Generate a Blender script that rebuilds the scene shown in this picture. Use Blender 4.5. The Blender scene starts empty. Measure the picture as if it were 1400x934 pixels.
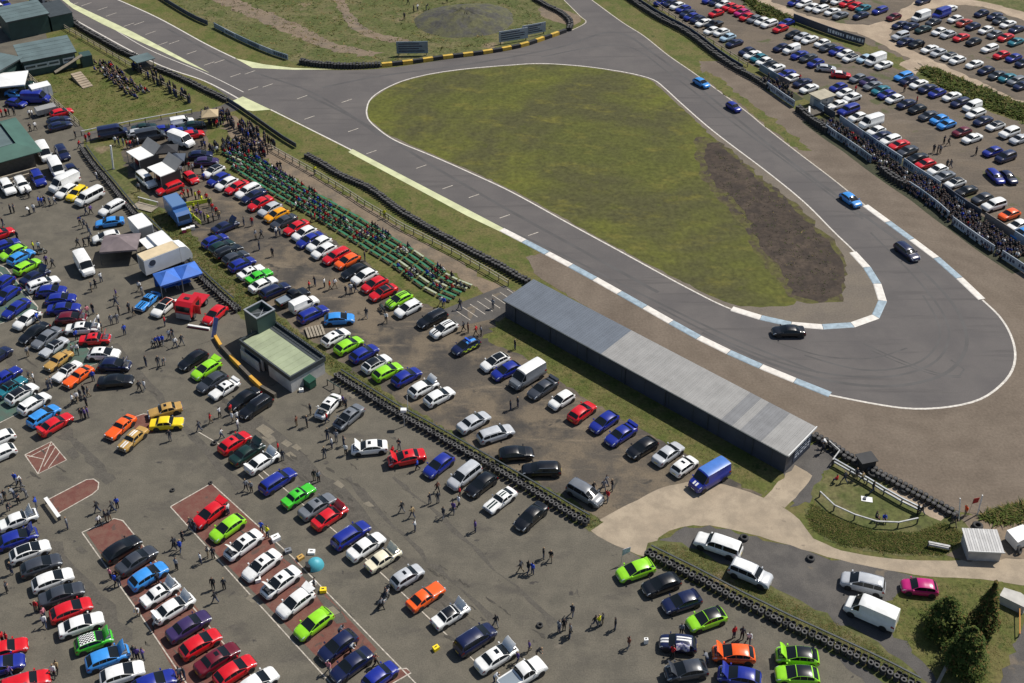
import bpy, bmesh, math, random
from mathutils import Vector, Matrix
from mathutils.geometry import tessellate_polygon
R = math.radians
rnd = random.Random(7)
sc = bpy.context.scene
COL = sc.collection

# ------------------------------------------------------------------ camera
F_, PIT, CAMH, CY_ = 1608.0, R(30.0), 97.9, 246.0          # focal length in photo pixels, pitch below the horizon, drone height
SP_, CP_ = math.sin(PIT), math.cos(PIT)
def P(px, py, z=0.0):                             # where a sight line through a photo pixel meets the level z
    u = (px - 700.0) / F_; v = (py - CY_) / F_
    t = (CAMH - z) / (SP_ + v * CP_)
    return Vector((u * t, (CP_ - v * SP_) * t, z))
cam_d = bpy.data.cameras.new('camera'); cam = bpy.data.objects.new('camera', cam_d); COL.objects.link(cam)
cam.location = (0, 0, CAMH); cam.rotation_euler = (R(90) - PIT, 0, 0)
cam_d.sensor_fit = 'HORIZONTAL'; cam_d.sensor_width = 36.0
cam_d.lens = 36.0 * F_ / 1400.0; cam_d.shift_y = (CY_ - 467.0) / 1400.0
cam_d.clip_end = 6000.0; cam_d.clip_start = 1.0
sc.camera = cam

# ------------------------------------------------------------------ sky, sun, exposure
SUN_EL = R(54.0); SUN_AZ = math.atan2(0.86, 0.51)      # from the right and a little beyond
w = bpy.data.worlds.new('World'); sc.world = w; w.use_nodes = True
wn = w.node_tree.nodes; wl = w.node_tree.links
sky = wn.new('ShaderNodeTexSky'); sky.sky_type = 'NISHITA'; sky.sun_disc = False
sky.sun_elevation = SUN_EL; sky.sun_rotation = SUN_AZ; sky.altitude = 200; sky.air_density = 1.0; sky.dust_density = 1.0
wn['Background'].inputs['Strength'].default_value = 0.075
wl.new(sky.outputs[0], wn['Background'].inputs['Color'])
sd = bpy.data.lights.new('sun', 'SUN'); sd.energy = 4.6; sd.angle = R(0.53); sd.color = (1.0, 0.95, 0.87)
so = bpy.data.objects.new('sun', sd); COL.objects.link(so)
to_sun = Vector((math.sin(SUN_AZ) * math.cos(SUN_EL), math.cos(SUN_AZ) * math.cos(SUN_EL), math.sin(SUN_EL)))
so.rotation_euler = (-to_sun).to_track_quat('-Z', 'Y').to_euler(); so.location = (60, 60, 200)
vs = sc.view_settings
vs.view_transform = 'Standard'; vs.look = 'None'; vs.exposure = 0.08; vs.gamma = 1.0; vs.use_curve_mapping = False

# ------------------------------------------------------------------ materials
def lin(h):
    h = h.lstrip('#'); o = []
    for i in (0, 2, 4):
        c = int(h[i:i+2], 16) / 255.0
        o.append(c / 12.92 if c <= 0.04045 else ((c + 0.055) / 1.055) ** 2.4)
    return (o[0], o[1], o[2], 1.0)
MATS = {}
def mat(name, col=(.5, .5, .5), rough=.7, metal=0.0, spec=.5, coat=0.0, noise=None, objcol=False, bump=None):
    """noise = (scale, amount): uneven tone; objcol: base colour from the object's own colour."""
    if name in MATS: return MATS[name]
    m = bpy.data.materials.new(name); m.use_nodes = True; MATS[name] = m
    nt = m.node_tree; n = nt.nodes; b = n['Principled BSDF']
    b.inputs['Base Color'].default_value = tuple(col[:3]) + (1,)
    b.inputs['Roughness'].default_value = rough; b.inputs['Metallic'].default_value = metal
    b.inputs['Specular IOR Level'].default_value = spec; b.inputs['Coat Weight'].default_value = coat
    b.inputs['Coat Roughness'].default_value = .05
    src = None
    if objcol:
        oi = n.new('ShaderNodeObjectInfo'); src = oi.outputs['Color']
    if noise:
        tc = n.new('ShaderNodeTexCoord'); nz = n.new('ShaderNodeTexNoise'); nz.inputs['Scale'].default_value = noise[0]
        nz.inputs['Detail'].default_value = 5; nt.links.new(tc.outputs['Object'], nz.inputs['Vector'])
        mr = n.new('ShaderNodeMapRange'); mr.inputs['From Min'].default_value = .3; mr.inputs['From Max'].default_value = .7
        mr.inputs['To Min'].default_value = 1 - noise[1]; mr.inputs['To Max'].default_value = 1 + noise[1] * .5
        nt.links.new(nz.outputs['Fac'], mr.inputs['Value'])
        mx = n.new('ShaderNodeMix'); mx.data_type = 'RGBA'; mx.blend_type = 'MULTIPLY'; mx.inputs[0].default_value = 1
        if src: nt.links.new(src, mx.inputs[6])
        else: mx.inputs[6].default_value = tuple(col[:3]) + (1,)
        nt.links.new(mr.outputs[0], mx.inputs[7]); src = mx.outputs[2]
    if src: nt.links.new(src, b.inputs['Base Color'])
    return m

def ground_mat(name, cols, scales, contrast=(.35, .65), rough=.9, fine=(9.0, .25), spots=None, streak=None, bump=.3, worn=None, rings=None):
    """Ground cover: two or three tones mixed by noise at several scales, plus fine grain.
       spots = (colour, scale, threshold): blotches; streak = (colour, angle, scale, width): long streaks; worn = (colour, scale, threshold): pale patches"""
    if name in MATS: return MATS[name]
    m = bpy.data.materials.new(name); m.use_nodes = True; MATS[name] = m
    nt = m.node_tree; n = nt.nodes; L = nt.links; b = n['Principled BSDF']
    b.inputs['Roughness'].default_value = rough; b.inputs['Specular IOR Level'].default_value = .25
    tc = n.new('ShaderNodeTexCoord'); vec = tc.outputs['Object']
    def noise(scale, detail=6, rot=None, sxy=None, off=0, dist=0):
        v = vec
        if rot is not None or off:
            mp = n.new('ShaderNodeMapping'); L.new(vec, mp.inputs['Vector'])
            mp.inputs['Location'].default_value = (off, off * .7, 0)
            if rot is not None: mp.inputs['Rotation'].default_value = (0, 0, rot)
            if sxy: mp.inputs['Scale'].default_value = (sxy[0], sxy[1], 1)
            v = mp.outputs[0]
        z = n.new('ShaderNodeTexNoise'); z.inputs['Scale'].default_value = scale; z.inputs['Detail'].default_value = detail
        z.inputs['Roughness'].default_value = .62; z.inputs['Distortion'].default_value = dist
        L.new(v, z.inputs['Vector']); return z.outputs['Fac']
    def ramp(fac, a, c):
        r = n.new('ShaderNodeMapRange'); r.inputs['From Min'].default_value = a; r.inputs['From Max'].default_value = c
        r.interpolation_type = 'SMOOTHSTEP'; L.new(fac, r.inputs['Value']); return r.outputs[0]
    def mix(fac, a, c, mode='MIX'):
        x = n.new('ShaderNodeMix'); x.data_type = 'RGBA'; x.blend_type = mode
        if isinstance(fac, float): x.inputs[0].default_value = fac
        else: L.new(fac, x.inputs[0])
        for i, q in ((6, a), (7, c)):
            if isinstance(q, (tuple, list)): x.inputs[i].default_value = tuple(q[:3]) + (1,)
            else: L.new(q, x.inputs[i])
        return x.outputs[2]
    cur = cols[0]
    for i, (cc, s) in enumerate(zip(cols[1:], scales)):
        cur = mix(ramp(noise(s, off=i * 37 + 11.3), *contrast), cur, cc)
    if worn: cur = mix(ramp(noise(worn[1], off=91), worn[2], worn[2] + .1), cur, worn[0])
    if streak:
        cur = mix(ramp(noise(streak[2], 4, rot=streak[1], sxy=(1, streak[3]), off=53), .52, .72), cur, streak[0])
    if spots: cur = mix(ramp(noise(spots[1], 3, off=17, dist=.4), spots[2], spots[2] + .07), cur, spots[0])
    if rings:      # rings = (centre x, centre y, rings per metre, depth of tone): tracks left by a tractor going round and round
        mp = n.new('ShaderNodeMapping'); mp.inputs['Location'].default_value = (-rings[0], -rings[1], 0); L.new(vec, mp.inputs['Vector'])
        wv = n.new('ShaderNodeTexWave'); wv.wave_type = 'RINGS'; wv.rings_direction = 'Z'; wv.inputs['Scale'].default_value = rings[2]; wv.inputs['Distortion'].default_value = rings[4] if len(rings) > 4 else 2.0
        wv.inputs['Detail'].default_value = 3; wv.inputs['Detail Scale'].default_value = .3; L.new(mp.outputs[0], wv.inputs['Vector'])
        rr_ = n.new('ShaderNodeMapRange'); rr_.inputs['To Min'].default_value = 1 - rings[3]; rr_.inputs['To Max'].default_value = 1 + rings[3] * .4; L.new(wv.outputs['Fac'], rr_.inputs['Value'])
        cur = mix(1.0, cur, rr_.outputs[0], 'MULTIPLY')
    g = n.new('ShaderNodeMapRange'); g.inputs['From Min'].default_value = .25; g.inputs['From Max'].default_value = .75
    g.inputs['To Min'].default_value = 1 - fine[1]; g.inputs['To Max'].default_value = 1 + fine[1]
    fn = noise(fine[0], 8, off=5); L.new(fn, g.inputs['Value'])
    cur = mix(1.0, cur, g.outputs[0], 'MULTIPLY')
    L.new(cur, b.inputs['Base Color'])
    bp = n.new('ShaderNodeBump'); bp.inputs['Strength'].default_value = bump; bp.inputs['Distance'].default_value = .06
    L.new(fn, bp.inputs['Height']); L.new(bp.outputs[0], b.inputs['Normal'])
    return m

# ------------------------------------------------------------------ mesh helpers
def mesh_from(name, v, f, mats=(), mi=None, smooth=False, sharp=None):
    me = bpy.data.meshes.new(name); me.from_pydata([tuple(p) for p in v], [], f)
    for m in mats: me.materials.append(m)
    if mi: me.polygons.foreach_set('material_index', mi)
    if smooth:
        me.polygons.foreach_set('use_smooth', [True] * len(me.polygons))
        if sharp: me.set_sharp_from_angle(angle=R(sharp))
    me.update(); return me
def link(name, data, parent=None, loc=None):
    o = bpy.data.objects.new(name, data); COL.objects.link(o)
    if parent: o.parent = parent
    if loc is not None: o.location = loc
    return o
def tag(o, label=None, cat=None, group=None, kind=None):
    if label: o['label'] = label
    if cat: o['category'] = cat
    if group: o['group'] = group
    if kind: o['kind'] = kind
    return o
def thing(name, label, cat, loc=(0, 0, 0), rz=0.0, group=None):
    o = link(name, None, loc=loc); o.rotation_euler = (0, 0, rz); o.empty_display_size = .2
    return tag(o, label, cat, group)
class MB:
    def __init__(s): s.v = []; s.f = []; s.m = []
    def add(s, v, f, m=0):
        k = len(s.v); s.v += [tuple(p) for p in v]; s.f += [tuple(i + k for i in q) for q in f]; s.m += [m] * len(f); return s
    def box(s, x0, x1, y0, y1, z0, z1, m=0):
        return s.add([(x0,y0,z0),(x1,y0,z0),(x1,y1,z0),(x0,y1,z0),(x0,y0,z1),(x1,y0,z1),(x1,y1,z1),(x0,y1,z1)],
                     [(3,2,1,0),(4,5,6,7),(0,1,5,4),(1,2,6,5),(2,3,7,6),(3,0,4,7)], m)
    def bar(s, a, b, wd, h, m=0, up=(0, 0, 1)):
        """box along a-b, width wd, height h, centred on the line"""
        a = Vector(a); b = Vector(b); d = (b - a).normalized(); u = Vector(up)
        if abs(d.dot(u)) > .98: u = Vector((1, 0, 0))
        sd_ = d.cross(u).normalized(); u2 = sd_.cross(d).normalized()
        q = []
        for p in (a, b):
            for i, j in ((-1,-1),(1,-1),(1,1),(-1,1)): q.append(p + sd_ * (i * wd / 2) + u2 * (j * h / 2))
        return s.add(q, [(3,2,1,0),(4,5,6,7),(0,1,5,4),(1,2,6,5),(2,3,7,6),(3,0,4,7)], m)
    def tube(s, a, b, r0, r1=None, n=8, m=0, cap=True):
        a = Vector(a); b = Vector(b); r1 = r0 if r1 is None else r1
        d = (b - a).normalized(); u = Vector((0, 0, 1)) if abs(d.z) < .9 else Vector((1, 0, 0))
        x = d.cross(u).normalized(); y = d.cross(x)
        q = []
        for p, r in ((a, r0), (b, r1)):
            for i in range(n):
                t = 2 * math.pi * i / n; q.append(p + x * (math.cos(t) * r) + y * (math.sin(t) * r))
        f = [(i, (i + 1) % n, n + (i + 1) % n, n + i) for i in range(n)]
        if cap: f += [tuple(range(n))[::-1], tuple(range(n, 2 * n))]
        return s.add(q, f, m)
    def prism(s, pts, z0, z1, m=0, mtop=None):
        n = len(pts); k = len(s.v)
        s.add([(p[0], p[1], z0) for p in pts] + [(p[0], p[1], z1) for p in pts], [(i, (i+1) % n, n + (i+1) % n, n + i) for i in range(n)], m)
        s.f.append(tuple(k + n + i for i in range(n))); s.m.append(m if mtop is None else mtop)
        return s
    def quad(s, a, b, c_, d, m=0): return s.add([a, b, c_, d], [(0, 1, 2, 3)], m)
    def mesh(s, name, mats, smooth=False, sharp=None): return mesh_from(name, s.v, s.f, mats, s.m, smooth, sharp)
    def build(s, name, mats, parent=None, loc=None, smooth=False, sharp=None):
        return link(name, s.mesh(name, mats if isinstance(mats, (list, tuple)) else [mats], smooth, sharp), parent, loc)

def catmull(pts, closed=True, n=6):
    out = []; N = len(pts)
    for i in range(N if closed else N - 1):
        p0, p1, p2, p3 = (pts[(i - 1) % N], pts[i], pts[(i + 1) % N], pts[(i + 2) % N]) if closed else \
                         (pts[max(i - 1, 0)], pts[i], pts[i + 1], pts[min(i + 2, N - 1)])
        k = max(1, min(n, int((p2 - p1).length / 1.2)))
        for j in range(k):
            t = j / k
            out.append(.5 * ((2 * p1) + (p2 - p0) * t + (2 * p0 - 5 * p1 + 4 * p2 - p3) * t * t + (3 * p1 - p0 - 3 * p2 + p3) * t ** 3))
    if not closed: out.append(pts[-1])
    return out
def px_line(pts, z=0.0, closed=False, smooth=True, n=6):
    g = [P(x, y) for x, y in pts]
    if smooth: g = catmull(g, closed, n)
    return [Vector((p.x, p.y, z)) for p in g]
_zc = [0]
def zj(z): _zc[0] += 1; return z + (_zc[0] % 8) * .0005
def sheet(name, pts, z, m, smooth=True, jit=0.0, kind='structure', n=6):
    z = zj(z)
    g = px_line(pts, z, True, smooth, n)
    if jit:
        g2 = []
        for i, p in enumerate(g):
            q = g[(i + 1) % len(g)]; k = max(1, int((q - p).length / .8)); k = min(k, 40)
            for j in range(k):
                r = p.lerp(q, j / k); g2.append(Vector((r.x + rnd.gauss(0, jit), r.y + rnd.gauss(0, jit), z)))
        g = g2
    tri = tessellate_polygon([g]); me = mesh_from(name, g, [tuple(t) for t in tri], [m])
    bm = bmesh.new(); bm.from_mesh(me); bmesh.ops.recalc_face_normals(bm, faces=bm.faces)
    for f in bm.faces:
        if f.normal.z < 0: f.normal_flip()
    bm.to_mesh(me); bm.free()
    return tag(link(name, me), kind=kind)
def ribbon_mesh(line, wd, off=0.0):
    v = []; f = []
    for i, p in enumerate(line):
        a = line[max(i - 1, 0)]; b = line[min(i + 1, len(line) - 1)]
        d = (b - a); d.z = 0; d.normalize(); nrm = Vector((-d.y, d.x, 0))
        v += [p + nrm * (off - wd / 2), p + nrm * (off + wd / 2)]
        if i: k = 2 * i; f.append((k - 2, k, k + 1, k - 1))
    return v, f
def stripe(name, pts, wd, z, m, smooth=True, off=0.0, kind='structure', parent=None):
    v, f = ribbon_mesh(px_line(pts, zj(z), False, smooth), wd, off)
    o = link(name, mesh_from(name, v, f, [m]), parent)
    return tag(o, kind=kind) if kind and not parent else o
def resample(line, step):
    out = [(line[0].copy(), (line[1] - line[0]).normalized())]; acc = 0.0
    for a, b in zip(line, line[1:]):
        L_ = (b - a).length
        if L_ < 1e-6: continue
        d = (b - a) / L_; t = step - acc
        while t <= L_: out.append((a + d * t, d.copy())); t += step
        acc = (acc + L_) % step
    return out
def inside(p, poly):
    c_ = False; n = len(poly); j = n - 1
    for i in range(n):
        a, b = poly[i], poly[j]
        if (a.y > p.y) != (b.y > p.y) and p.x < (b.x - a.x) * (p.y - a.y) / (b.y - a.y) + a.x: c_ = not c_
        j = i
    return c_
ORD = ['first','second','third','fourth','fifth','sixth','seventh','eighth','ninth','tenth','eleventh','twelfth','thirteenth','fourteenth','fifteenth',
       'sixteenth','seventeenth','eighteenth','nineteenth','twentieth'] + ['twenty-' + x for x in ['first','second','third','fourth','fifth','sixth','seventh','eighth','ninth']] + \
      ['thirtieth'] + ['thirty-' + x for x in ['first','second','third','fourth','fifth','sixth','seventh','eighth','ninth']] + ['fortieth'] + \
      ['forty-' + x for x in ['first','second','third','fourth','fifth','sixth','seventh','eighth','ninth']]
# ------------------------------------------------------------------ people
SKIN = mat('skin', (.42,.24,.16), .6); HAIRM = [mat('dark_hair', (.03,.022,.018), .7), mat('fair_hair', (.26,.18,.10), .7)]
TOPM = mat('clothing', rough=.85, objcol=True, noise=(3,.2))
TRM = {'dark blue': mat('denim', (.035,.05,.10), .9), 'black': mat('black_cloth', (.015,.015,.018), .9), 'grey': mat('grey_cloth', (.16,.16,.17), .9), 'khaki': mat('khaki_cloth', (.26,.20,.13), .9)}
SHOE = mat('shoe_leather', (.03,.028,.026), .7)
TOPC = {'dark':'#33363f','black':'#191b22','white':'#dcdcdc','grey':'#7c7f86','blue':'#2c4fbd','dark blue':'#263470','red':'#b81c24','purple':'#5a4486','pink':'#c77c86','brown':'#74493a','orange':'#e0501a','yellow':'#c9c91e','tan':'#a8906a','green':'#3f6a3a'}
POSES = {
 # joints: name -> (x forward, y left, z, radius x, radius y)
 'standing': dict(hip=(0,0,.93), chest=(0,0,1.30), neck=(.01,0,1.50), arms=[((0,.19,1.42),(.0,.25,1.14),(.10,.24,.90)),((0,-.19,1.42),(-.02,-.26,1.14),(.06,-.25,.89))], legs=[((0,.09,.90),(.02,.11,.49),(0,.12,.07)),((0,-.09,.90),(.02,-.11,.49),(-.02,-.12,.07))], foot=.14),
 'walking': dict(hip=(0,0,.92), chest=(.03,0,1.30), neck=(.06,0,1.49), arms=[((.03,.19,1.41),(.14,.24,1.15),(.32,.20,1.0)),((.03,-.19,1.41),(-.12,-.24,1.15),(-.16,-.22,.90))], legs=[((0,.09,.90),(.18,.10,.52),(.30,.10,.08)),((0,-.09,.90),(-.06,-.10,.50),(-.36,-.10,.14))], foot=.14),
 'with folded arms': dict(hip=(0,0,.93), chest=(.0,0,1.30), neck=(.03,0,1.50), arms=[((0,.19,1.42),(.08,.27,1.16),(.22,.06,1.22)),((0,-.19,1.42),(.08,-.27,1.16),(.24,-.05,1.19))], legs=[((0,.09,.90),(.02,.13,.49),(0,.17,.07)),((0,-.09,.90),(.02,-.13,.49),(0,-.17,.07))], foot=.14),
 'leaning forward': dict(hip=(-.05,0,.92), chest=(.22,0,1.20), neck=(.38,0,1.34), arms=[((.22,.19,1.30),(.36,.22,1.06),(.52,.16,.94)),((.22,-.19,1.30),(.36,-.22,1.06),(.52,-.16,.94))], legs=[((-.05,.09,.90),(.0,.11,.49),(-.04,.12,.07)),((-.05,-.09,.90),(.02,-.11,.49),(-.12,-.12,.07))], foot=.14),
 'sitting': dict(hip=(0,0,.55), chest=(.05,0,.92), neck=(.08,0,1.12), arms=[((.04,.19,1.03),(.16,.24,.80),(.34,.14,.68)),((.04,-.19,1.03),(.16,-.24,.80),(.34,-.14,.68))], legs=[((.05,.09,.54),(.44,.12,.52),(.44,.12,.08)),((.05,-.09,.54),(.44,-.12,.52),(.46,-.12,.08))], foot=.14),
}
def person_mesh(pose, tr, hair, sub=1):
    """one continuous skinned figure; clothing, skin and hair told apart by region"""
    q = POSES[pose]; V = []; E = []; RR = []
    def add(p, r, par=None):
        r = tuple(1.22 * k for k in (r if isinstance(r, tuple) else (r, r)))
        V.append(p); RR.append(r if isinstance(r, tuple) else (r, r))
        if par is not None: E.append((par, len(V) - 1))
        return len(V) - 1
    L = lambda a, b, t: tuple(a[i] + (b[i] - a[i]) * t for i in range(3))
    hip = add(q['hip'], (.155, .115)); waist = add(L(q['hip'], q['chest'], .45), (.14, .105), hip); ch = add(q['chest'], (.185, .125), waist)
    nk = add(q['neck'], .06, ch); n0 = q['neck']; dv = (n0[0] - q['chest'][0]) * .5
    h1 = add((n0[0] + dv * .5 + .015, 0, n0[2] + .10), (.082, .092), nk); h2 = add((n0[0] + dv * .8 + .02, 0, n0[2] + .20), (.085, .095), h1); h3 = add((n0[0] + dv + .005, 0, n0[2] + .265), (.055, .06), h2)
    tags = {}
    for a in q['arms']:
        s_ = add(a[0], .068, ch); e = add(a[1], .048, s_); w_ = add(a[2], .036, e); hd = add(L(a[1], a[2], 1.32), (.042, .026), w_); tags[hd] = 'skin'; tags[w_] = 'skin'
    for l in q['legs']:
        t = add(l[0], .095, hip); k = add(l[1], .066, t); an = add(l[2], .047, k); add((l[2][0] + q['foot'], l[2][1] * 1.1, max(.04, l[2][2] - .03)), (.045, .04), an)
    me = bpy.data.meshes.new('figure_cage'); me.from_pydata(V, E, []); o = bpy.data.objects.new('figure_cage', me); COL.objects.link(o)
    m = o.modifiers.new('skin', 'SKIN'); m.use_smooth_shade = True; m.branch_smoothing = .4
    for i, sv in enumerate(me.skin_vertices[0].data): sv.radius = RR[i]; sv.use_root = i == 0
    if sub: s_ = o.modifiers.new('sub', 'SUBSURF'); s_.levels = sub
    dg = bpy.context.evaluated_depsgraph_get(); r = bpy.data.meshes.new_from_object(o.evaluated_get(dg)); bpy.data.objects.remove(o); bpy.data.meshes.remove(me)
    r.name = 'person'; r.materials.clear()
    for x in (TOPM, TRM[tr], SKIN, HAIRM[hair], SHOE): r.materials.append(x)
    hz = q['hip'][2]; knees = q['legs']
    segs = [('arm', a[1], a[2]) for a in q['arms']]
    def dist(p, a, b):
        a, b = Vector(a), Vector(b); t = max(0, min(1, (p - a).dot(b - a) / (b - a).length_squared)); return (p - a.lerp(b, t)).length
    for f in r.polygons:
        c_ = f.center; mi = 0
        hc = Vector(V[h2])
        if (c_ - hc).length < .165 and c_.z > n0[2] + .02: mi = 3 if c_.z > hc.z + .015 or c_.x < hc.x - .04 else 2
        elif any(dist(c_, a[2], L(a[1], a[2], 1.4)) < .075 for a in q['arms']): mi = 2
        elif any(dist(c_, l[2], (l[2][0] + .2, l[2][1], max(.03, l[2][2] - .04))) < .075 for l in q['legs']): mi = 4
        elif min(min(dist(c_, l[0], l[1]), dist(c_, l[1], l[2])) for l in q['legs']) < dist(c_, L(q['hip'], q['chest'], .35), q['chest']) - .02 and not any(min(dist(c_, a[0], a[1]), dist(c_, a[1], a[2])) < .09 for a in q['arms']): mi = 1
        f.material_index = mi
    return r
FIG = {p: person_mesh(p, 'black', 0) for p in POSES}           # made while the scene is still small
FIGLOW = {p: person_mesh(p, 'black', 0, 0) for p in ('standing', 'sitting')}
_pm = {}
def pm_(pose, tr, hair):
    k = (pose, tr, hair)
    if k not in _pm:
        m = FIG[pose].copy(); m.name = 'person'; m.materials[1] = TRM[tr]; m.materials[3] = HAIRM[hair]; _pm[k] = m
    return _pm[k]
# ------------------------------------------------------------------ ground, track, car parks
S = lin
M_grass = ground_mat('grass', [(.070,.090,.019), (.094,.106,.026), (.130,.114,.042)], [.06, .35], fine=(2.6,.40), spots=((.058,.074,.018), .8, .60), bump=.4)
M_rough = ground_mat('rough_grass', [(.098,.104,.034), (.150,.128,.062), (.075,.090,.026)], [.09, .28], fine=(1.6,.50), spots=((.070,.075,.030), .5, .63), worn=((.19,.145,.09), .13, .60), bump=.8)
M_infield = ground_mat('infield_grass', [(.110,.116,.020), (.082,.088,.020), (.070,.068,.026)], [.030, .055], contrast=(.38,.62), fine=(1.3,.42), streak=((.125,.116,.026), .55, .16, 1.8), spots=((.078,.082,.020), .35, .62), rings=(*P(850,215)[:2], .09, .07, 9.0), bump=.35)
M_lot = ground_mat('car_park_asphalt', [(.116,.105,.083), (.094,.086,.070), (.136,.122,.096)], [.05, .4], contrast=(.38,.66), fine=(7,.30), streak=((.085,.077,.065), .75, .16, 2.2), spots=((.055,.051,.047), .55, .66), worn=((.165,.145,.115), .16, .66), bump=.15)
M_dirt = ground_mat('dirt_lot', [(.088,.076,.062), (.056,.051,.046), (.150,.120,.085)], [.07, .16], contrast=(.42,.6), fine=(5,.28), streak=((.185,.148,.105), .62, .12, 5.0), spots=((.055,.050,.043), .3, .62), bump=.3)
M_track = ground_mat('track_asphalt', [(.120,.110,.106), (.134,.122,.115), (.104,.096,.094)], [.03, .12], fine=(8,.14), streak=((.092,.085,.083), -.62, .05, 14.0), bump=.08)
M_gravel = ground_mat('gravel_trap', [(.150,.119,.090), (.130,.103,.079), (.168,.135,.104)], [.04, .18], fine=(3.2,.22), rings=(*P(1230,450)[:2], .11, .045, 5.0), bump=.5)
M_conc = ground_mat('concrete', [(.34,.275,.20), (.39,.32,.235), (.28,.23,.17)], [.12, .5], fine=(8,.14), spots=((.22,.18,.135), .5, .66), bump=.15)
M_track_dirt = ground_mat('pale_track', [(.36,.285,.205), (.42,.335,.245), (.30,.235,.172)], [.08, .3], fine=(4,.2), bump=.3)
M_gpark = ground_mat('dark_gravel', [(.098,.092,.086), (.118,.108,.097), (.078,.073,.069)], [.08, .35], fine=(10,.32), spots=((.15,.125,.095), .22, .62), bump=.35)
M_fpark = ground_mat('field_park', [(.122,.099,.077), (.100,.084,.067), (.145,.116,.086)], [.05, .15], fine=(3,.25), spots=((.088,.092,.044), .14, .60), streak=((.165,.135,.105), .5, .1, 6.0), bump=.4)
M_earth = ground_mat('bare_earth', [(.060,.045,.034), (.085,.064,.048), (.042,.033,.027)], [.12, .5], fine=(1.6,.35), bump=.5)
M_rock = ground_mat('spoil_heap', [(.080,.077,.070), (.060,.059,.056), (.105,.104,.055)], [.12, .35], fine=(2.0,.35), bump=.6)
M_path = ground_mat('worn_path', [(.175,.130,.088), (.130,.110,.085), (.215,.165,.115)], [.1, .4], fine=(3,.22), bump=.3)
M_red = ground_mat('red_tarmac', [(.155,.058,.046), (.130,.052,.043), (.165,.085,.065)], [.3, .9], fine=(9,.22), spots=((.10,.065,.055), .7, .60), bump=.15)
M_green = ground_mat('green_tarmac', [(.060,.125,.098), (.075,.135,.108), (.085,.105,.088)], [.4, .9], fine=(9,.2), bump=.15)
M_white = mat('line_paint', (.62,.58,.52), .7, noise=(2.5,.35))
M_cream = mat('faded_line_paint', (.50,.45,.38), .75, noise=(3.0,.45))
M_lime = mat('pale_run_off_paint', (.56,.58,.34), .75, noise=(.5,.2))
M_kblue = mat('kerb_blue', (.30,.385,.445), .6, noise=(1.5,.3))
M_kwhite = mat('kerb_white', (.70,.66,.60), .6, noise=(1.5,.2))
LZ = .004
# the wide ground sheet, reaching the horizon
gm = MB(); gm.quad((-3000,-1500,0),(3000,-1500,0),(3000,4500,0),(-3000,4500,0)); tag(gm.build('ground', M_grass), kind='structure')
sheet('paddock_tarmac', [(-300,-70),(20,-20),(58,25),(66,60),(40,104),(76,140),(116,178),(114,205),(172,278),(206,312),(262,372),(330,434),(450,512),(560,578),(700,660),(806,726),
       (880,764),(960,804),(1060,854),(1150,898),(1240,944),(1420,1060),(1500,1250),(-300,1250),(-420,500)], LZ, M_lot, smooth=False)
sheet('hill_grass', [(215,-20),(300,48),(400,86),(450,92),(520,90),(600,80),(700,62),(775,40),(800,22),(772,0),(755,-30),(600,-60),(350,-50)], LZ, M_rough, smooth=False, jit=.15)
hp = [P(x, y) for x, y in [(566,28),(585,14),(620,7),(660,5),(690,10),(702,26),(690,41),(660,49),(620,52),(590,47),(572,39)]]; hp = catmull(hp, True, 5); hc = sum(hp, Vector()) / len(hp)
hv = [(hc.x, hc.y, 2.3)]; hf = []; NR = 9; rh = random.Random(5)
for k in range(1, NR + 1):
    for i, p in enumerate(hp):
        f = k / NR; q = hc.lerp(p, f * (1 + rh.gauss(0, .012))); hv.append((q.x, q.y, 2*LZ + 2.3 * (1 - f) ** .8 * (.75 + .5 * rh.random()) if k < NR else LZ))
for i in range(len(hp)): hf.append((0, 1 + i, 1 + (i + 1) % len(hp)))
for k in range(NR - 1):
    for i in range(len(hp)): a_, b_ = 1 + k*len(hp) + i, 1 + k*len(hp) + (i + 1) % len(hp); hf.append((a_, a_ + len(hp), b_ + len(hp), b_))
tag(link('spoil_heap', mesh_from('spoil_heap', hv, hf, [M_rock], None, True)), kind='structure')
sheet('worn_path_on_hill', [(452,-12),(462,-12),(480,16),(506,42),(560,54),(555,60),(500,50),(472,28)], 2*LZ, M_path, jit=.25)
sheet('worn_path_by_chicane', [(742,6),(772,14),(796,26),(776,34),(740,22)], 2*LZ, M_path, jit=.25)
sheet('worn_path_beside_track_bank', [(300,-8),(330,2),(400,30),(460,60),(520,72),(515,78),(450,68),(390,44),(330,18),(290,0)], 2*LZ, M_path, jit=.4)
sheet('gravel_trap', [(718,352),(800,330),(900,360),(1133,520),(1130,300),(1045,230),(965,120),(956,84),(985,84),(1040,118),(1090,152),(1160,204),(1206,238),(1242,262),(1300,312),(1368,356),(1460,400),
       (1700,560),(1700,720),(1420,690),(1335,708),(1300,694),(1230,662),(1160,626),(1116,596),(1000,530),(860,455),(735,378)], LZ, M_gravel, smooth=False, jit=.12)
sheet('track', [(70,-12),(90,22),(205,84),(280,112),(322,138),(372,150),(480,205),(600,268),(700,320),(790,370),(880,420),(960,465),(1040,502),(1133,540),(1200,553),(1250,559),(1300,556),(1340,546),(1368,527),(1384,506),
       (1388,482),(1381,456),(1366,432),(1343,410),(1288,359),(1183,281),(1140,246),(1090,208),(1045,173),(1017,150),(953,103),(914,76),(880,49),(850,30),(809,0),(790,-15),(765,-15),
       (773,2),(794,22),(800,30),(776,43),(700,66),(600,83),(520,94),(455,96),(395,94),(345,88),(322,80),(281,60),(215,24),(155,-3),(130,-14)], 2*LZ, M_track, n=10)
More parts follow.
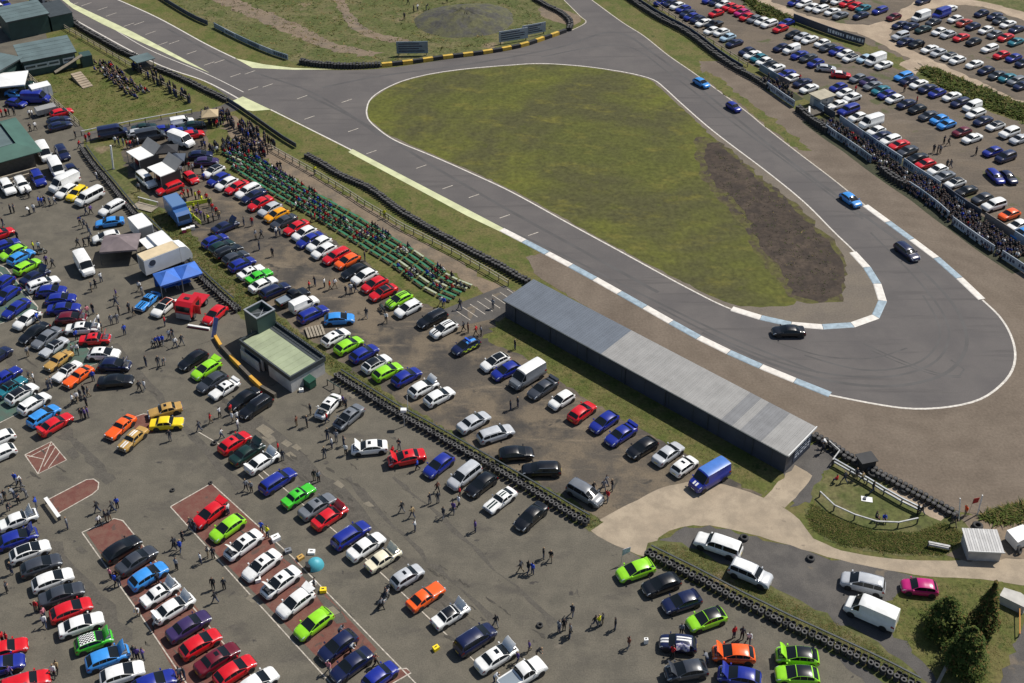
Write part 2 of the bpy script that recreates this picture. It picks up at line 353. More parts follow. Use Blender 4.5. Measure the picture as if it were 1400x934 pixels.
INF = [(501,152),(505,138),(520,125),(550,111),(590,101),(640,94),(700,89),(740,87),(790,90),(830,95),(865,101),(893,109),(908,120),(932,142),(976,180),(1050,236),(1100,277),(1140,317),(1170,346),(1194,375),
       (1206,405),(1204,424),(1188,439),(1150,446),(1100,446),(1050,437),(1000,423),(940,394),(850,345),(780,307),(700,263),(640,235),(590,213),(540,192),(514,174),(503,162)]
M_idirt = ground_mat('infield_dirt', [(.150,.128,.104), (.128,.110,.092), (.168,.142,.112)], [.08, .3], fine=(4,.22), bump=.3)
sheet('infield_apron', INF, 3*LZ, M_idirt, n=10)
sheet('infield_grass', [(502,152),(506,139),(521,126),(551,112),(591,102),(641,95),(700,90),(740,88),(790,91),(830,96),(864,102),(890,110),(904,121),(928,144),(972,184),(1010,222),(1030,262),(1050,330),(1078,372),(1092,402),(1085,416),(1040,420),(1000,416),
       (942,390),(852,343),(782,305),(702,261),(642,233),(592,211),(542,190),(516,173),(504,161)], 4*LZ, M_infield, jit=.12)
M_earth2 = ground_mat('thin_turf_on_earth', [(.075,.066,.030), (.070,.054,.038), (.092,.088,.028)], [.15, .5], contrast=(.4,.6), fine=(1.3,.45), spots=((.055,.044,.034), .4, .55), bump=.4)
sheet('infield_thin_turf', [(955,188),(992,200),(1034,236),(1080,274),(1124,314),(1149,348),(1158,386),(1145,410),(1112,415),(1080,406),(1058,376),(1028,338),(1004,296),(970,258),(954,228)], 4.5*LZ, M_earth2, jit=.35)
sheet('infield_earth', [(966,196),(990,205),(1030,240),(1075,278),(1120,318),(1146,350),(1155,385),(1142,406),(1112,412),(1088,402),(1070,372),(1040,335),(1018,290),(985,255),(968,232)], 6*LZ, M_earth, jit=.28)
sheet('dirt_lot', [(180,188),(282,172),(288,205),(300,235),(345,252),(400,292),(470,336),(540,392),(600,424),(640,424),(700,402),(712,420),(690,440),(658,462),(720,490),(800,545),(900,600),(985,648),(1048,672),(980,700),(826,716),(742,668),
       (640,612),(560,562),(470,503),(400,452),(300,362),(236,302),(196,272),(172,242),(160,212)], LZ*2, M_dirt, smooth=False, jit=.25)
sheet('paved_apron', [(604,424),(690,390),(716,408),(694,432),(656,440),(628,446)], 3*LZ, M_gpark, smooth=False)
for i in range(8):
    a = (622 + i * 10.2, 424 - i * 4.1); stripe('bay_line', [(a[0], a[1]), (a[0] + 21, a[1] + 14)], .10, 4*LZ, M_cream, False)
sheet('worn_path', [(318,158),(352,186),(392,210),(430,240),(480,270),(530,302),(600,342),(672,384),(706,404),(690,412),(640,388),(560,344),(500,308),(440,272),(400,250),(360,225),(330,200),(306,176)], 2*LZ, M_path, jit=.3)
sheet('access_road', [(112,182),(160,172),(230,160),(290,149),(322,136),(332,148),(300,158),(240,168),(180,178),(118,194)], 2*LZ, M_gpark, smooth=False, jit=.1)
sheet('concrete_drive', [(806,726),(824,709),(870,683),(915,664),(960,658),(1005,667),(1044,680),(1073,694),(1094,712),(1112,735),(1150,752),(1200,762),(1260,766),(1320,766),(1420,756),(1600,745),(1600,815),(1420,802),(1340,792),
       (1250,786),(1150,766),(1080,746),(1020,729),(970,719),(930,721),(902,735),(884,762)], 3*LZ, M_conc, jit=.05)
sheet('concrete_slab', [(1086,637),(1112,650),(1094,674),(1074,694),(1042,682)], 4*LZ, M_conc, smooth=False, jit=.1)
sheet('dark_gravel_park', [(886,750),(905,735),(932,722),(970,720),(1020,730),(1080,747),(1150,767),(1250,787),(1270,800),(1230,820),(1225,850),(1280,900),(1330,990),(1250,990),(1120,880),(1000,815)], 2*LZ, M_gpark, smooth=False, jit=.2)
sheet('tree_lawn', [(1204,826),(1262,800),(1330,794),(1395,806),(1420,820),(1380,890),(1350,960),(1300,960),(1262,905),(1226,868)], 4*LZ, M_grass, jit=.25)
sheet('side_road', [(1402,850),(1500,820),(1600,900),(1480,1050),(1350,990),(1366,930)], 3*LZ, M_gpark, smooth=False, jit=.15)
sheet('verge', [(886,744),(930,742),(1000,775),(1060,805),(1130,840),(1200,880),(1262,930),(1330,1000),(1270,1000),(1215,940),(1150,896),(1060,852),(960,802),(884,762)], 3*LZ, M_rough, jit=.2)
sheet('shed_end_yard', [(1070,640),(1118,602),(1150,630),(1130,640),(1118,665),(1106,690),(1080,695)], 3*LZ, M_gpark, smooth=False, jit=.2)
sheet('enclosure_bank', [(1118,665),(1140,632),(1180,640),(1240,672),(1298,700),(1330,735),(1290,760),(1220,757),(1150,746),(1112,722),(1105,700)], 4*LZ, M_rough, jit=.25)
sheet('sand_heap', [(1208,668),(1226,666),(1270,690),(1292,706),(1286,712),(1255,698),(1222,682)], 6*LZ, M_track_dirt, jit=.1)
sheet('hut_yard', [(1300,716),(1330,706),(1420,690),(1500,700),(1500,752),(1330,766),(1285,756)], 4*LZ, M_path, jit=.25)
# far right: field car parks with pale tracks
sheet('field_car_park', [(858,-60),(886,2),(960,48),(1035,94),(1090,128),(1150,166),(1240,228),(1330,290),(1404,338),(1700,520),(1900,-60)], LZ, M_fpark, smooth=False, jit=.3)
sheet('far_grass', [(1305,-60),(1310,-4),(1360,6),(1420,24),(1600,70),(1800,-60)], 2*LZ, M_rough, smooth=False, jit=.4)
sheet('grass_strip', [(995,-20),(1018,-8),(1085,24),(1190,62),(1248,88),(1232,96),(1160,66),(1085,38),(1030,14)], 2*LZ, M_grass, jit=.4)
sheet('grass_strip', [(1250,94),(1276,90),(1330,114),(1404,144),(1520,195),(1520,226),(1404,172),(1350,152),(1290,124),(1256,108)], 2*LZ, M_grass, jit=.4)
sheet('pale_track', [(1010,-30),(1030,-10),(1095,18),(1150,32),(1185,34),(1215,26),(1240,8),(1270,0),(1330,0),(1420,22),(1600,70),(1600,84),(1420,34),(1340,9),(1290,9),(1256,20),(1230,34),(1218,48),(1232,62),(1275,82),(1340,112),(1420,150),(1620,250),(1620,270),
       (1420,164),(1330,122),(1262,90),(1200,58),(1170,44),(1130,38),(1085,24),(1020,-4)], 3*LZ, M_track_dirt, jit=.25)
sheet('pale_track_spur', [(1228,88),(1246,80),(1262,90),(1252,102)], 4*LZ, M_track_dirt, smooth=False, jit=.2)
sheet('trackside_grass', [(958,104),(1018,148),(1092,206),(1108,206),(1060,166),(1010,128),(975,100)], 3*LZ, M_grass, jit=.3)
# verge between the tyre wall and the dirt lot
sheet('verge', [(116,198),(160,196),(176,238),(200,268),(240,298),(302,358),(402,448),(472,499),(562,558),(642,608),(744,664),(830,714),(806,726),(700,660),(560,578),(450,512),(330,434),(262,372),(206,312),(172,278)], 3*LZ, M_rough, smooth=False, jit=.25)
sheet('shed_lawn', [(668,452),(694,428),(760,470),(850,522),(950,585),(1040,638),(1082,640),(1040,678),(985,646),(900,598),(800,543),(722,488)], 3*LZ, M_grass, smooth=False, jit=.25)
sheet('bench_bank', [(300,240),(288,200),(330,196),(420,256),(500,302),(580,350),(650,392),(640,420),(600,420),(545,392),(470,334),(400,290),(345,250)], 3*LZ, M_grass, smooth=False, jit=.25)

# ---- track paint
def line(pts, wd=.16, z=3*LZ, m=M_white, smooth=True): return stripe('white_line', pts, wd, z, m, smooth)
line([(86,18),(205,83),(280,111),(330,137)], .3); line([(70,-12),(134,26),(200,66),(280,100),(333,126)], .18)
line([(370,150),(480,205),(560,247)], .3); line([(155,-3),(215,24),(281,60),(322,80)], .3)
line([(809,0),(850,30),(880,49),(914,76),(953,103),(1017,150),(1045,173),(1090,208),(1140,246),(1183,281)], .25, m=M_cream)
line([(1133,540),(1200,553),(1250,559),(1300,556),(1340,546),(1368,527),(1384,506),(1388,482),(1381,456),(1366,432),(1343,410)], .3)
line(INF + INF[:1], .26, 5*LZ)
line([(771,0),(793,22),(801,31),(778,43)], .2, m=M_cream)
sheet('run_off_paint', [(80,-4),(90,-4),(97,4),(140,24),(180,43),(220,64),(250,80),(287,100),(250,84.5),(220,70),(180,52),(140,33),(100,12)], 4*LZ, M_lime, smooth=False)
sheet('run_off_paint', [(322,80),(360,88),(400,93),(456,95),(400,95.6),(345,93)], 4*LZ, M_lime, smooth=False)
sheet('run_off_paint', [(318,138),(332,132),(370,150),(345,152),(334,150)], 4*LZ, M_lime, smooth=False)
sheet('run_off_paint', [(476,208),(482,204),(650,292),(690,313),(684,317),(640,296)], 4*LZ, M_lime, smooth=False)
for x, y in [(60,-6),(118,6),(152,20),(176,34),(206,45),(222,60),(262,72),(286,87),(322,103),(342,99),(346,121),(366,117),(413,133),(474,138),(423,161),(483,178),(508,208),(576,228),(612,256),(648,268),(690,296),(729,320),
             (100,6),(140,12),(190,32),(238,58),(300,84)]:
    stripe('grid_mark', [(x - 7, y + 2.4), (x + 7, y - 2.4)], .16, 4*LZ, M_cream, False)
# ---- kerbs: raised blocks, blue and white by turns
def kerb(pts, wd, step, ramp=.05):
    root = link('kerb', None, loc=px_line(pts)[0]); tag(root, kind='structure')
    kl = px_line(pts, 3*LZ, False, True, 12); tot = sum((b - a).length for a, b in zip(kl, kl[1:])); ln = resample(kl, tot / round(tot / step) * .9995)
    o = root.location.copy()
    for i, ((a, d), (b, d2)) in enumerate(zip(ln, ln[1:])):
        na = Vector((-d.y, d.x, 0)) * wd / 2; nb = Vector((-d2.y, d2.x, 0)) * wd / 2
        b = b - (b - a) * .015
        up = Vector((0, 0, ramp)); v = [a - na, b - nb, b + nb, a + na, a - na * .8 + up, b - nb * .8 + up, b + nb * .8 + up, a + na * .8 + up]
        q = MB(); q.add([p - o for p in v], [(4,5,6,7),(0,1,5,4),(1,2,6,5),(2,3,7,6),(3,0,4,7)])
        k = q.build('kerb_block', M_kblue if i % 2 else M_kwhite, root)
kerb([(686,314),(740,342),(800,374),(880,419),(960,464),(1040,501),(1136,540)], 1.15, 4.6)
kerb([(1183,281),(1235,319),(1288,359),(1343,410)], 1.15, 5.2)
kerb([(1166,345),(1190,372),(1206,405),(1204,424),(1188,439),(1150,446),(1100,446),(1050,437),(1000,422)], 1.2, 4.4)
# tyre marks: darker rubber laid on the racing line
M_skid = mat('rubber_mark', (.082,.077,.075), .8, noise=(.5,.35)); M_skid2 = mat('faint_rubber', (.084,.079,.077), .8, noise=(.25,.25))
for pts, wd, m in (([(1180,470),(1230,492),(1280,510),(1312,514),(1318,505),(1300,492)], .26, M_skid), ([(1188,478),(1240,500),(1285,514),(1314,516)], .2, M_skid),
    ([(960,455),(1040,492),(1130,520),(1220,528),(1290,512),(1320,478),(1316,440),(1290,400),(1230,340)], .5, M_skid2), ([(900,420),(1000,470),(1100,505),(1200,516),(1270,500),(1296,468),(1290,430),(1250,378),(1190,318)], .35, M_skid2),
    ([(1100,486),(1180,506),(1250,498),(1282,470),(1282,440),(1262,404)], .3, M_skid2), ([(640,290),(760,344),(880,404),(1000,462),(1120,510)], .4, M_skid2), ([(420,130),(500,170),(600,232),(700,290),(800,345),(900,400)], .6, M_skid2),
    ([(1230,330),(1150,272),(1060,205),(980,140),(900,78),(840,44),(760,66),(640,88),(520,104),(440,120)], .6, M_skid2), ([(1180,300),(1100,240),(1000,166),(920,104),(850,62),(740,78)], .4, M_skid2), ([(230,40),(330,92),(430,128),(520,186)], .5, M_skid2), ([(1040,460),(1120,486),(1190,490),(1240,476)], .25, M_skid)):
    stripe('rubber_mark', pts, wd, 3*LZ, m)
# ---- painted bays of the old paddock
def bay(pts, m, z=2*LZ, smooth=False, outline=True):
    sheet('painted_bay', pts, z, m, smooth)
    if outline: stripe('bay_outline', pts + [pts[0]], .13, z + LZ, M_cream, smooth)
bay([(34,622),(70,604),(91,629),(52,648)], M_red)
for a, b in (((34,622),(60,628)),((52,648),(70,604)),((60,638),(76,611)),((66,640),(82,618)),((40,625),(74,607))): stripe('bay_hatch', [a, b], .10, 4*LZ, M_cream, False)
bay([(66,683),(118,656),(128,655),(135,660),(134,669),(126,676),(80,702)], M_red)
bay([(118,728),(156,710),(164,710),(196,745),(240,795),(300,870),(350,934),(330,960),(262,960),(200,850)], M_red, outline=False)
bay([(233,693),(289,661),(330,700),(400,762),(460,828),(515,888),(500,905),(470,925),(440,905)], M_red, outline=False)
stripe('bay_outline', [(233,693),(289,661)], .13, 4*LZ, M_cream, False); stripe('bay_outline', [(112,728),(156,709),(168,712)], .13, 4*LZ, M_cream, False)
bay([(520,916),(556,914),(562,920),(520,944)], M_red)
bay([(-30,352),(8,366),(52,420),(51,424),(0,443),(-40,440)], M_green)
bay([(-30,520),(20,502),(60,548),(0,578),(-40,590)], M_green)
bay([(62,470),(108,466),(142,494),(118,502),(80,500)], M_green)
sheet('painted_bay', [(180,568),(206,566),(212,590),(196,596),(180,580)], 2*LZ, M_red)
stripe('bay_outline', [(180,580),(184,570),(196,566),(208,567)], .12, 3*LZ, M_cream)
for pts in ([(0,372),(52,420)], [(68,388),(100,412)], [(0,742),(58,800),(110,870),(165,955)], [(233,693),(330,800),(452,934)], [(289,661),(400,762),(570,936)], [(270,590),(330,625),(360,655)], [(355,640),(480,745),(650,905)],
            [(8,888),(34,930)], [(112,728),(190,838),(262,945)], [(168,712),(260,826),(352,934)], [(1130,870),(1180,905)]):
    stripe('bay_line', pts, .12, 4*LZ, M_cream, False)
# tar-coloured repair strips and pale concrete patches
M_tar = ground_mat('tar_repair', [(.090,.082,.069), (.074,.068,.058), (.106,.096,.080)], [.5, 1.2], contrast=(.3,.7), fine=(6,.35), bump=.2)
M_patch = ground_mat('pale_patch', [(.185,.16,.12), (.15,.135,.11), (.21,.185,.14)], [.5, 1.2], fine=(9,.25), bump=.2)
for pts, wd in (([(60,556),(110,610),(150,660)], 1.2), ([(0,470),(40,520),(75,560)], 1.4), ([(150,470),(230,560),(330,668)], 1.0), ([(345,575),(420,640),(520,740),(640,870)], 2.0), ([(300,550),(352,600),(470,690)], 1.6), ([(60,735),(110,790),(170,880)], 1.3),
                ([(475,655),(540,720),(610,790),(680,850)], .6), ([(370,735),(420,790),(470,850)], 1.0), ([(540,655),(640,740),(760,850)], .4)):
    zt_ = zj(3*LZ); ln = px_line(pts, 0, False, True); v, f = ribbon_mesh(ln, wd)
    v = [Vector((p.x + rnd.gauss(0, .25), p.y + rnd.gauss(0, .25), zt_)) for p in v]
    tag(link('tar_repair', mesh_from('tar_repair', v, f, [M_tar])), kind='structure')
for x, y, a, b in ((362,588,13,9), (368,600,10,7), (392,606,8,5), (406,612,7,5), (398,622,8,5), (464,662,9,6), (327,612,7,4), (330,645,8,6), (482,540,9,5), (88,598,12,5), (100,620,10,9), (505,690,8,4), (345,820,9,7), (112,752,9,6), (455,835,10,7), (320,858,6,4)):
    sheet('repair_patch', [(x - a, y - b * .2), (x - a * .1, y - b), (x + a, y + b * .3), (x + a * .1, y + b)], 4*LZ, M_patch if y < 840 and x > 300 else M_tar, False, jit=.06)
# oil and damp stains
M_stain = ground_mat('oil_stain', [(.070,.064,.054), (.084,.077,.064), (.060,.055,.047)], [.5, 1.2], fine=(6,.35), bump=.1)
rs_ = random.Random(21)
for i in range(90):
    if i < 60: x, y = rs_.uniform(20, 760), rs_.uniform(380, 925)
    else: u_ = rs_.random(); x, y = 345 + u_ * 330 + rs_.gauss(0, 14), 585 + u_ * 260 + rs_.gauss(0, 14)
    if y < 380 + (x - 250) * .62 and x > 250: continue
    r_ = rs_.uniform(1.2, 7); q = []
    for k in range(9):
        a_ = 6.283 * k / 9; f_ = rs_.uniform(.45, 1.2); q.append((x + math.cos(a_) * r_ * 1.7 * f_ + math.sin(a_) * r_ * .5, y + math.sin(a_) * r_ * .7 * f_ + math.cos(a_) * r_ * .9))
    sheet('oil_stain', q, 4.5*LZ, M_stain, True, jit=.06)
# ------------------------------------------------------------------ buildings
M_shedroof = mat('grey_sheet_roof', (.135,.155,.185), .5, noise=(.5,.12))
M_shedroof2 = mat('old_galvanised_sheet', (.29,.285,.275), .55, noise=(.6,.14))
M_shedroof3 = mat('weathered_sheet', (.195,.198,.205), .55, noise=(.6,.2))
M_navy = mat('navy_cladding', (.052,.062,.085), .55, noise=(.5,.2))
M_grn = mat('dark_green_cladding', (.035,.072,.066), .6, noise=(.6,.2))
M_grnroof = mat('green_felt_roof', (.105,.150,.155), .75, noise=(.4,.25))
M_grnroof2 = mat('green_sheet_roof', (.055,.125,.10), .6, noise=(.4,.2))
M_render_ = mat('grey_render', (.46,.45,.43), .85, noise=(.8,.25))
M_palegreen = mat('pale_green_roof', (.31,.355,.225), .7, noise=(.5,.2))
M_darkfas = mat('dark_fascia', (.045,.055,.06), .6, noise=(1,.2))
M_win = mat('window_glass', (.05,.07,.09), .08, spec=.8)
M_winw = mat('pale_shutter', (.45,.50,.50), .5)
M_wood = mat('weathered_wood', (.30,.26,.20), .85, noise=(2,.3))
M_woodd = mat('dark_timber', (.11,.095,.075), .85, noise=(2,.3))
M_whitep = mat('white_panel', (.78,.78,.76), .5, noise=(.8,.08))
M_steel = mat('galvanised_steel', (.40,.42,.44), .45, .4, noise=(1.5,.2))
M_dkmetal = mat('dark_metal', (.05,.055,.06), .5)
M_rail = mat('pale_rail', (.33,.31,.24), .7, noise=(2,.25))
M_benchg = mat('green_bench_paint', (.030,.175,.085), .6, noise=(1.5,.35))
M_benchl = mat('pale_bench_plank', (.38,.42,.30), .75, noise=(1.5,.3))
M_banner = mat('dark_blue_banner', (.045,.060,.095), .6, noise=(.4,.3))
M_bangrey = mat('pale_banner', (.36,.41,.47), .55, noise=(.4,.25))
M_banmid = mat('blue_grey_banner', (.20,.26,.32), .55, noise=(.4,.3))
M_bantan = mat('brown_board', (.24,.20,.18), .7, noise=(.5,.3))
M_mark = mat('banner_lettering', (.05,.06,.10), .6)
M_ltmark = mat('pale_lettering', (.62,.66,.72), .6)
M_blacky = mat('black_barrier', (.03,.03,.032), .7, noise=(1,.3)); M_yel = mat('yellow_barrier', (.62,.40,.06), .6, noise=(1,.25))
M_tyred = mat('dusty_tyre', (.045,.044,.044), .85, noise=(2.0,.4))
M_tyrew = mat('pale_tyre_face', (.105,.102,.10), .85, noise=(2.0,.4))
def G(px, py): p = P(px, py); return Vector((p.x, p.y, 0))
def axis(a, b):  d = (b - a); d.z = 0; return d.normalized()

def rect_from(near_l, near_r, depth):
    """oriented frame: origin near_l, x along near_l->near_r, y away"""
    a, b = G(*near_l), G(*near_r); x = axis(a, b); return a, math.atan2(x.y, x.x), (b - a).length
# ---- the long shed (three lengths of roof sheeting)
a, rz, Ls = rect_from((691, 434), (1072, 647), 0); D = 5.8
t = thing('long_shed', 'long low shed with navy walls and grey sheet roof beside the gravel trap', 'shed', a, rz)
Hs = 2.9
MB().box(0, Ls, 0, .2, 0, Hs).build('wall', M_navy, t); MB().box(0, Ls, D - .2, D, 0, Hs + .2).build('wall', M_navy, t)
MB().box(0, .2, .2, D - .2, 0, Hs).build('wall', M_navy, t); we = MB().box(Ls - .2, Ls, .2, D - .2, 0, Hs).build('wall', M_navy, t)
edges = [0, .385, .80, .835, .86, .925, 1.0]; ms = [M_shedroof, M_shedroof2, M_shedroof3, M_shedroof2, M_shedroof3, M_shedroof2]
for i, m in enumerate(ms):
    x0, x1 = Ls * edges[i] - (.25 if i == 0 else 0), Ls * edges[i+1] + (.3 if i == 5 else 0); n = max(1, round((x1 - x0) / 1.05))
    for j in range(n):
        p0, p1 = x0 + (x1 - x0) * j / n, x0 + (x1 - x0) * (j + 1) / n - .015; mb = MB()
        y0, y1 = -.25, D + .25; z0, z1 = Hs + .02 + rnd.uniform(0, .012), Hs + .28
        mb.add([(p0,y0,z0),(p1,y0,z0),(p1,y1,z1),(p0,y1,z1),(p0,y0,z0+.05),(p1,y0,z0+.05),(p1,y1,z1+.05),(p0,y1,z1+.05)], [(3,2,1,0),(4,5,6,7),(0,1,5,4),(1,2,6,5),(2,3,7,6),(3,0,4,7)])
        for k in range(3):
            xx = p0 + (p1 - p0) * (k + .5) / 3; mb.bar((xx, y0, z0 + .065), (xx, y1, z1 + .065), .06, .03)
        mb.build('roof_panel', m, t)
MB().bar((Ls + .32, -.25, Hs + .10), (Ls + .32, D + .25, Hs + .36), .10, .26).build('verge_board', M_whitep, t)
sg = MB().box(Ls, Ls + .05, 1.7, 5.6, .5, 2.5).build('sign_board', M_banner, t)
mk = MB()
for r_ in range(4):
    yy = 2.0
    while yy < 5.2:
        l = rnd.uniform(.25, .8); mk.box(Ls + .05, Ls + .058, yy, min(yy + l, 5.4), 2.2 - r_ * .42, 2.38 - r_ * .42); yy += l + .2
tag(mk.build('sign_print', M_ltmark, sg), kind='stuff')
MB().bar((-.2, -.33, Hs + .02), (Ls + .25, -.33, Hs + .02), .13, .12).build('gutter', M_darkfas, t)
for k in range(7): MB().tube((Ls * (k + .3) / 7, -.1, 0), (Ls * (k + .3) / 7, -.1, Hs), .05, .05, 6).build('downpipe', M_darkfas, t)
for k in range(12): MB().box(Ls * (k + .5) / 12 - .03, Ls * (k + .5) / 12 + .03, -.03, 0, 0, Hs - .02).build('cladding_seam', M_darkfas, t)

# ---- race office: pale green roof behind a parapet, with a stair tower
a, rz, Lo = rect_from((331, 486), (399, 537), 0)
Lo = (G(399.5, 537) - a).length; Do = 5.35; Ho = 2.75
t = thing('race_office', 'pale rendered office with pale green flat roof behind a dark parapet', 'building', a, rz)
def wall_run(x0, x1, z0=0, z1=2.0): MB().box(x0, x1, -.0, .2, z0, z1).build('wall', M_render_, t)
wall_run(0, Lo * .44); wall_run(Lo * .56, Lo)
MB().box(Lo - .2, Lo, .2, Do, 0, 2.0).build('wall', M_render_, t); MB().box(0, .2, .2, Do, 0, 2.0).build('wall', M_render_, t); MB().box(.2, Lo - .2, Do - .2, Do, 0, 2.0).build('wall', M_render_, t)
MB().box(Lo * .44, Lo * .56, .35, .5, 0, 2.0).build('door', M_dkmetal, t); MB().box(.9, Lo * .40, -.05, 0, .95, 1.75).build('window', M_win, t)
MB().box(.5, Lo * .42, -.45, -.35, 0, 1.6).build('screen_wall', M_render_, t)
MB().box(.25, Lo - .25, .25, Do - .25, 2.0, 2.32).build('roof', M_palegreen, t)
for k in range(9): MB().box(.25 + (Lo - .5) * (k + 1) / 10 - .03, .25 + (Lo - .5) * (k + 1) / 10 + .03, .28, Do - 1.2, 2.32, 2.35).build('roof_seam', M_palegreen, t)
MB().box(-.1, Lo + .1, -.1, .12, 1.95, 2.62).build('parapet', M_darkfas, t); MB().box(Lo - .12, Lo + .1, .12, Do, 1.95, 2.62).build('parapet', M_darkfas, t)
MB().box(-.1, .12, .12, Do, 1.95, 2.62).build('parapet', M_darkfas, t); MB().box(-.1, Lo + .1, Do, Do + .2, 1.95, 2.75).build('parapet', M_darkfas, t)
MB().box(.15, Lo - .15, Do - 1.0, Do - .02, 2.33, 2.36).build('gutter_walk', M_darkfas, t)
for k in range(20): MB().bar((.3 + k * (Lo - .6) / 19, Do - .05, 2.36), (.3 + k * (Lo - .6) / 19, Do - .05, 3.1), .05, .05).build('baluster', M_dkmetal, t)
MB().bar((.2, Do - .05, 3.12), (Lo - .2, Do - .05, 3.12), .07, .06).build('handrail', M_dkmetal, t)
# stair tower
tw = thing('stair_tower', 'square dark green tower with open top at the far end of the office', 'tower', a + Vector((math.cos(rz) * -2.4 - math.sin(rz) * 2.6, math.sin(rz) * -2.4 + math.cos(rz) * 2.6, 0)), rz)
W_ = 2.9; Ht = 4.8
for (x0, x1, y0, y1) in ((0,W_,0,.15),(0,W_,W_-.15,W_),(0,.15,.15,W_-.15),(W_-.15,W_,.15,W_-.15)): MB().box(x0, x1, y0, y1, 0, Ht).build('wall', M_grn, tw)
MB().box(.15, W_ - .15, .15, W_ - .15, Ht - .9, Ht - .8).build('deck', M_darkfas, tw)
for (x0, x1, y0, y1) in ((-.06,W_+.06,-.06,.16),(-.06,W_+.06,W_-.16,W_+.06),(-.06,.16,.16,W_-.16),(W_-.16,W_+.06,.16,W_-.16)): MB().box(x0, x1, y0, y1, Ht, Ht + .12).build('coping', M_steel, tw)
MB().bar((.3, .5, Ht - .78), (2.9, 2.8, Ht - .2), .08, .08).build('strut', M_steel, tw); MB().bar((.5, 2.8, Ht - .75), (2.5, .6, Ht - .3), .08, .08).build('strut', M_steel, tw)
MB().box(1.2, 1.3, -.05, 0, .1, 2.2).build('door_frame', M_steel, tw)
b = thing('wheeled_bin', 'dark green wheeled refuse bin by the pale office end wall', 'bin', G(424, 528), rz)
MB().box(-.7, .7, -.5, .5, .15, 1.15).build('tub', mat('bin_green', (.02,.085,.055), .5), b); MB().add([(-.75,-.55,1.16),(.75,-.55,1.16),(.75,.55,1.28),(-.75,.55,1.28),(-.75,-.55,1.20),(.75,-.55,1.20),(.75,.55,1.34),(-.75,.55,1.34)], [(3,2,1,0),(4,5,6,7),(0,1,5,4),(1,2,6,5),(2,3,7,6),(3,0,4,7)]).build('lid', mat('bin_green', ()), b)
for x in (-.55, .55): MB().tube((x, -.52, .13), (x, -.42, .13), .12, .12, 10).build('wheel', M_tyre0 if False else M_tyred, b)

# ---- green roofed paddock buildings
def hut(name, label, near_l, near_r, depth, h, roof, wallm, pitch=.4, over=.35, hip=False):
    a, rz, L_ = rect_from(near_l, near_r, 0); t = thing(name, label, 'building', a, rz)
    MB().box(0, L_, 0, .2, 0, h).build('wall', wallm, t); MB().box(0, L_, depth - .2, depth, 0, h).build('wall', wallm, t)
    MB().box(0, .2, .2, depth - .2, 0, h).build('wall', wallm, t); MB().box(L_ - .2, L_, .2, depth - .2, 0, h).build('wall', wallm, t)
    o = over
    if hip:
        q = [(-o,-o,h),(L_+o,-o,h),(L_+o,depth+o,h),(-o,depth+o,h)]; i_ = 2.0
        q2 = [(i_,i_,h+1.1),(L_-i_,i_,h+1.1),(L_-i_,depth-i_,h+1.1),(i_,depth-i_,h+1.1)]
        for k in range(4): MB().add([q[k], q[(k+1)%4], q2[(k+1)%4], q2[k]] + [(p[0],p[1],p[2]-.12) for p in (q[k], q[(k+1)%4], q2[(k+1)%4], q2[k])], [(0,1,2,3),(7,6,5,4),(0,4,5,1),(1,5,6,2),(2,6,7,3),(3,7,4,0)]).build('roof_slope', roof, t)
        MB().box(i_+.05, L_-i_-.05, i_+.05, depth-i_-.05, h + .5, h + .7).build('flat_roof', M_grnroof, t)
        MB().box(i_, L_-i_, i_+.03, i_+.06, h+.7, h+1.12).build('roof_kerb', M_darkfas, t)
    else:
        mb = MB(); mb.add([(-o,-o,h+.02),(L_+o,-o,h+.02),(L_+o,depth+o,h+pitch),(-o,depth+o,h+pitch),(-o,-o,h+.14),(L_+o,-o,h+.14),(L_+o,depth+o,h+pitch+.12),(-o,depth+o,h+pitch+.12)], [(3,2,1,0),(4,5,6,7),(0,1,5,4),(1,2,6,5),(2,3,7,6),(3,0,4,7)])
        mb.build('roof', roof, t)
        for k in range(1, 5):
            f = k / 5; MB().bar((-o, -o + (depth + 2*o) * f, h + .15 + pitch * f), (L_ + o, -o + (depth + 2*o) * f, h + .15 + pitch * f), .08, .03).build('roof_batten', roof, t)
        MB().box(-o - .02, L_ + o + .02, -o - .05, -o - .005, h - .12, h + .16).build('fascia', M_darkfas, t)
    return t, L_
t, L_ = hut('clubhouse', 'dark green clubhouse with grey green roof and shuttered windows above the lawn', (36, 106), (106, 92), 8.0, 3.3, M_grnroof, M_grn)
for i, x in enumerate((.12, .34, .57, .86)):
    wn_ = MB().box(L_ * x - 1.1, L_ * x + 1.1, -.09, -.002, 1.35, 2.45).build('window_shutter', M_winw, t); MB().box(L_ * x - .9, L_ * x + .9, -.12, -.091, 1.75, 2.15).build('pane', M_win, wn_)
for k in range(9): MB().box(L_ * (k + .5) / 9 - .03, L_ * (k + .5) / 9 + .03, -.03, -.001, 0, 3.1).build('cladding_seam', M_darkfas, t)
MB().bar((L_ - 4.5, -1.0, .3), (L_ + 1.2, -.6, 2.6), 1.1, .12).build('ramp', M_wood, t); MB().box(L_ + .9, L_ + 3.0, -1.0, 1.6, 0, 2.4).build('porch', M_grn, t)
a0 = t.location.copy()
t, L_ = hut('clubhouse_wing', 'flat grey green roofed wing of the clubhouse at the left edge', (-60, 128), (24, 80), 8, 3.4, M_grnroof, M_grn)
t.location = a0 + Vector((-L_ * math.cos(t.rotation_euler.z) - 1.0, -L_ * math.sin(t.rotation_euler.z) + 1.5, 0))
t, L_ = hut('race_control', 'green roofed building behind the clubhouse next to the crowded yard', (16, 56), (70, 44), 8, 4.2, M_grnroof, M_grn)
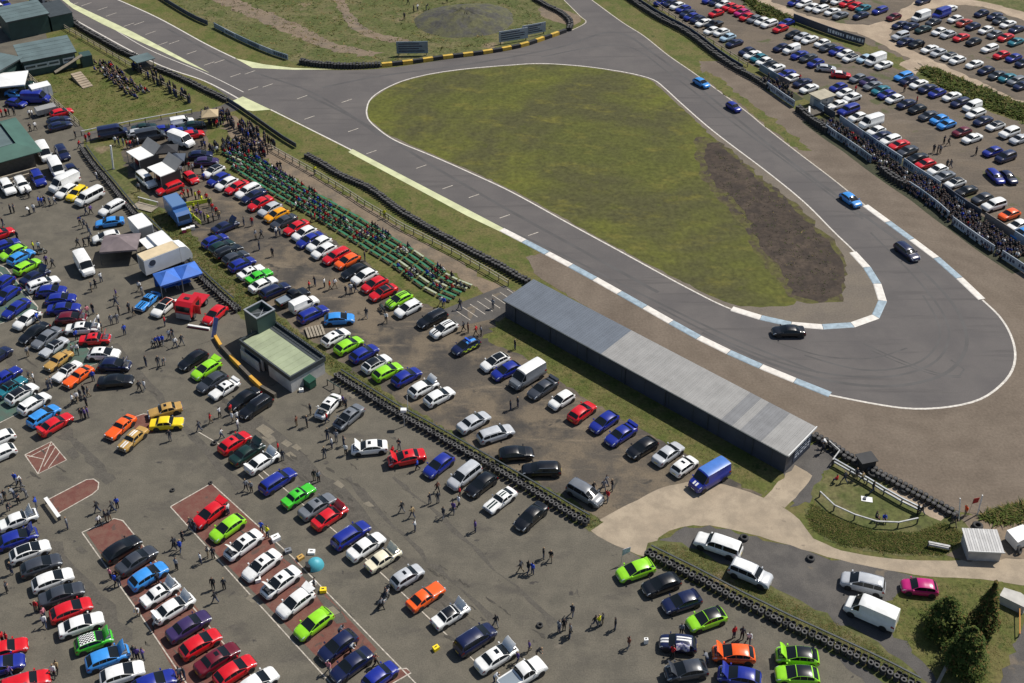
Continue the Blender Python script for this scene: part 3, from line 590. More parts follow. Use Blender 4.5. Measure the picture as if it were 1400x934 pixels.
MB().box(L_ + .4, L_ + 5, 0, 9, 0, 3.2).build('terrace', M_grn, t); MB().box(L_ + .3, L_ + 5.1, -.1, 9.1, 3.2, 3.35).build('terrace_deck', M_darkfas, t)
t, L_ = hut('timing_tower', 'small dark grey tower block beside the pit lane at the top edge', (42, 12), (60, 11), 4, 5.0, M_darkfas, M_navy)
t, L_ = hut('tyre_bay', 'building with broad green hipped roof and sunken flat centre at left edge', (-70, 262), (50, 228), 13, 3.2, M_grnroof2, M_woodd, over=1.2, hip=True)
for k in range(3): MB().box(1, L_ - .5, -2.2 - k * .9, -1.9 - k * .9, 0, 1.0 - .25 * k).build('step_rail', M_wood, t)
# stairs in front of the clubhouse
st = thing('stepped_bank', 'pale concrete steps on the grass below the clubhouse', 'steps', G(112, 112), R(-52))
for k in range(7): MB().box(k * .9 - 3, k * .9 - 2.1, -1.0, 1.0, 0, .9 - .12 * k).build('step', M_conc, st)
# marshal hut, right
M_roofa = mat('ribbed_roof_grey', (.36,.36,.36), .5, noise=(1,.2)); M_roofb = mat('ribbed_roof_pale', (.47,.465,.455), .5, noise=(1,.2)); M_dull = mat('dull_white_rail', (.46,.46,.45), .6, noise=(2,.25))
a = G(1322, 766); b = G(1366, 768); x = axis(a, b)
t = thing('marshal_hut', 'small white hut with ribbed silver roof beside the concrete drive', 'hut', a, math.atan2(x.y, x.x)); L_ = (b - a).length; D_ = 2.5; h = 1.55
for (x0, x1, y0, y1) in ((0,L_,0,.1),(0,L_,D_-.1,D_),(0,.1,.1,D_-.1),(L_-.1,L_,.1,D_-.1)): MB().box(x0, x1, y0, y1, 0, h).build('wall', M_render_, t)
n = 14
for k in range(n):
    x0, x1 = -.2 + (L_ + .4) * k / n, -.2 + (L_ + .4) * (k + 1) / n - .03
    MB().add([(x0,-.2,h+.02),(x1,-.2,h+.02),(x1,D_+.2,h+.35),(x0,D_+.2,h+.35),(x0,-.2,h+.08),(x1,-.2,h+.08),(x1,D_+.2,h+.41),(x0,D_+.2,h+.41)], [(3,2,1,0),(4,5,6,7),(0,1,5,4),(1,2,6,5),(2,3,7,6),(3,0,4,7)]).build('roof_sheet', M_roofa if k % 2 else M_roofb, t)
MB().box(-.25, L_ + .25, -.26, -.21, h - .05, h + .1).build('gutter', M_whitep, t)
# far flat-roofed hut on the spectator bank
a, rz, L_ = rect_from((1120, 150), (1143, 143), 0)
t = thing('commentary_hut', 'flat tan roofed hut on the far spectator bank with white beams', 'hut', a, rz)
L_ = 3.4
MB().box(0, L_, 0, 2.6, 0, 2.1).build('wall', M_render_, t); MB().box(-.3, L_ + .3, -.3, 2.9, 2.1, 2.25).build('roof', mat('tan_roof', (.40,.36,.27), .8, noise=(1,.2)), t); MB().box(.5, 1.7, -.05, 0, .8, 1.7).build('window', M_win, t)
MB().box(-4.2, -.4, -1.8, 1.0, 0, .5).build('deck', M_woodd, t); MB().bar((-3.9, -1.5, .65), (-2.0, .6, .9), .3, .15).build('beam', M_whitep, t); MB().bar((-.6, -1.6, .6), (4.6, -.9, .8), .3, .18).build('beam', M_whitep, t)
# small shelter by the pit fence
a, rz, L_ = rect_from((191, 100), (212, 94), 0)
t = thing('marshal_post', 'small grey green roofed shelter by the pit lane fence', 'hut', a, rz)
MB().box(0, L_, 0, 3, 0, .9).build('wall', M_woodd, t); MB().box(-.3, L_ + .3, -.3, 3.3, 2.2, 2.35).build('roof', M_grnroof, t)
for x in (.1, L_ - .1):
    for y in (.1, 2.9): MB().box(x - .06, x + .06, y - .06, y + .06, .9, 2.2).build('post', M_wood, t)
M_roller = mat('concrete_block', (.5,.48,.44), .85, noise=(1,.2))
t = thing('concrete_block', 'white angular concrete block on the grass at the right edge', 'block', G(1384, 826), R(-35)); MB().prism([(-1.3,-.7),(1.2,-.8),(1.4,.5),(.4,.9),(-1.2,.6)], 0, 1.1).build('block', M_roller, t)

# ------------------------------------------------------------------ boards, banners and fences
def board_run(name, label, cat, pts, h, mats_, seg=3.0, z0=.1, gap=.04, thick=.12, marks=None, postm=None, lean=0):
    ln = px_line(pts, 0); rs = resample(ln, seg); t = thing(name, label, cat, rs[0][0]); o = rs[0][0]
    for i, ((p, d), (q, d2)) in enumerate(zip(rs, rs[1:])):
        m = mats_[i % len(mats_)] if not callable(mats_) else mats_(i, len(rs)); e = (q - p).normalized()
        a = p + e * gap / 2; b = q - e * gap / 2; up = Vector((0, 0, z0 + h / 2))
        bd = MB().bar(a - o + up, b - o + up, thick, h).build('board', m, t)
        if marks and marks(i):
            nrm = Vector((e.y, -e.x, 0)); mk = MB(); L_ = (b - a).length; s_ = .3
            if nrm.y > 0: nrm = -nrm
            while s_ < L_ - .3:
                l = rnd.uniform(.2, .55); c0 = a - o + e * s_ + nrm * (thick / 2 + .006) + Vector((0, 0, z0 + h * .5))
                c1 = c0 + e * min(l, L_ - .25 - s_); mk.bar(c0, c1, .01, h * rnd.uniform(.3, .5)); s_ += l + rnd.uniform(.1, .3)
            tag(mk.build('banner_print', M_mark if m not in (M_banner, M_navy) else M_ltmark, bd), kind='stuff')
    return t
def rail_fence(label, pts, step=2.0, h=1.05, m=None, rails=(.5, 1.0), pm=None, name='rail_fence', rw=.09, rh=.12):
    ln = px_line(pts, 0); rs = resample(ln, step); t = thing(name, label, 'fence', rs[0][0]); o = rs[0][0]; m = m or M_rail; pm = pm or M_woodd
    pmesh = MB().box(-.06, .06, -.06, .06, 0, h).mesh('post', [pm])
    for p, d in rs: link('post', pmesh, t, p - o)
    for (p, d), (q, d2) in zip(rs, rs[1:]):
        for z in rails: MB().bar(p - o + Vector((0, 0, z)), q - o + Vector((0, 0, z)), rw, rh).build('rail', m, t)
    return t
# far right, track side: tyre belt then banner boards
def belt_mesh(pts, h, name, label, wd=.7):
    """rubber belt of stacked tyres, too far away to tell one from the next, faced with conveyor belting"""
    ln = px_line(pts, 0); t = thing(name, label, 'barrier', ln[0]); o = ln[0]; rs = resample(ln, .62); mb = MB()
    for i, (p, d) in enumerate(rs):
        n = Vector((-d.y, d.x, 0))
        for k in (0, 1):
            c_ = p - o + n * (k * .6 - .3); r = .30; hh = h * rnd.uniform(.85, 1.08)
            mb.tube(c_, c_ + Vector((0, 0, hh)), r, r * .96, 8); mb.tube(c_ + Vector((0, 0, hh)), c_ + Vector((0, 0, hh + .02)), r * .5, r * .45, 6, 1)
    tag(mb.build('tyre_stacks', [M_tyred, M_tyrew], t), kind='stuff'); return t
belt_mesh([(857,-2),(880,14),(902,28),(940,48),(979,78),(1006,96),(1030,109),(1050,122)], .95, 'tyre_barrier', 'black tyre barrier along grass at the top of the far straight')
board_run('banner_fence', 'dark blue banners hung behind the far straight tyre barrier', 'banner', [(861,-4),(884,11),(906,25),(944,45),(982,74),(1009,92),(1033,105)], 1.0, [M_banner, M_navy], 4.0)
board_run('advert_hoarding', 'pale advertising boards below the far crowd, left of the dark wall', 'hoarding', [(1048,121),(1062,131),(1076,141),(1090,150)], 1.35, [M_bangrey], 3.0, marks=lambda i: True)
belt_mesh([(1091,152),(1110,168),(1130,182)], 1.2, 'tyre_barrier', 'short black tyre barrier below the flat tan roofed hut')
board_run('advert_hoarding', 'pale advertising boards beside the gravel below the far lettered fence', 'hoarding', [(1128,180),(1148,194),(1168,207),(1204,234)], 1.35, [M_bangrey, M_banmid], 3.2, marks=lambda i: True)
belt_mesh([(1206,236),(1222,248),(1240,258)], 1.1, 'tyre_barrier', 'dark tyre barrier between two runs of pale boards beside the gravel')
board_run('advert_hoarding', 'wavy pale advertising boards beside the gravel at the right', 'hoarding', [(1241,258),(1262,272),(1282,288),(1294,296),(1299,309)], 1.35, [M_bangrey, M_banmid, M_bangrey], 2.6, marks=lambda i: True)
board_run('advert_hoarding', 'pale lettered boards in front of the far crowd at right edge', 'hoarding', [(1301,307),(1320,321),(1344,338),(1367,353)], 1.35, [M_bangrey], 3.0, marks=lambda i: True)
board_run('advert_hoarding', 'last pale board by the gravel, cut by right edge', 'hoarding', [(1368,353),(1388,366),(1430,394)], 1.35, [M_bangrey], 3.0, marks=lambda i: True)
rail_fence('far timber rail fence with long posts above the top tyre barrier', [(879,-4),(910,18),(940,40),(972,60),(1000,78),(1030,97)], 3.0, 1.1, M_wood)
board_run('spectator_fence', 'blue grey boarded fence behind the far crowd, left of the tan hut', 'fence', [(1038,97),(1056,108),(1074,118),(1090,127)], 1.5, [M_banmid, M_banmid, M_bantan], 3.0)
board_run('spectator_fence', 'dark boarded fence behind the far crowd, right of the tan hut', 'fence', [(1112,146),(1130,158),(1146,167)], 1.5, [M_banmid, M_navy], 3.0)
board_run('spectator_fence', 'pale lettered fence behind the far crowd below the white box van', 'fence', [(1147,168),(1166,181),(1186,195),(1210,211),(1233,226)], 1.5, [M_bangrey, M_bangrey, M_banmid], 3.4, marks=lambda i: i > 1)
board_run('spectator_fence', 'grey board fence behind the far crowd below the red and white cars', 'fence', [(1234,227),(1252,240),(1270,251),(1285,261)], 1.5, [M_bangrey], 3.0, marks=lambda i: i % 2 == 0)
board_run('spectator_fence', 'dark navy board fence behind the far crowd below the orange car', 'fence', [(1286,262),(1305,276),(1324,289),(1344,301)], 1.5, [M_navy, M_banner], 3.0, marks=lambda i: i % 2 == 1)
board_run('spectator_fence', 'brown and pale board fence behind the far crowd at right edge', 'fence', [(1345,302),(1364,314),(1384,327),(1430,356)], 1.5, [M_bantan, M_bantan, M_bangrey], 3.0, marks=lambda i: i > 3)
board_run('long_banner', 'long dark blue banner fence between two far car parks', 'banner', [(1084,29),(1110,39),(1140,50),(1168,59),(1190,65)], 1.7, [M_banner, M_navy], 4.5, marks=lambda i: i > 1)
# top: banners round the outside of the chicane
board_run('trackside_banner', 'dark banner boards along the grass above the start line', 'banner', [(212,-6),(240,12),(268,28),(292,38)], 1.0, [M_banner], 4.0)
board_run('trackside_banner', 'pale and blue banner boards above the pale green run-off', 'banner', [(293,38),(320,52),(350,66),(380,78),(411,87)], 1.1, [M_banmid, M_bangrey, M_banmid], 4.2, marks=lambda i: i % 2)
belt_mesh([(412,87),(440,91),(480,93),(520,91)], 1.0, 'tyre_barrier', 'dark tyre barrier between pale banners and striped barrier at the top')
board_run('striped_barrier', 'black and yellow striped barrier blocks round the chicane', 'barrier', [(522,91),(560,87),(610,80),(660,74),(710,65),(745,54),(776,43)], .75, [M_yel, M_blacky], 2.1, z0=0, thick=.7)
belt_mesh([(778,42),(780,32),(768,20),(748,10),(730,0)], .8, 'tyre_barrier', 'dark tyre barrier curving away beyond the striped barrier')
def board(label, c, wd, h, m, az, z0=.5, bars=4):
    t = thing('advert_sign', label, 'sign', G(*c), az); MB().box(-wd/2, wd/2, -.06, .06, z0, z0 + h).build('panel', m, t)
    for x in (-wd/2 + .4, wd/2 - .4): MB().box(x - .07, x + .07, .06, .2, 0, z0 + h).build('post', M_woodd, t)
    mk = MB()
    for k in range(bars): mk.box(-wd/2 + .4, wd/2 - rnd.uniform(.4, 2), -.07, -.061, z0 + h * (.15 + .2*k), z0 + h * (.25 + .2*k))
    tag(mk.build('sign_print', M_mark if m is not M_banner else M_ltmark, t), kind='stuff')
board('blue and white roadside sign on the rough grass above the striped barrier', (564, 76), 6.4, 2.6, M_banmid, R(2)); board('long white sign tilted along the striped barrier, left of the two', (702, 58), 6.5, 2.4, M_bangrey, R(22)); board('long white sign tilted along the striped barrier, right of the two', (730, 49), 5.5, 2.2, M_bangrey, R(26))
# pit lane side
belt_mesh([(60,2),(86,18),(108,38),(140,57),(166,72),(196,84)], .9, 'tyre_barrier', 'dark tyre barrier along the pit lane from the top edge'); belt_mesh([(214,95),(236,104),(258,114),(282,126),(312,140)], .8, 'tyre_barrier', 'dark tyre barrier along the pit lane by the lower spectators')
rail_fence('timber rail fence between the clubhouse and the pit lane', [(64,14),(86,38),(110,52),(148,74),(180,93),(206,108),(236,126),(262,142)], 2.6, 1.1, M_wood)
board_run('armco_barrier', 'dark blue steel barrier along the grass from the pit exit', 'barrier', [(312,140),(332,153),(356,170),(384,190),(402,201),(420,212)], .85, [M_banner, M_navy], 4.0, z0=.15)
belt_mesh([(420,215),(440,226),(462,240),(484,250),(502,258),(520,270),(546,290),(572,306),(596,320),(622,334),(646,347),(666,357),(690,370),(708,381),(722,388)], .75, 'tyre_barrier', 'long tyre barrier between the spectator path and the track verge')
rail_fence('double rail fence along the worn spectator path', [(372,206),(400,222),(430,239),(452,252),(478,268),(502,284),(526,298),(548,312),(584,330),(622,349),(650,365),(678,381),(706,398)], 2.0, 1.1, M_rail, (.55, 1.05))
rail_fence('white rail fence along the access road', [(112,186),(140,180),(200,168),(250,159),(278,152)], 2.8, 1.0, M_whitep, (.95,)); rail_fence('low rail fence from the stalls to the access road', [(40,106),(58,124),(76,142),(96,160),(115,178)], 2.4, 1.1, M_wood, (.5, 1.0))
rail_fence('pale rail fence around the lower edge of the grass enclosure', [(1120,680),(1130,692),(1144,702),(1180,716),(1216,724),(1240,720),(1276,710)], 2.4, .95, M_dull, (.9,), rw=.14)
rail_fence('heavy double rail along the upper edge of the grass enclosure', [(1139,636),(1160,648),(1190,665),(1220,684),(1250,699),(1274,711)], 2.2, 1.0, M_steel, (.5, .95), rw=.16, rh=.2)
rail_fence('short white rail closing the enclosure end beside the shed', [(1137,637),(1148,622),(1122,606)], 2.0, 1.0, M_dull, (.95,), rw=.12)
rail_fence('white bench-like rail in front of the marshal hut', [(1268,748),(1290,753),(1324,757)], 2.2, .8, M_dull, (.4, .75), rw=.25)
rail_fence('thin handrail beside the bank at the end of the office', [(448,527),(466,538)], 1.2, 1.0, M_grn, (.95,), rw=.06)
# yellow barrier by the office
board_run('water_barrier', 'orange yellow barrier run bending around the office front', 'barrier', [(294,462),(298,471),(318,493),(342,518),(370,542),(395,547)], .65, [mat('orange_barrier', (.66,.36,.05), .5, noise=(1,.2)), M_woodd], 2.7, z0=0, thick=.4)
# lot-side posts
def pole(label, c, h, tilt=0, r=.07, m=None):
    t = thing('marker_post', label, 'post', G(*c)); MB().tube((0,0,0), (tilt, 0, h), r, r, 8).build('shaft', m or M_whitep, t); MB().tube((0,0,0), (0,0,.06), r * 2.2, r * 2, 8).build('foot', M_dkmetal, t)
pole('white post on the grass beside the twin trailer roofs', (155, 231), 4.5, .3, .16); pole('leaning white pole left of the flag marshal', (1311, 712), 3.4, -.5); pole('upright white pole right of the flag marshal', (1336, 704), 3.0); pole('white post at the fence bend by the pit lane', (85, 36), 2.6, .2, .12)
pole('slim white post behind the silver saloon in the dirt lot', (558, 566), 3.0, 0, .04)
t = thing('floodlight', 'white floodlight on a post above the long tyre wall', 'lamp', G(553, 583)); MB().tube((0,0,0),(0,0,2.4),.06,.05,8).build('post', M_steel, t); MB().box(-.35,.35,-.25,.25,2.4,2.75).build('lamp_head', M_whitep, t)
t = thing('flag_board', 'red and white board lying on the tarmac near the red truck', 'board', G(272, 449), R(-14)); MB().box(-1.6,1.6,-.15,.15,.0,.35).build('panel', M_whitep, t); MB().box(-1.6,1.6,-.17,-.151,.0,.2).build('red_band', mat('board_red', (.30,.02,.03), .5), t)
t = thing('feather_flag', 'blue feather flag standing beside the red car and yellow barrier', 'flag', G(288, 466), R(30)); MB().tube((0,0,0),(.9,0,3.6),.03,.02,6).build('mast', M_whitep, t); MB().add([(.1,0,.5),(.95,0,3.6),(1.5,.02,3.2),(.75,.02,.4),(.1,.02,.5),(.95,.02,3.6),(1.5,.04,3.2),(.75,.04,.4)], [(0,1,2,3),(7,6,5,4),(0,4,5,1),(1,5,6,2),(2,6,7,3),(3,7,4,0)]).build('sail', mat('flag_blue', (.12,.20,.55), .6, noise=(2,.3)), t)
t = thing('feather_flag', 'small white and blue flag standing beside the first lime hatchback', 'flag', G(849, 772), R(15)); MB().tube((0,0,0),(.1,0,2.2),.025,.02,6).build('mast', M_steel, t); MB().add([(.08,0,1.3),(.1,0,2.2),(1.0,.05,2.3),(.95,.05,1.6),(.08,.03,1.3),(.1,.03,2.2),(1.0,.08,2.3),(.95,.08,1.6)], [(0,1,2,3),(7,6,5,4),(0,4,5,1),(1,5,6,2),(2,6,7,3),(3,7,4,0)]).build('sail', mat('flag_white', (.55,.55,.68), .6, noise=(3,.5)), t)

# ------------------------------------------------------------------ tyre walls round the paddock
def torus(r, tr, nu, nv, mats_):
    mb = MB()
    for i in range(nu):
        for j in range(nv):
            a, b = 2*math.pi*i/nu, 2*math.pi*(j+.5)/nv; mb.v.append(((r + tr*math.cos(b)) * math.cos(a), (r + tr*math.cos(b)) * math.sin(a), tr * .95 * math.sin(b)))
    for i in range(nu):
        for j in range(nv):
            mb.f.append((i*nv+j, ((i+1)%nu)*nv+j, ((i+1)%nu)*nv+(j+1)%nv, i*nv+(j+1)%nv)); mb.m.append(1 if j in (0, 1) and nv >= 6 and len(mats_) > 1 else 0)
    return mb
TY = torus(.225, .095, 14, 6, [M_tyred, M_tyrew]); TYM = TY.mesh('tyre', [M_tyred, M_tyrew], True)
TYM2 = TY.mesh('tyre', [M_tyred, M_tyred], True)
TYL = torus(.225, .095, 9, 4, [M_tyred])
def tyre_wall(label, pts, levels=4, side=1, near=True):
    ln = px_line(pts, 0); rs = resample(ln, .66); t = thing('tyre_wall', label, 'tyre wall', rs[0][0]); o = rs[0][0]; low = MB(); n = 0
    for i, (p, d) in enumerate(rs):
        nn = Vector((-d.y, d.x, 0))
        for row in (0, 1):
            q = p - o + nn * (.58 * row - .3) + Vector((rnd.gauss(0, .03), rnd.gauss(0, .03), 0))
            for k in range(levels - row):
                z = .10 + .19 * k
                if row == 0 and k == levels - 1 and near and n < 300:
                    y = link('tyre', TYM if rnd.random() < .8 else TYM2, t, q + Vector((0, 0, z))); y.rotation_euler = (rnd.gauss(0, .08), rnd.gauss(0, .08), rnd.random() * 6); n += 1
                else: low.add([(v[0] + q.x + .02 * math.sin(k * 9 + i), v[1] + q.y, v[2] + z) for v in TYL.v], TYL.f)
    tag(low.build('tyre_stacks', [M_tyred], t, smooth=True), kind='stuff')
    for (p, d), (q, d2) in zip(rs[::4], rs[4::4]):
        nn = Vector((-d.y, d.x, 0)) * .62; MB().bar(p - o + nn + Vector((0,0,.92)), q - o + nn + Vector((0,0,.92)), .16, .12).build('rail', M_darkfas, t)
    return t
tyre_wall('tyre wall of stacked black tyres along the upper paddock grass', [(114,206),(128,226),(150,252),(168,274),(186,296)], 4)
tyre_wall('stacked tyre wall behind the gazebos from footbridge to office', [(194,302),(212,318),(240,346),(266,372),(300,404),(326,426)], 4)
tyre_wall('long wall of stacked tyres from office bin to concrete drive', [(462,516),(500,540),(540,565),(580,587),(620,610),(660,633),(700,656),(740,680),(776,702),(802,717)], 4)
tyre_wall('stacked tyre wall beside lime green hatchbacks and the trees', [(886,759),(920,776),(960,796),(1000,818),(1040,838),(1080,858),(1120,876),(1160,895),(1200,914),(1250,940),(1290,962)], 4)
belt_mesh([(1114,600),(1126,606),(1146,620),(1166,632),(1196,648),(1226,664),(1256,680),(1286,696),(1310,710)], .7, 'tyre_barrier', 'tyre barrier between gravel trap and grass enclosure')
def loose(label, c, r=1.0, flat=True):
    t = link('loose_tyre', TYM2, None, G(*c) + Vector((0, 0, .13 * r))); t.scale = (r, r, r * 1.3); tag(t, label, 'tyre', 'loose tyres on the ground')
    if not flat: t.rotation_euler = (R(70), 0, .5); t.location.z = .3 * r
loose('large tyre lying on dark gravel beside the white canopy pickup', (1017, 737), 1.6); loose('thick tyre lying at the edge of concrete drive left of white people carrier', (1108, 765), 1.5); loose('black tyre lying alone on the tarmac right of the dark people carrier', (738, 856), 1.1); loose('small tyre on tarmac beside the red bay corner', (288, 661), .8); loose('tyre on the tarmac left of red hatchback in the middle row', (293, 607), 1.2); loose('lone tyre on tarmac above the two red bays', (236, 671), .9)
for c, l in (((1158,628),'first big tyre left of the black box on the barrier'),((1170,634),'second big tyre touching the black box on the barrier'),((1192,650),'pale rimmed big tyre right of the black box on the barrier'),((1204,654),'second big tyre right of the black box on the barrier'),((1236,672),'big tyre on the barrier above the sand heap'),((1292,700),'big tyre on the barrier left of the flag marshal'),((1336,721),'big tyre in front of the marshal hut roof')): loose(l, c, 1.9)
t = thing('observer_box', 'black box shelter standing on the tyre barrier above the enclosure', 'box', G(1182, 640), R(15)); MB().prism([(-.9,-.7),(.9,-.7),(1.1,.6),(-.7,.8)], 0, 1.5).build('body', M_blacky, t); MB().box(-1.0, 1.1, -.8, .9, 1.5, 1.6).build('lid', M_blacky, t)
t = thing('picnic_blanket', 'white picnic blanket spread on the enclosure grass', 'blanket', G(1185, 683) + Vector((0,0,.04)), R(-12)); MB().box(-.62, .62, -.4, .4, 0, .03).build('cloth', M_whitep, t); MB().box(-.4, -.1, -.2, .1, .031, .2).build('bag', M_navy, t)

# ------------------------------------------------------------------ spectator benches
bpoly = [G(*q) for q in [(306,205),(322,200),(350,216),(378,233),(422,259),(454,276),(496,300),(544,329),(576,348),(620,379),(650,388),(640,412),(606,412),(582,399),(548,379),(512,352),(484,337),(440,310),(410,294),(368,268),(336,246),(308,224)]]
up = px_line([(314,199),(350,216),(378,233),(422,259),(454,276),(496,300),(544,329),(576,348),(620,379),(652,392)], 0)
bm_s = MB().box(-1.15, 1.15, -.18, .18, .40, .46).mesh('seat', [M_benchg]); bm_b = MB().box(-1.15, 1.15, -.38, -.20, .20, .25).mesh('footboard', [M_woodd])
bm_sl = MB().box(-1.15, 1.15, -.16, .16, .40, .46).mesh('seat', [M_benchl]); bm_l = MB().box(-.05, .05, -.36, .12, 0, .40).mesh('leg', [M_woodd])
BENCHES = []; nb = 0
for row in range(14):
    offl = []
    for i, (p, d) in enumerate(resample(up, .8)): n_ = Vector((d.y, -d.x, 0)); offl.append(p + n_ * (.5 + row * 1.12))
    for i, (p, d) in enumerate(resample(offl, 2.62)):
        if not inside(p, bpoly) or nb >= 290: continue
        pale = rnd.random() < (.35 if p.x > -17 else .08)
        o = thing('bench', ('pale bare plank bench in the %s row back from the path' if pale else 'green plank bench in the %s row back from the path') % ORD[row], 'bench', p + Vector((0, 0, .02)), math.atan2(d.y, d.x) + rnd.gauss(0, .015), 'benches in the %s row back from the path' % ORD[row])
        link('seat', bm_sl if pale else bm_s, o); link('footboard', bm_b, o); link('leg', bm_l, o, (-.85, 0, 0)); link('leg', bm_l, o, (.85, 0, 0)); nb += 1
        BENCHES.append((p.copy(), math.atan2(d.y, d.x), row))
# ------------------------------------------------------------------ vehicles
PAL = {'white':'#e9e9e6','silver':'#b9bcc0','grey':'#6f7379','dark grey':'#3a3e46','black':'#0d0f14','blue':'#1a2a8c','dark blue':'#141d44','light blue':'#3a8fdc','pale blue':'#a9c4d6',
       'lime green':'#93da26','green':'#42c22c','dark green':'#14302a','red':'#cf1620','maroon':'#651022','orange':'#f4601a','amber':'#f4a312','yellow':'#f2d21a','tan':'#b8924e','purple':'#3a2b58',
       'pink':'#b8186e','teal':'#1f6f7e','cream':'#e8e0c4','rust':'#a8402c'}
M_paint = mat('car_paint', rough=.32, spec=.5, coat=.6, objcol=True, noise=(1.6,.13))
M_metal = mat('silver_paint', rough=.30, metal=.0, spec=.7, coat=.8, objcol=True)
M_glass = mat('car_glass', (.009,.012,.015), .08, spec=.38)
M_trim = mat('black_trim', (.018,.018,.020), .55)
M_tyre = mat('tyre_rubber', (.022,.022,.023), .85)
M_rim = mat('alloy_rim', (.42,.43,.45), .35, .6)
M_rimd = mat('dark_rim', (.06,.06,.065), .4, .4)
M_chrome = mat('chrome', (.65,.66,.68), .18, .9)
M_lamp = mat('headlamp_glass', (.62,.66,.70), .1, spec=.8)
M_tail = mat('tail_lamp_glass', (.30,.012,.014), .15, spec=.7)
M_ywp = mat('yellow_plate', (.70,.52,.06), .5); M_wp = mat('white_plate', (.75,.75,.72), .5)
M_eng = mat('engine_bay', (.035,.035,.037), .6, noise=(6,.6))
M_bay = mat('load_bed', (.20,.24,.28), .5)

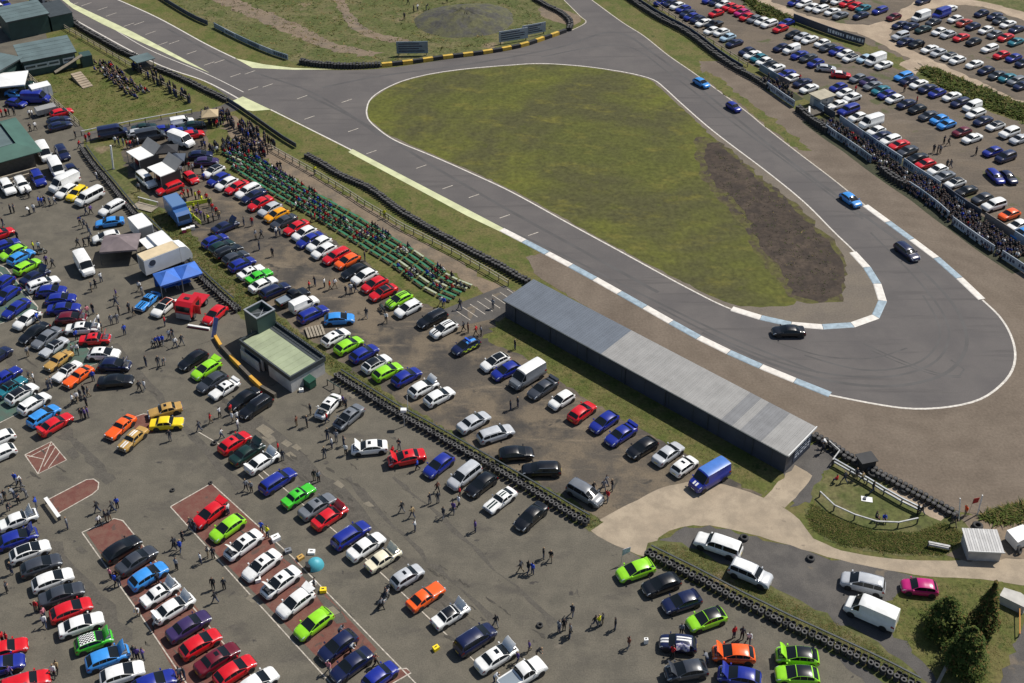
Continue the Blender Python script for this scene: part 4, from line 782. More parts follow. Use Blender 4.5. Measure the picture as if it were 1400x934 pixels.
def tab(t, x):
    for (a, p), (b, q) in zip(t, t[1:]):
        if x <= b: return p + (q - p) * ((x - a) / (b - a) if b > a else 0)
    return t[-1][1]
KW = [(0,.80),(.02,.90),(.10,.985),(.3,1),(.72,1),(.88,.97),(.95,.90),(.985,.80),(1,.70)]
KWb = [(0,.93),(.03,.975),(.25,1),(.8,1),(.95,.985),(.985,.95),(1,.92)]
KINDS = {
 'hatchback': dict(L=4.25, W=1.80, H=1.46, top=[(0,.62),(.012,.84),(.04,.97),(.075,1.06),(.155,1.30),(.20,1.37),(.27,1.42),(.38,1.45),(.47,1.43),(.535,1.375),(.57,1.31),(.74,.99),(.80,.965),(.91,.88),(.965,.76),(.99,.62),(1,.50)],
    belt=[(0,.60),(.05,.95),(.3,.97),(.7,.94),(.8,.91),(.91,.81),(.97,.68),(1,.48)], wid=KW, rg=(.05,.16), rf=(.19,.53), ws=(.56,.745), sg=(.15,.70), pil=(.31,.47), bn=(.755,.965), rw=.745),
 'small hatchback': dict(L=3.75, W=1.68, H=1.44, top=[(0,.62),(.012,.84),(.04,.97),(.06,1.04),(.125,1.29),(.17,1.37),(.24,1.42),(.42,1.44),(.53,1.41),(.60,1.34),(.74,.99),(.80,.96),(.92,.88),(.97,.76),(.99,.62),(1,.50)],
    belt=[(0,.60),(.05,.93),(.3,.95),(.7,.93),(.8,.90),(.92,.80),(.97,.68),(1,.48)], wid=KW, rg=(.045,.13), rf=(.16,.55), ws=(.59,.745), sg=(.125,.70), pil=(.35,), bn=(.755,.965), rw=.77),
 'saloon': dict(L=4.6, W=1.79, H=1.42, top=[(0,.62),(.012,.88),(.035,1.0),(.15,1.04),(.19,1.06),(.30,1.34),(.36,1.395),(.46,1.42),(.52,1.41),(.575,1.36),(.61,1.30),(.74,.98),(.80,.95),(.91,.86),(.965,.75),(.99,.62),(1,.5)],
    belt=[(0,.60),(.05,.95),(.3,.95),(.7,.92),(.8,.89),(.91,.80),(.97,.66),(1,.48)], wid=KW, rg=(.195,.305), rf=(.34,.565), ws=(.595,.745), sg=(.25,.705), pil=(.46,), bn=(.755,.965), bt=(.03,.18), rw=.75),
 'classic saloon': dict(L=4.1, W=1.60, H=1.38, top=[(0,.58),(.008,.86),(.02,.91),(.17,.945),(.195,.96),(.285,1.28),(.33,1.355),(.45,1.38),(.53,1.37),(.575,1.33),(.605,1.27),(.695,.95),(.73,.925),(.94,.86),(.985,.80),(1,.60)],
    belt=[(0,.56),(.03,.86),(.3,.89),(.7,.87),(.94,.80),(.985,.74),(1,.56)], wid=KWb, rg=(.20,.285), rf=(.31,.57), ws=(.61,.69), sg=(.25,.675), pil=(.43,), bn=(.725,.97), bt=(.03,.165), rw=.77, chrome=1),
 'classic coupe': dict(L=4.25, W=1.66, H=1.32, top=[(0,.58),(.008,.84),(.02,.90),(.08,.93),(.12,.96),(.28,1.24),(.34,1.30),(.42,1.32),(.49,1.30),(.53,1.25),(.62,.94),(.66,.91),(.94,.82),(.985,.76),(1,.58)],
    belt=[(0,.56),(.03,.85),(.3,.87),(.62,.86),(.94,.77),(.985,.70),(1,.55)], wid=KWb, rg=(.125,.275), rf=(.30,.50), ws=(.535,.615), sg=(.22,.60), pil=(.38,), bn=(.655,.97), rw=.76, chrome=1),
 'fastback': dict(L=4.45, W=1.73, H=1.38, top=[(0,.62),(.01,.86),(.028,.97),(.10,1.0),(.14,1.03),(.28,1.31),(.34,1.36),(.46,1.38),(.53,1.365),(.575,1.32),(.605,1.26),(.72,.95),(.78,.92),(.93,.83),(.975,.74),(1,.56)],
    belt=[(0,.60),(.05,.92),(.3,.93),(.7,.90),(.8,.87),(.93,.77),(.97,.68),(1,.52)], wid=KW, rg=(.145,.28), rf=(.315,.57), ws=(.595,.725), sg=(.20,.69), pil=(.42,), bn=(.745,.955), rw=.765),
 'estate': dict(L=4.7, W=1.80, H=1.47, top=[(0,.62),(.01,.86),(.03,1.0),(.085,1.36),(.12,1.43),(.2,1.46),(.42,1.47),(.53,1.44),(.585,1.38),(.62,1.31),(.745,1.0),(.80,.965),(.91,.88),(.965,.76),(.99,.62),(1,.5)],
    belt=[(0,.60),(.04,.95),(.3,.97),(.7,.94),(.8,.91),(.91,.81),(.97,.68),(1,.48)], wid=KW, rg=(.035,.085), rf=(.13,.58), ws=(.62,.74), sg=(.09,.71), pil=(.27,.48), bn=(.76,.965), rw=.75, rails=1),
 'SUV': dict(L=4.6, W=1.88, H=1.74, top=[(0,.72),(.01,1.0),(.025,1.16),(.06,1.60),(.09,1.69),(.2,1.73),(.42,1.74),(.54,1.71),(.60,1.63),(.64,1.52),(.735,1.20),(.78,1.15),(.92,1.07),(.97,.96),(.99,.8),(1,.62)],
    belt=[(0,.70),(.04,1.08),(.3,1.10),(.7,1.08),(.8,1.05),(.92,.99),(.97,.88),(1,.6)], wid=KWb, rg=(.03,.06), rf=(.1,.59), ws=(.645,.73), sg=(.07,.69), pil=(.26,.47), bn=(.75,.965), rw=.78, wr=.37, zb=.30, rails=1),
 'people carrier': dict(L=4.6, W=1.84, H=1.68, top=[(0,.70),(.01,.96),(.025,1.1),(.07,1.54),(.10,1.63),(.2,1.67),(.42,1.68),(.55,1.63),(.62,1.53),(.80,1.08),(.84,1.04),(.93,.94),(.97,.84),(.99,.7),(1,.54)],
    belt=[(0,.66),(.04,1.02),(.3,1.04),(.75,1.0),(.84,.97),(.93,.87),(.97,.77),(1,.52)], wid=KW, rg=(.03,.07), rf=(.1,.6), ws=(.63,.795), sg=(.075,.73), pil=(.27,.5), bn=(.81,.96), rw=.76, rails=1),
 'van': dict(L=5.3, W=2.0, H=2.30, top=[(0,.9),(.004,2.10),(.015,2.24),(.15,2.30),(.62,2.30),(.70,2.26),(.735,2.12),(.85,1.32),(.885,1.22),(.965,1.08),(.985,.9),(1,.6)],
    belt=[(0,.8),(.01,1.2),(.8,1.2),(.885,1.12),(.965,.98),(1,.56)], wid=[(0,.96),(.02,.99),(.7,1),(.9,.97),(.965,.9),(1,.8)], rf=(.02,.70), ws=(.74,.845), sg=(.70,.815), pil=(), bn=(.88,.965), rw=.86, wr=.35, zb=.3),
 'minibus': dict(L=4.9, W=1.92, H=1.98, top=[(0,.9),(.006,1.78),(.02,1.93),(.15,1.98),(.62,1.97),(.70,1.92),(.73,1.82),(.845,1.26),(.88,1.18),(.965,1.04),(.985,.88),(1,.6)],
    belt=[(0,.8),(.01,1.14),(.8,1.14),(.88,1.08),(.965,.95),(1,.56)], wid=[(0,.95),(.02,.99),(.7,1),(.9,.97),(.965,.9),(1,.8)], rf=(.03,.68), ws=(.735,.84), sg=(.04,.81), pil=(.24,.48,.68), bn=(.875,.965), rw=.82, wr=.34, zb=.28, rg=(.004,.012)),
 'small van': dict(L=4.3, W=1.78, H=1.82, top=[(0,.8),(.005,1.62),(.02,1.78),(.15,1.82),(.52,1.80),(.60,1.74),(.64,1.62),(.755,1.10),(.80,1.04),(.93,.95),(.975,.84),(1,.56)],
    belt=[(0,.7),(.01,1.05),(.75,1.03),(.80,.99),(.93,.89),(.97,.78),(1,.52)], wid=[(0,.96),(.02,.99),(.7,1),(.9,.97),(.965,.9),(1,.8)], rf=(.02,.58), ws=(.645,.75), sg=(.52,.71), pil=(), bn=(.80,.96), rw=.83, wr=.32),
 'pickup': dict(L=5.1, W=1.84, H=1.76, top=[(0,.75),(.008,1.0),(.03,1.06),(.375,1.07),(.395,1.10),(.43,1.62),(.47,1.72),(.53,1.76),(.60,1.74),(.635,1.66),(.725,1.17),(.76,1.13),(.93,1.05),(.97,.96),(.99,.8),(1,.62)],
    belt=[(0,.7),(.03,1.02),(.4,1.05),(.72,1.05),(.93,.97),(.97,.88),(1,.6)], wid=KWb, rg=(.398,.43), rf=(.475,.62), ws=(.64,.72), sg=(.425,.69), pil=(.56,), bn=(.76,.965), bed=(.03,.365), rw=.77, wr=.37, zb=.32),
 'canopy pickup': dict(L=5.2, W=1.86, H=1.80, top=[(0,.75),(.008,1.06),(.02,1.12),(.05,1.66),(.07,1.74),(.2,1.79),(.45,1.80),(.58,1.78),(.62,1.72),(.65,1.64),(.735,1.17),(.77,1.13),(.93,1.05),(.97,.96),(.99,.8),(1,.62)],
    belt=[(0,.7),(.03,1.05),(.4,1.08),(.72,1.06),(.93,.98),(.97,.88),(1,.6)], wid=KWb, rg=(.022,.048), rf=(.08,.61), ws=(.65,.73), sg=(.06,.70), pil=(.365,.38,.54), bn=(.77,.965), rw=.78, wr=.37, zb=.32),
}
class Form:
    """Body surface of one kind of vehicle: t runs 0 (tail) to 1 (nose)."""
    def __init__(s, k):
        s.__dict__.update(dict(zb=.20, wr=.315, rails=0, chrome=0)); s.__dict__.update(k); s.k = k
        s.gmax = s.H - tab(s.belt, .5)
    def sec(s, t):
        x = (t - .5) * s.L; w_ = s.W / 2 * tab(s.wid, t); zt = tab(s.top, t); ze = min(.34, .16) if False else 0
        zb = s.zb + (.12 * max(0, (t - .93) / .07)) + (.10 * max(0, (.05 - t) / .05)); zl = min(tab(s.belt, t), zt - .012)
        f = max(0., min(1., (zt - zl) / s.gmax)); g = max(0, min(1, (zt - zl) / .10))
        wr = w_ * (.90 + (s.rw - .90) * f)
        return [(x, 0, zb), (x, w_ * .88, zb), (x, w_ * .985, zb + .12), (x, w_, (zb + zl) / 2 + .04), (x, w_ * .972, zl - .03), (x, w_ * .935, zl + .012 * g),
                (x, wr, zt - .075 * f - .018), (x, wr * .62, zt - .004), (x, 0, zt + .016 + .02 * f)]
    def body(s):
        ks = sorted(set([a for a, _ in s.top] + [a for a, _ in s.belt] + [a for a, _ in s.wid] + [.2, .4, .6]))
        ks = [k for i, k in enumerate(ks) if i == 0 or k - ks[i-1] > .004 or k == 1]
        v = []; f = []; N = 16
        for t in ks:
            q = s.sec(t); v += q + [(p[0], -p[1], p[2]) for p in q[7:0:-1]]
        for i in range(len(ks) - 1):
            for j in range(N):
                a = i * N + j; b = i * N + (j + 1) % N; f.append((a, a + N, b + N, b))
        f.append(tuple(range(N))); k = (len(ks) - 1) * N; f.append(tuple(range(k, k + N))[::-1])
        return mesh_from('body', v, [tuple(reversed(q)) for q in f], [M_paint], None, True, 38)
    def top_pt(s, t, a, off):
        q = s.sec(t); aa = abs(a); sg = -1 if a < 0 else 1
        p6, p7, p8 = (Vector(q[i]) for i in (6, 7, 8))
        p = p8.lerp(p7, aa / .62) if aa < .62 else p7.lerp(p6, (aa - .62) / .38)
        z0 = tab(s.top, max(0, t - .004)); z1 = tab(s.top, min(1, t + .004)); n = Vector((-(z1 - z0), 0, .008 * s.L)).normalized()
        p = p + n * off; return Vector((p.x, p.y * sg, p.z))
    def patch(s, name, t0, t1, a0, a1, off, m, ny=4, taper=0.0, mesh=True):
        ts = sorted(set([t0, t1] + [a for a, _ in s.top if t0 < a < t1])); mb = MB(); g = []
        av = sorted(set([a0, a1] + [a for a in (-.62, 0, .62) if a0 < a < a1])); ny = len(av) - 1
        for t in ts: g.append([s.top_pt(t, a, off) for a in av])
        for r in g: mb.v += [tuple(p) for p in r]
        n = ny + 1
        for i in range(len(ts) - 1):
            for j in range(ny): mb.f.append((i*n+j, (i+1)*n+j, (i+1)*n+j+1, i*n+j+1)); mb.m.append(0)
        # a rim down to the surface so the piece has thickness
        k = len(mb.v); ring = [(0, j) for j in range(n)] + [(i, ny) for i in range(1, len(ts))] + [(len(ts)-1, j) for j in range(ny-1, -1, -1)] + [(i, 0) for i in range(len(ts)-2, 0, -1)]
        for (i, j) in ring: p = g[i][j]; mb.v.append((p.x, p.y, p.z - off - .004))
        for q in range(len(ring)):
            (i, j), (i2, j2) = ring[q], ring[(q + 1) % len(ring)]
            mb.f.append((i*n+j, i2*n+j2, k + (q+1) % len(ring), k + q)); mb.m.append(0)
        # orient upward
        a, b, c_ = (Vector(mb.v[i]) for i in mb.f[0][:3])
        if (b - a).cross(c_ - a).z < 0: mb.f = [tuple(reversed(q)) for q in mb.f]
        return mb.mesh(name, [m], True, 40)
    def side_glass(s, sd, name='side_window'):
        t0, t1 = s.sg; cuts = [t0] + [p for p in s.pil] + [t1]; mb = MB()
        for i, (a, b) in enumerate(zip(cuts, cuts[1:])):
            gp = .011 if s.chrome else .0035; a2 = a + (gp if i else 0); b2 = b - (gp if i < len(cuts) - 2 else 0)
            ts = sorted(set([a2, b2] + [q for q, _ in s.top if a2 < q < b2])); rows = []
            for t in ts:
                q = s.sec(t); p5, p6 = Vector(q[5]), Vector(q[6]); n = Vector((0, p6.z - p5.z, p5.y - p6.y)).normalized()
                lo, hi = p5.lerp(p6, .06) + n * .006, p5.lerp(p6, .92) + n * .006
                rows.append((lo, hi))
            k = len(mb.v)
            for lo, hi in rows:
                mb.v += [(lo.x, lo.y * sd, lo.z), (hi.x, hi.y * sd, hi.z)]
            for j in range(len(rows) - 1):
                q = (k+2*j, k+2*j+1, k+2*j+3, k+2*j+2); mb.f.append(q if sd > 0 else q[::-1]); mb.m.append(0)
        mb.f = [q[::-1] for q in mb.f]
        return mb.mesh(name, [M_glass])
CAR_SCALE = .985
FORMS = {k: Form(v) for k, v in KINDS.items()}
for _f in FORMS.values():
    if _f.H < 1.6: _f.top = [(a, .2 + (b - .2) * .97) for a, b in _f.top]; _f.belt = [(a, .2 + (b - .2) * .97) for a, b in _f.belt]; _f.H = .2 + (_f.H - .2) * .97
    _f.gmax = _f.H - tab(_f.belt, .5); _f.L *= CAR_SCALE; _f.W *= .975
_mc = {}
def cached(key, fn):
    if key not in _mc: _mc[key] = fn()
    return _mc[key]
def lathe_wheel(r, wd):
    mb = MB(); n = 16; prof = [(r*.62, -wd/2), (r*.93, -wd/2), (r, -wd*.3), (r, wd*.3), (r*.93, wd/2), (r*.62, wd/2)]
    for (rr, y) in prof: mb.v += [(rr * math.cos(2*math.pi*i/n), y, rr * math.sin(2*math.pi*i/n)) for i in range(n)]
    for k in range(len(prof)):
        k2 = (k + 1) % len(prof)
        for i in range(n): mb.f.append((k*n+i, k*n+(i+1)%n, k2*n+(i+1)%n, k2*n+i)); mb.m.append(0)
    return mb.mesh('tyre', [M_tyre], True, 40)
def rim_mesh(r, wd, m):
    mb = MB(); rr = r * .64
    for sd in (1, -1):
        y = wd / 2 - .012
        for i in range(5):
            a = 2*math.pi*i/5; mb.add([(0, sd*y, 0), (rr*math.cos(a-.34), sd*y, rr*math.sin(a-.34)), (rr*math.cos(a+.34), sd*y, rr*math.sin(a+.34))], [(0,1,2) if sd < 0 else (0,2,1)])
    mb.tube((0, -wd/2 + .05, 0), (0, wd/2 - .05, 0), rr, rr, 12)
    return mb.mesh('rim', [m])
def build_car(o, kind, colour, flags='', far=False):
    """parts of one vehicle under its empty o"""
    F = FORMS[kind]; rgba = lin(PAL[colour]); white_ = colour in ('white', 'cream', 'tan', 'yellow')
    def part(name, me, col=None, par=None, loc=None):
        c_ = link(name, me, par or o, loc)
        if col is not None: c_.color = col
        return c_
    hx = F.L / 2; axf, axr = F.L * (.5 - .19), -F.L * (.5 - .185)
    if kind in ('van', 'minibus', 'canopy pickup', 'pickup'): axf, axr = F.L * .33, -F.L * .29
    if F.chrome: axf, axr = F.L * .30, -F.L * .29
    part('body', cached((kind, 'body'), F.body), rgba)
    part('windscreen', cached((kind, 'ws'), lambda: F.patch('windscreen', F.ws[0] - .012, F.ws[1] + .008, -.97, .97, .008, M_glass)))
    if getattr(F, 'rg', None): part('rear_window', cached((kind, 'rg'), lambda: F.patch('rear_window', *F.rg, -.94, .94, .008, M_glass)))
    for sd in (1, -1): part('side_window', cached((kind, 'sg', sd), lambda: F.side_glass(sd)))
    r = F.wr; yw = F.W / 2 - .085
    if far:
        def far_w():
            mb = MB()
            for x in (axf, axr):
                for sd in (1, -1): mb.tube((x, sd * (yw - .09), r), (x, sd * (yw + .10), r), r, r, 10)
            return mb.mesh('wheels', [M_tyre])
        tag(part('wheels', cached((kind, 'fw'), far_w)), kind='stuff')
        if 'r' in flags: part('roof_panel', cached((kind, 'roof'), lambda: F.patch('roof_panel', *F.rf, -.97, .97, .007, M_paint)), lin(PAL['black']))
        if 'w' in flags: part('roof_panel', cached((kind, 'roof'), lambda: F.patch('roof_panel', *F.rf, -.97, .97, .007, M_paint)), lin(PAL['white']))
        return
    tm = cached(('tyre', r), lambda: lathe_wheel(r, .20)); dark = (hash((kind, colour, flags)) % 3 == 0) if False else (colour in ('black', 'lime green', 'orange') or 's' in flags)
    rm = cached(('rim', r, dark), lambda: rim_mesh(r, .20, M_rimd if dark else M_rim))
    am = cached((kind, 'arch'), lambda: MB().tube((0, -(yw - .16), 0), (0, -(F.W / 2 + .004), 0), r + .06, r + .06, 14).mesh('wheel_arch', [M_trim]))
    am2 = cached((kind, 'arch2'), lambda: MB().tube((0, yw - .16, 0), (0, F.W / 2 + .004, 0), r + .06, r + .06, 14).mesh('wheel_arch', [M_trim]))
    for x in (axf, axr):
        for sd in (1, -1):
            part('wheel_arch', am2 if sd > 0 else am, loc=(x, 0, r + .02)); wl = part('wheel', tm, loc=(x, sd * yw, r)); part('rim', rm, par=wl)
    # lamps, plates, mirrors, grille
    wt = lambda t: F.W / 2 * tab(F.wid, t)
    def lampm(name, sd, front):
        mb = MB()
        if F.chrome:
            t = .985 if front else .012; x = hx - .03 if front else -hx + .03; z = .70; y = sd * (F.W / 2 * .70)
            if front: mb.tube((x - .05, y, z), (x + .045, y, z), .10, .085, 10)
            else: mb.box(x - .04, x + .05, y - .13, y + .13, z - .07, z + .07)
        elif front:
            q = [F.sec(t) for t in (.90, .955, .985)]; b = [Vector(p[5]) for p in q]; c2 = [Vector(p[6]) for p in q]; d = [Vector(p[3]) for p in q]
            up = Vector((.006, 0, .010)); g = []
            for i in range(3): g.append((b[i].lerp(c2[i], .9) + up, b[i].lerp(d[i], .0) + Vector((.004, .012, .006)), b[i].lerp(d[i], .55) + Vector((.012, .012, 0))))
            for row in g: mb.v += [(p.x, p.y * sd, p.z) for p in row]
            for i in range(2):
                for j in range(2): mb.f.append((3*i+j, 3*i+j+1, 3*i+j+4, 3*i+j+3)); mb.m.append(0)
            mb.f = [q_ if sd < 0 else q_[::-1] for q_ in mb.f]
        else:
            q = [F.sec(t) for t in (.008, .04, .075)]; g = []
            for i, p in enumerate(q):
                a, b = Vector(p[4]), Vector(p[3]); g.append((a + Vector((-.01, .014, .03)), a.lerp(b, .55) + Vector((-.01, .014, 0))))
            x, y, z = q[0][5]; g.insert(0, (Vector((x - .012, y * .72, min(z, q[0][4][2]) + .0)), Vector((x - .012, y * .72, z - .16))))
            for row in g: mb.v += [(p.x, p.y * sd, p.z) for p in row]
            for i in range(len(g) - 1): mb.f.append((2*i, 2*i+1, 2*i+3, 2*i+2)); mb.m.append(0)
            if sd < 0: mb.f = [q_[::-1] for q_ in mb.f]
        return mb.mesh(name, [M_lamp if front else M_tail])
    for sd in (1, -1):
        part('headlight', cached((kind, 'hl', sd), lambda: lampm('headlight', sd, True)))
        part('tail_light', cached((kind, 'tl', sd), lambda: lampm('tail_light', sd, False)))
    zp = .46 + (F.zb - .2)
    part('number_plate', cached((kind, 'npf'), lambda: MB().box(hx - .02, hx + .012, -.26, .26, zp - .06, zp + .06).mesh('number_plate', [M_wp])))
    part('number_plate', cached((kind, 'npr'), lambda: MB().box(-hx - .012, -hx + .02, -.26, .26, zp + .02, zp + .14).mesh('number_plate', [M_ywp])))
    def grille():
        mb = MB(); w2 = wt(1) * .75; z1 = tab(F.top, 1) - .02
        mb.box(hx - .03, hx + .006, -w2, w2, zp + .075, max(z1, zp + .13)); mb.box(hx - .03, hx + .008, -w2 * .9, w2 * .9, F.zb + .14, zp - .075); return mb.mesh('grille', [M_trim])
    part('grille', cached((kind, 'gr'), grille))
    if F.chrome:
        for fr in (1, -1): part('bumper', cached((kind, 'bp', fr), lambda: MB().bar((fr * (hx + .03), -F.W / 2 * .95, .47), (fr * (hx + .03), F.W / 2 * .95, .47), .09, .10).mesh('bumper', [M_chrome])))
    tm_ = (F.ws[1] - .012); mp = F.sec(tm_)[5]
    for sd in (1, -1):
        part('mirror', cached((kind, 'mi', sd), lambda: MB().box(mp[0] - .16, mp[0] - .03, sd * (mp[1] + .13) - .09, sd * (mp[1] + .13) + .09, mp[2] + .02, mp[2] + .15).mesh('mirror', [M_paint if not F.chrome else M_chrome])), rgba)
    if F.rails and 'n' not in flags:
        for sd in (1, -1):
            def rail():
                mb = MB(); a, b = F.top_pt(F.rf[0] + .02, sd * .92, .05), F.top_pt(F.rf[1] - .03, sd * .92, .05); mb.bar(a, b, .04, .035)
                for p in (a, b, a.lerp(b, .5)): mb.box(p.x - .04, p.x + .04, p.y - .015, p.y + .015, p.z - .07, p.z)
                return mb.mesh('roof_rail', [M_chrome])
            part('roof_rail', cached((kind, 'rl', sd), rail))
    # variants
    open_b = 'o' in flags
    if open_b:
        def bonnet():
            t0, t1 = F.bn; n = 4; mb = MB(); h = F.top_pt(t0, 0, 0); rows = []
            for i in range(n + 1):
                t = t0 + (t1 - t0) * i / n; rows.append([F.top_pt(t, a, .01) - h for a in (-.98, -.62, 0, .62, .98)])
            for off in (0, -.03):
                for rw_ in rows: mb.v += [(p.x, p.y, p.z + off) for p in rw_]
            N2 = 5 * (n + 1)
            for i in range(n):
                for j in range(4):
                    a = i*5+j; mb.f.append((a, a+5, a+6, a+1)); mb.m.append(0); mb.f.append((N2+a, N2+a+1, N2+a+6, N2+a+5)); mb.m.append(0)
            ring = [i*5 for i in range(n+1)] + [n*5+j for j in range(1,5)] + [i*5+4 for i in range(n-1,-1,-1)] + [j for j in range(3,0,-1)]
            for a, b in zip(ring, ring[1:] + ring[:1]): mb.f.append((a, b, b+N2, a+N2)); mb.m.append(0)
            mb.f = [q[::-1] for q in mb.f] if Vector(mb.v[5]).x > 0 and False else mb.f
            return mb.mesh('bonnet', [M_paint], True, 30)
        h = F.top_pt(F.bn[0], 0, 0); b_ = part('bonnet', cached((kind, 'bonnet'), bonnet), rgba, loc=(h.x, 0, h.z + .03)); b_.rotation_euler = (0, R(-62), 0)
        part('engine_bay', cached((kind, 'eng'), lambda: F.patch('engine_bay', F.bn[0] + .012, F.bn[1] - .02, -.82, .82, .012, M_eng)))
        def engine():
            mb = MB(); p = F.top_pt((F.bn[0] + F.bn[1]) / 2, 0, .0); mb.box(p.x - .28, p.x + .22, -.26, .26, p.z - .03, p.z + .06); mb.box(p.x - .05, p.x + .3, .36, .56, p.z - .04, p.z + .04); mb.tube((p.x - .2, -.45, p.z + .03), (p.x + .3, -.4, p.z + .01), .07)
            return mb.mesh('engine', [M_chrome])
        part('engine', cached((kind, 'engine'), engine))
    else:
        def seam():
            mb = MB(); t0, t1 = F.bn
            for a in (-.97, .97):
                for ta, tb in ((t0, (t0+t1)/2), ((t0+t1)/2, t1)): mb.bar(F.top_pt(ta, a, .004), F.top_pt(tb, a, .004), .022, .006)
            mb.bar(F.top_pt(t0, -.95, .004), F.top_pt(t0, .95, .004), .022, .006); return mb.mesh('bonnet_seam', [M_trim])
        part('bonnet_seam', cached((kind, 'seam'), seam))
    if 't' in flags:
        def gate():
            t0, t1 = .03, F.rf[0] - .01; a = F.top_pt(t1, 0, 0); b = F.top_pt(t0, 0, 0); ln = (a - b).length; w1 = abs(F.top_pt(t1, .95, 0).y); w2 = F.W / 2 * .86
            mb = MB(); mb.add([(0,-w1,0),(0,w1,0),(-ln,w2,0),(-ln,-w2,0),(0,-w1,-.05),(0,w1,-.05),(-ln,w2,-.07),(-ln,-w2,-.07)], [(0,1,2,3),(7,6,5,4),(0,4,5,1),(1,5,6,2),(2,6,7,3),(3,7,4,0)])
            return mb.mesh('tailgate', [M_paint])
        a = F.top_pt(F.rf[0] - .01, 0, 0); g_ = part('tailgate', cached((kind, 'gate'), gate), rgba, loc=(a.x, 0, a.z + .05)); g_.rotation_euler = (0, R(12), 0)
    def roofp(): return F.patch('roof_panel', *F.rf, -.97, .97, .007, M_paint)
    if 'r' in flags: part('roof_panel', cached((kind, 'roof'), roofp), lin(PAL['black']))
    if 'w' in flags: part('roof_panel', cached((kind, 'roof'), roofp), lin(PAL['white']))
    if 'l' in flags: part('roof_panel', cached((kind, 'roof'), roofp), lin('#4a78c4'))  # blue van's roof coloured lighter to stand for sky light on it
    if 'R' in flags: part('roof_panel', cached((kind, 'roof'), roofp), lin(PAL['orange']))
    if 'v' in flags: part('roof_panel', cached((kind, 'roof'), roofp), lin(PAL['black']))
    if 'S' in flags:
        t0 = F.rf[0] + (F.rf[1] - F.rf[0]) * .52; part('sunroof', cached((kind, 'sun'), lambda: F.patch('sunroof', t0, t0 + .085, -.42, .42, .012, M_glass)))
    if 'G' in flags: part('glass_roof', cached((kind, 'gl'), lambda: F.patch('glass_roof', F.rf[0] + .02, F.rf[1], -.86, .86, .010, M_glass)))
    for fl, cc in (('x', 'white'), ('g', 'dark green'), ('k', 'black'), ('b', 'blue')):
        if fl in flags:
            for nm, (t0, t1) in (('bonnet_stripe', F.bn), ('roof_stripe', F.rf)):
                if nm == 'bonnet_stripe' and open_b or nm == 'roof_stripe' and kind == 'van': continue
                for a in (.10, -.38):
                    part(nm, cached((kind, nm, a), lambda: F.patch('stripe', t0, t1, a, a + .28, .010, M_paint, 1)), lin(PAL[cc]))
    if 'K' in flags:     # chequered roof
        part('roof_panel', cached((kind, 'roof'), roofp), lin(PAL['white']))
        def chq():
            mb = MB(); t0, t1 = F.rf; nx, ny = 9, 8
            for i in range(nx):
                for j in range(ny):
                    if (i + j) % 2:
                        ta, tb = t0 + (t1-t0)*i/nx, t0 + (t1-t0)*(i+1)/nx; a, b = -.9 + 1.8*j/ny, -.9 + 1.8*(j+1)/ny
                        mb.quad(F.top_pt(ta, a, .02), F.top_pt(tb, a, .02), F.top_pt(tb, b, .02), F.top_pt(ta, b, .02))
            return mb.mesh('roof_chequers', [M_trim])
        part('roof_chequers', cached((kind, 'chq'), chq))
    if 'P' in flags:     # chequer patrol livery: yellow-green and blue blocks along the sides
        def blocks():
            mb = MB(); n = 9
            for sd in (1, -1):
                for i in range(n):
                    for row in range(2):
                        if (i + row) % 2: continue
                        t0, t1 = .08 + .8*i/n, .08 + .8*(i+1)/n; q = []
                        for t in (t0, t1):
                            s_ = F.sec(t); p3, p4 = Vector(s_[3]), Vector(s_[4]); lo, hi = (p3.lerp(p4, -.5 + .62*row), p3.lerp(p4, .1 + .62*row)); q += [(lo.x, (lo.y + .006) * sd, lo.z), (hi.x, (hi.y + .006) * sd, hi.z)]
                        mb.add(q, [(0,1,3,2)])
            return mb.mesh('livery_block', [mat('fluorescent_yellow', (.55,.75,.03), .5)])
        part('livery_block', cached((kind, 'blk'), blocks))
        def bar_():
            mb = MB(); p = F.top_pt(.42, 0, .06); mb.box(p.x - .12, p.x + .12, -.55, .55, p.z - .05, p.z + .06); return mb.mesh('light_bar', [mat('blue_lamp_glass', (.03,.10,.55), .2)])
        part('light_bar', cached((kind, 'lb'), bar_))
        part('roof_stripe', cached((kind, 'prs'), lambda: F.patch('roof_stripe', F.rf[0], F.rf[1], .2, .8, .010, M_paint, 1)), lin(PAL['light blue']))
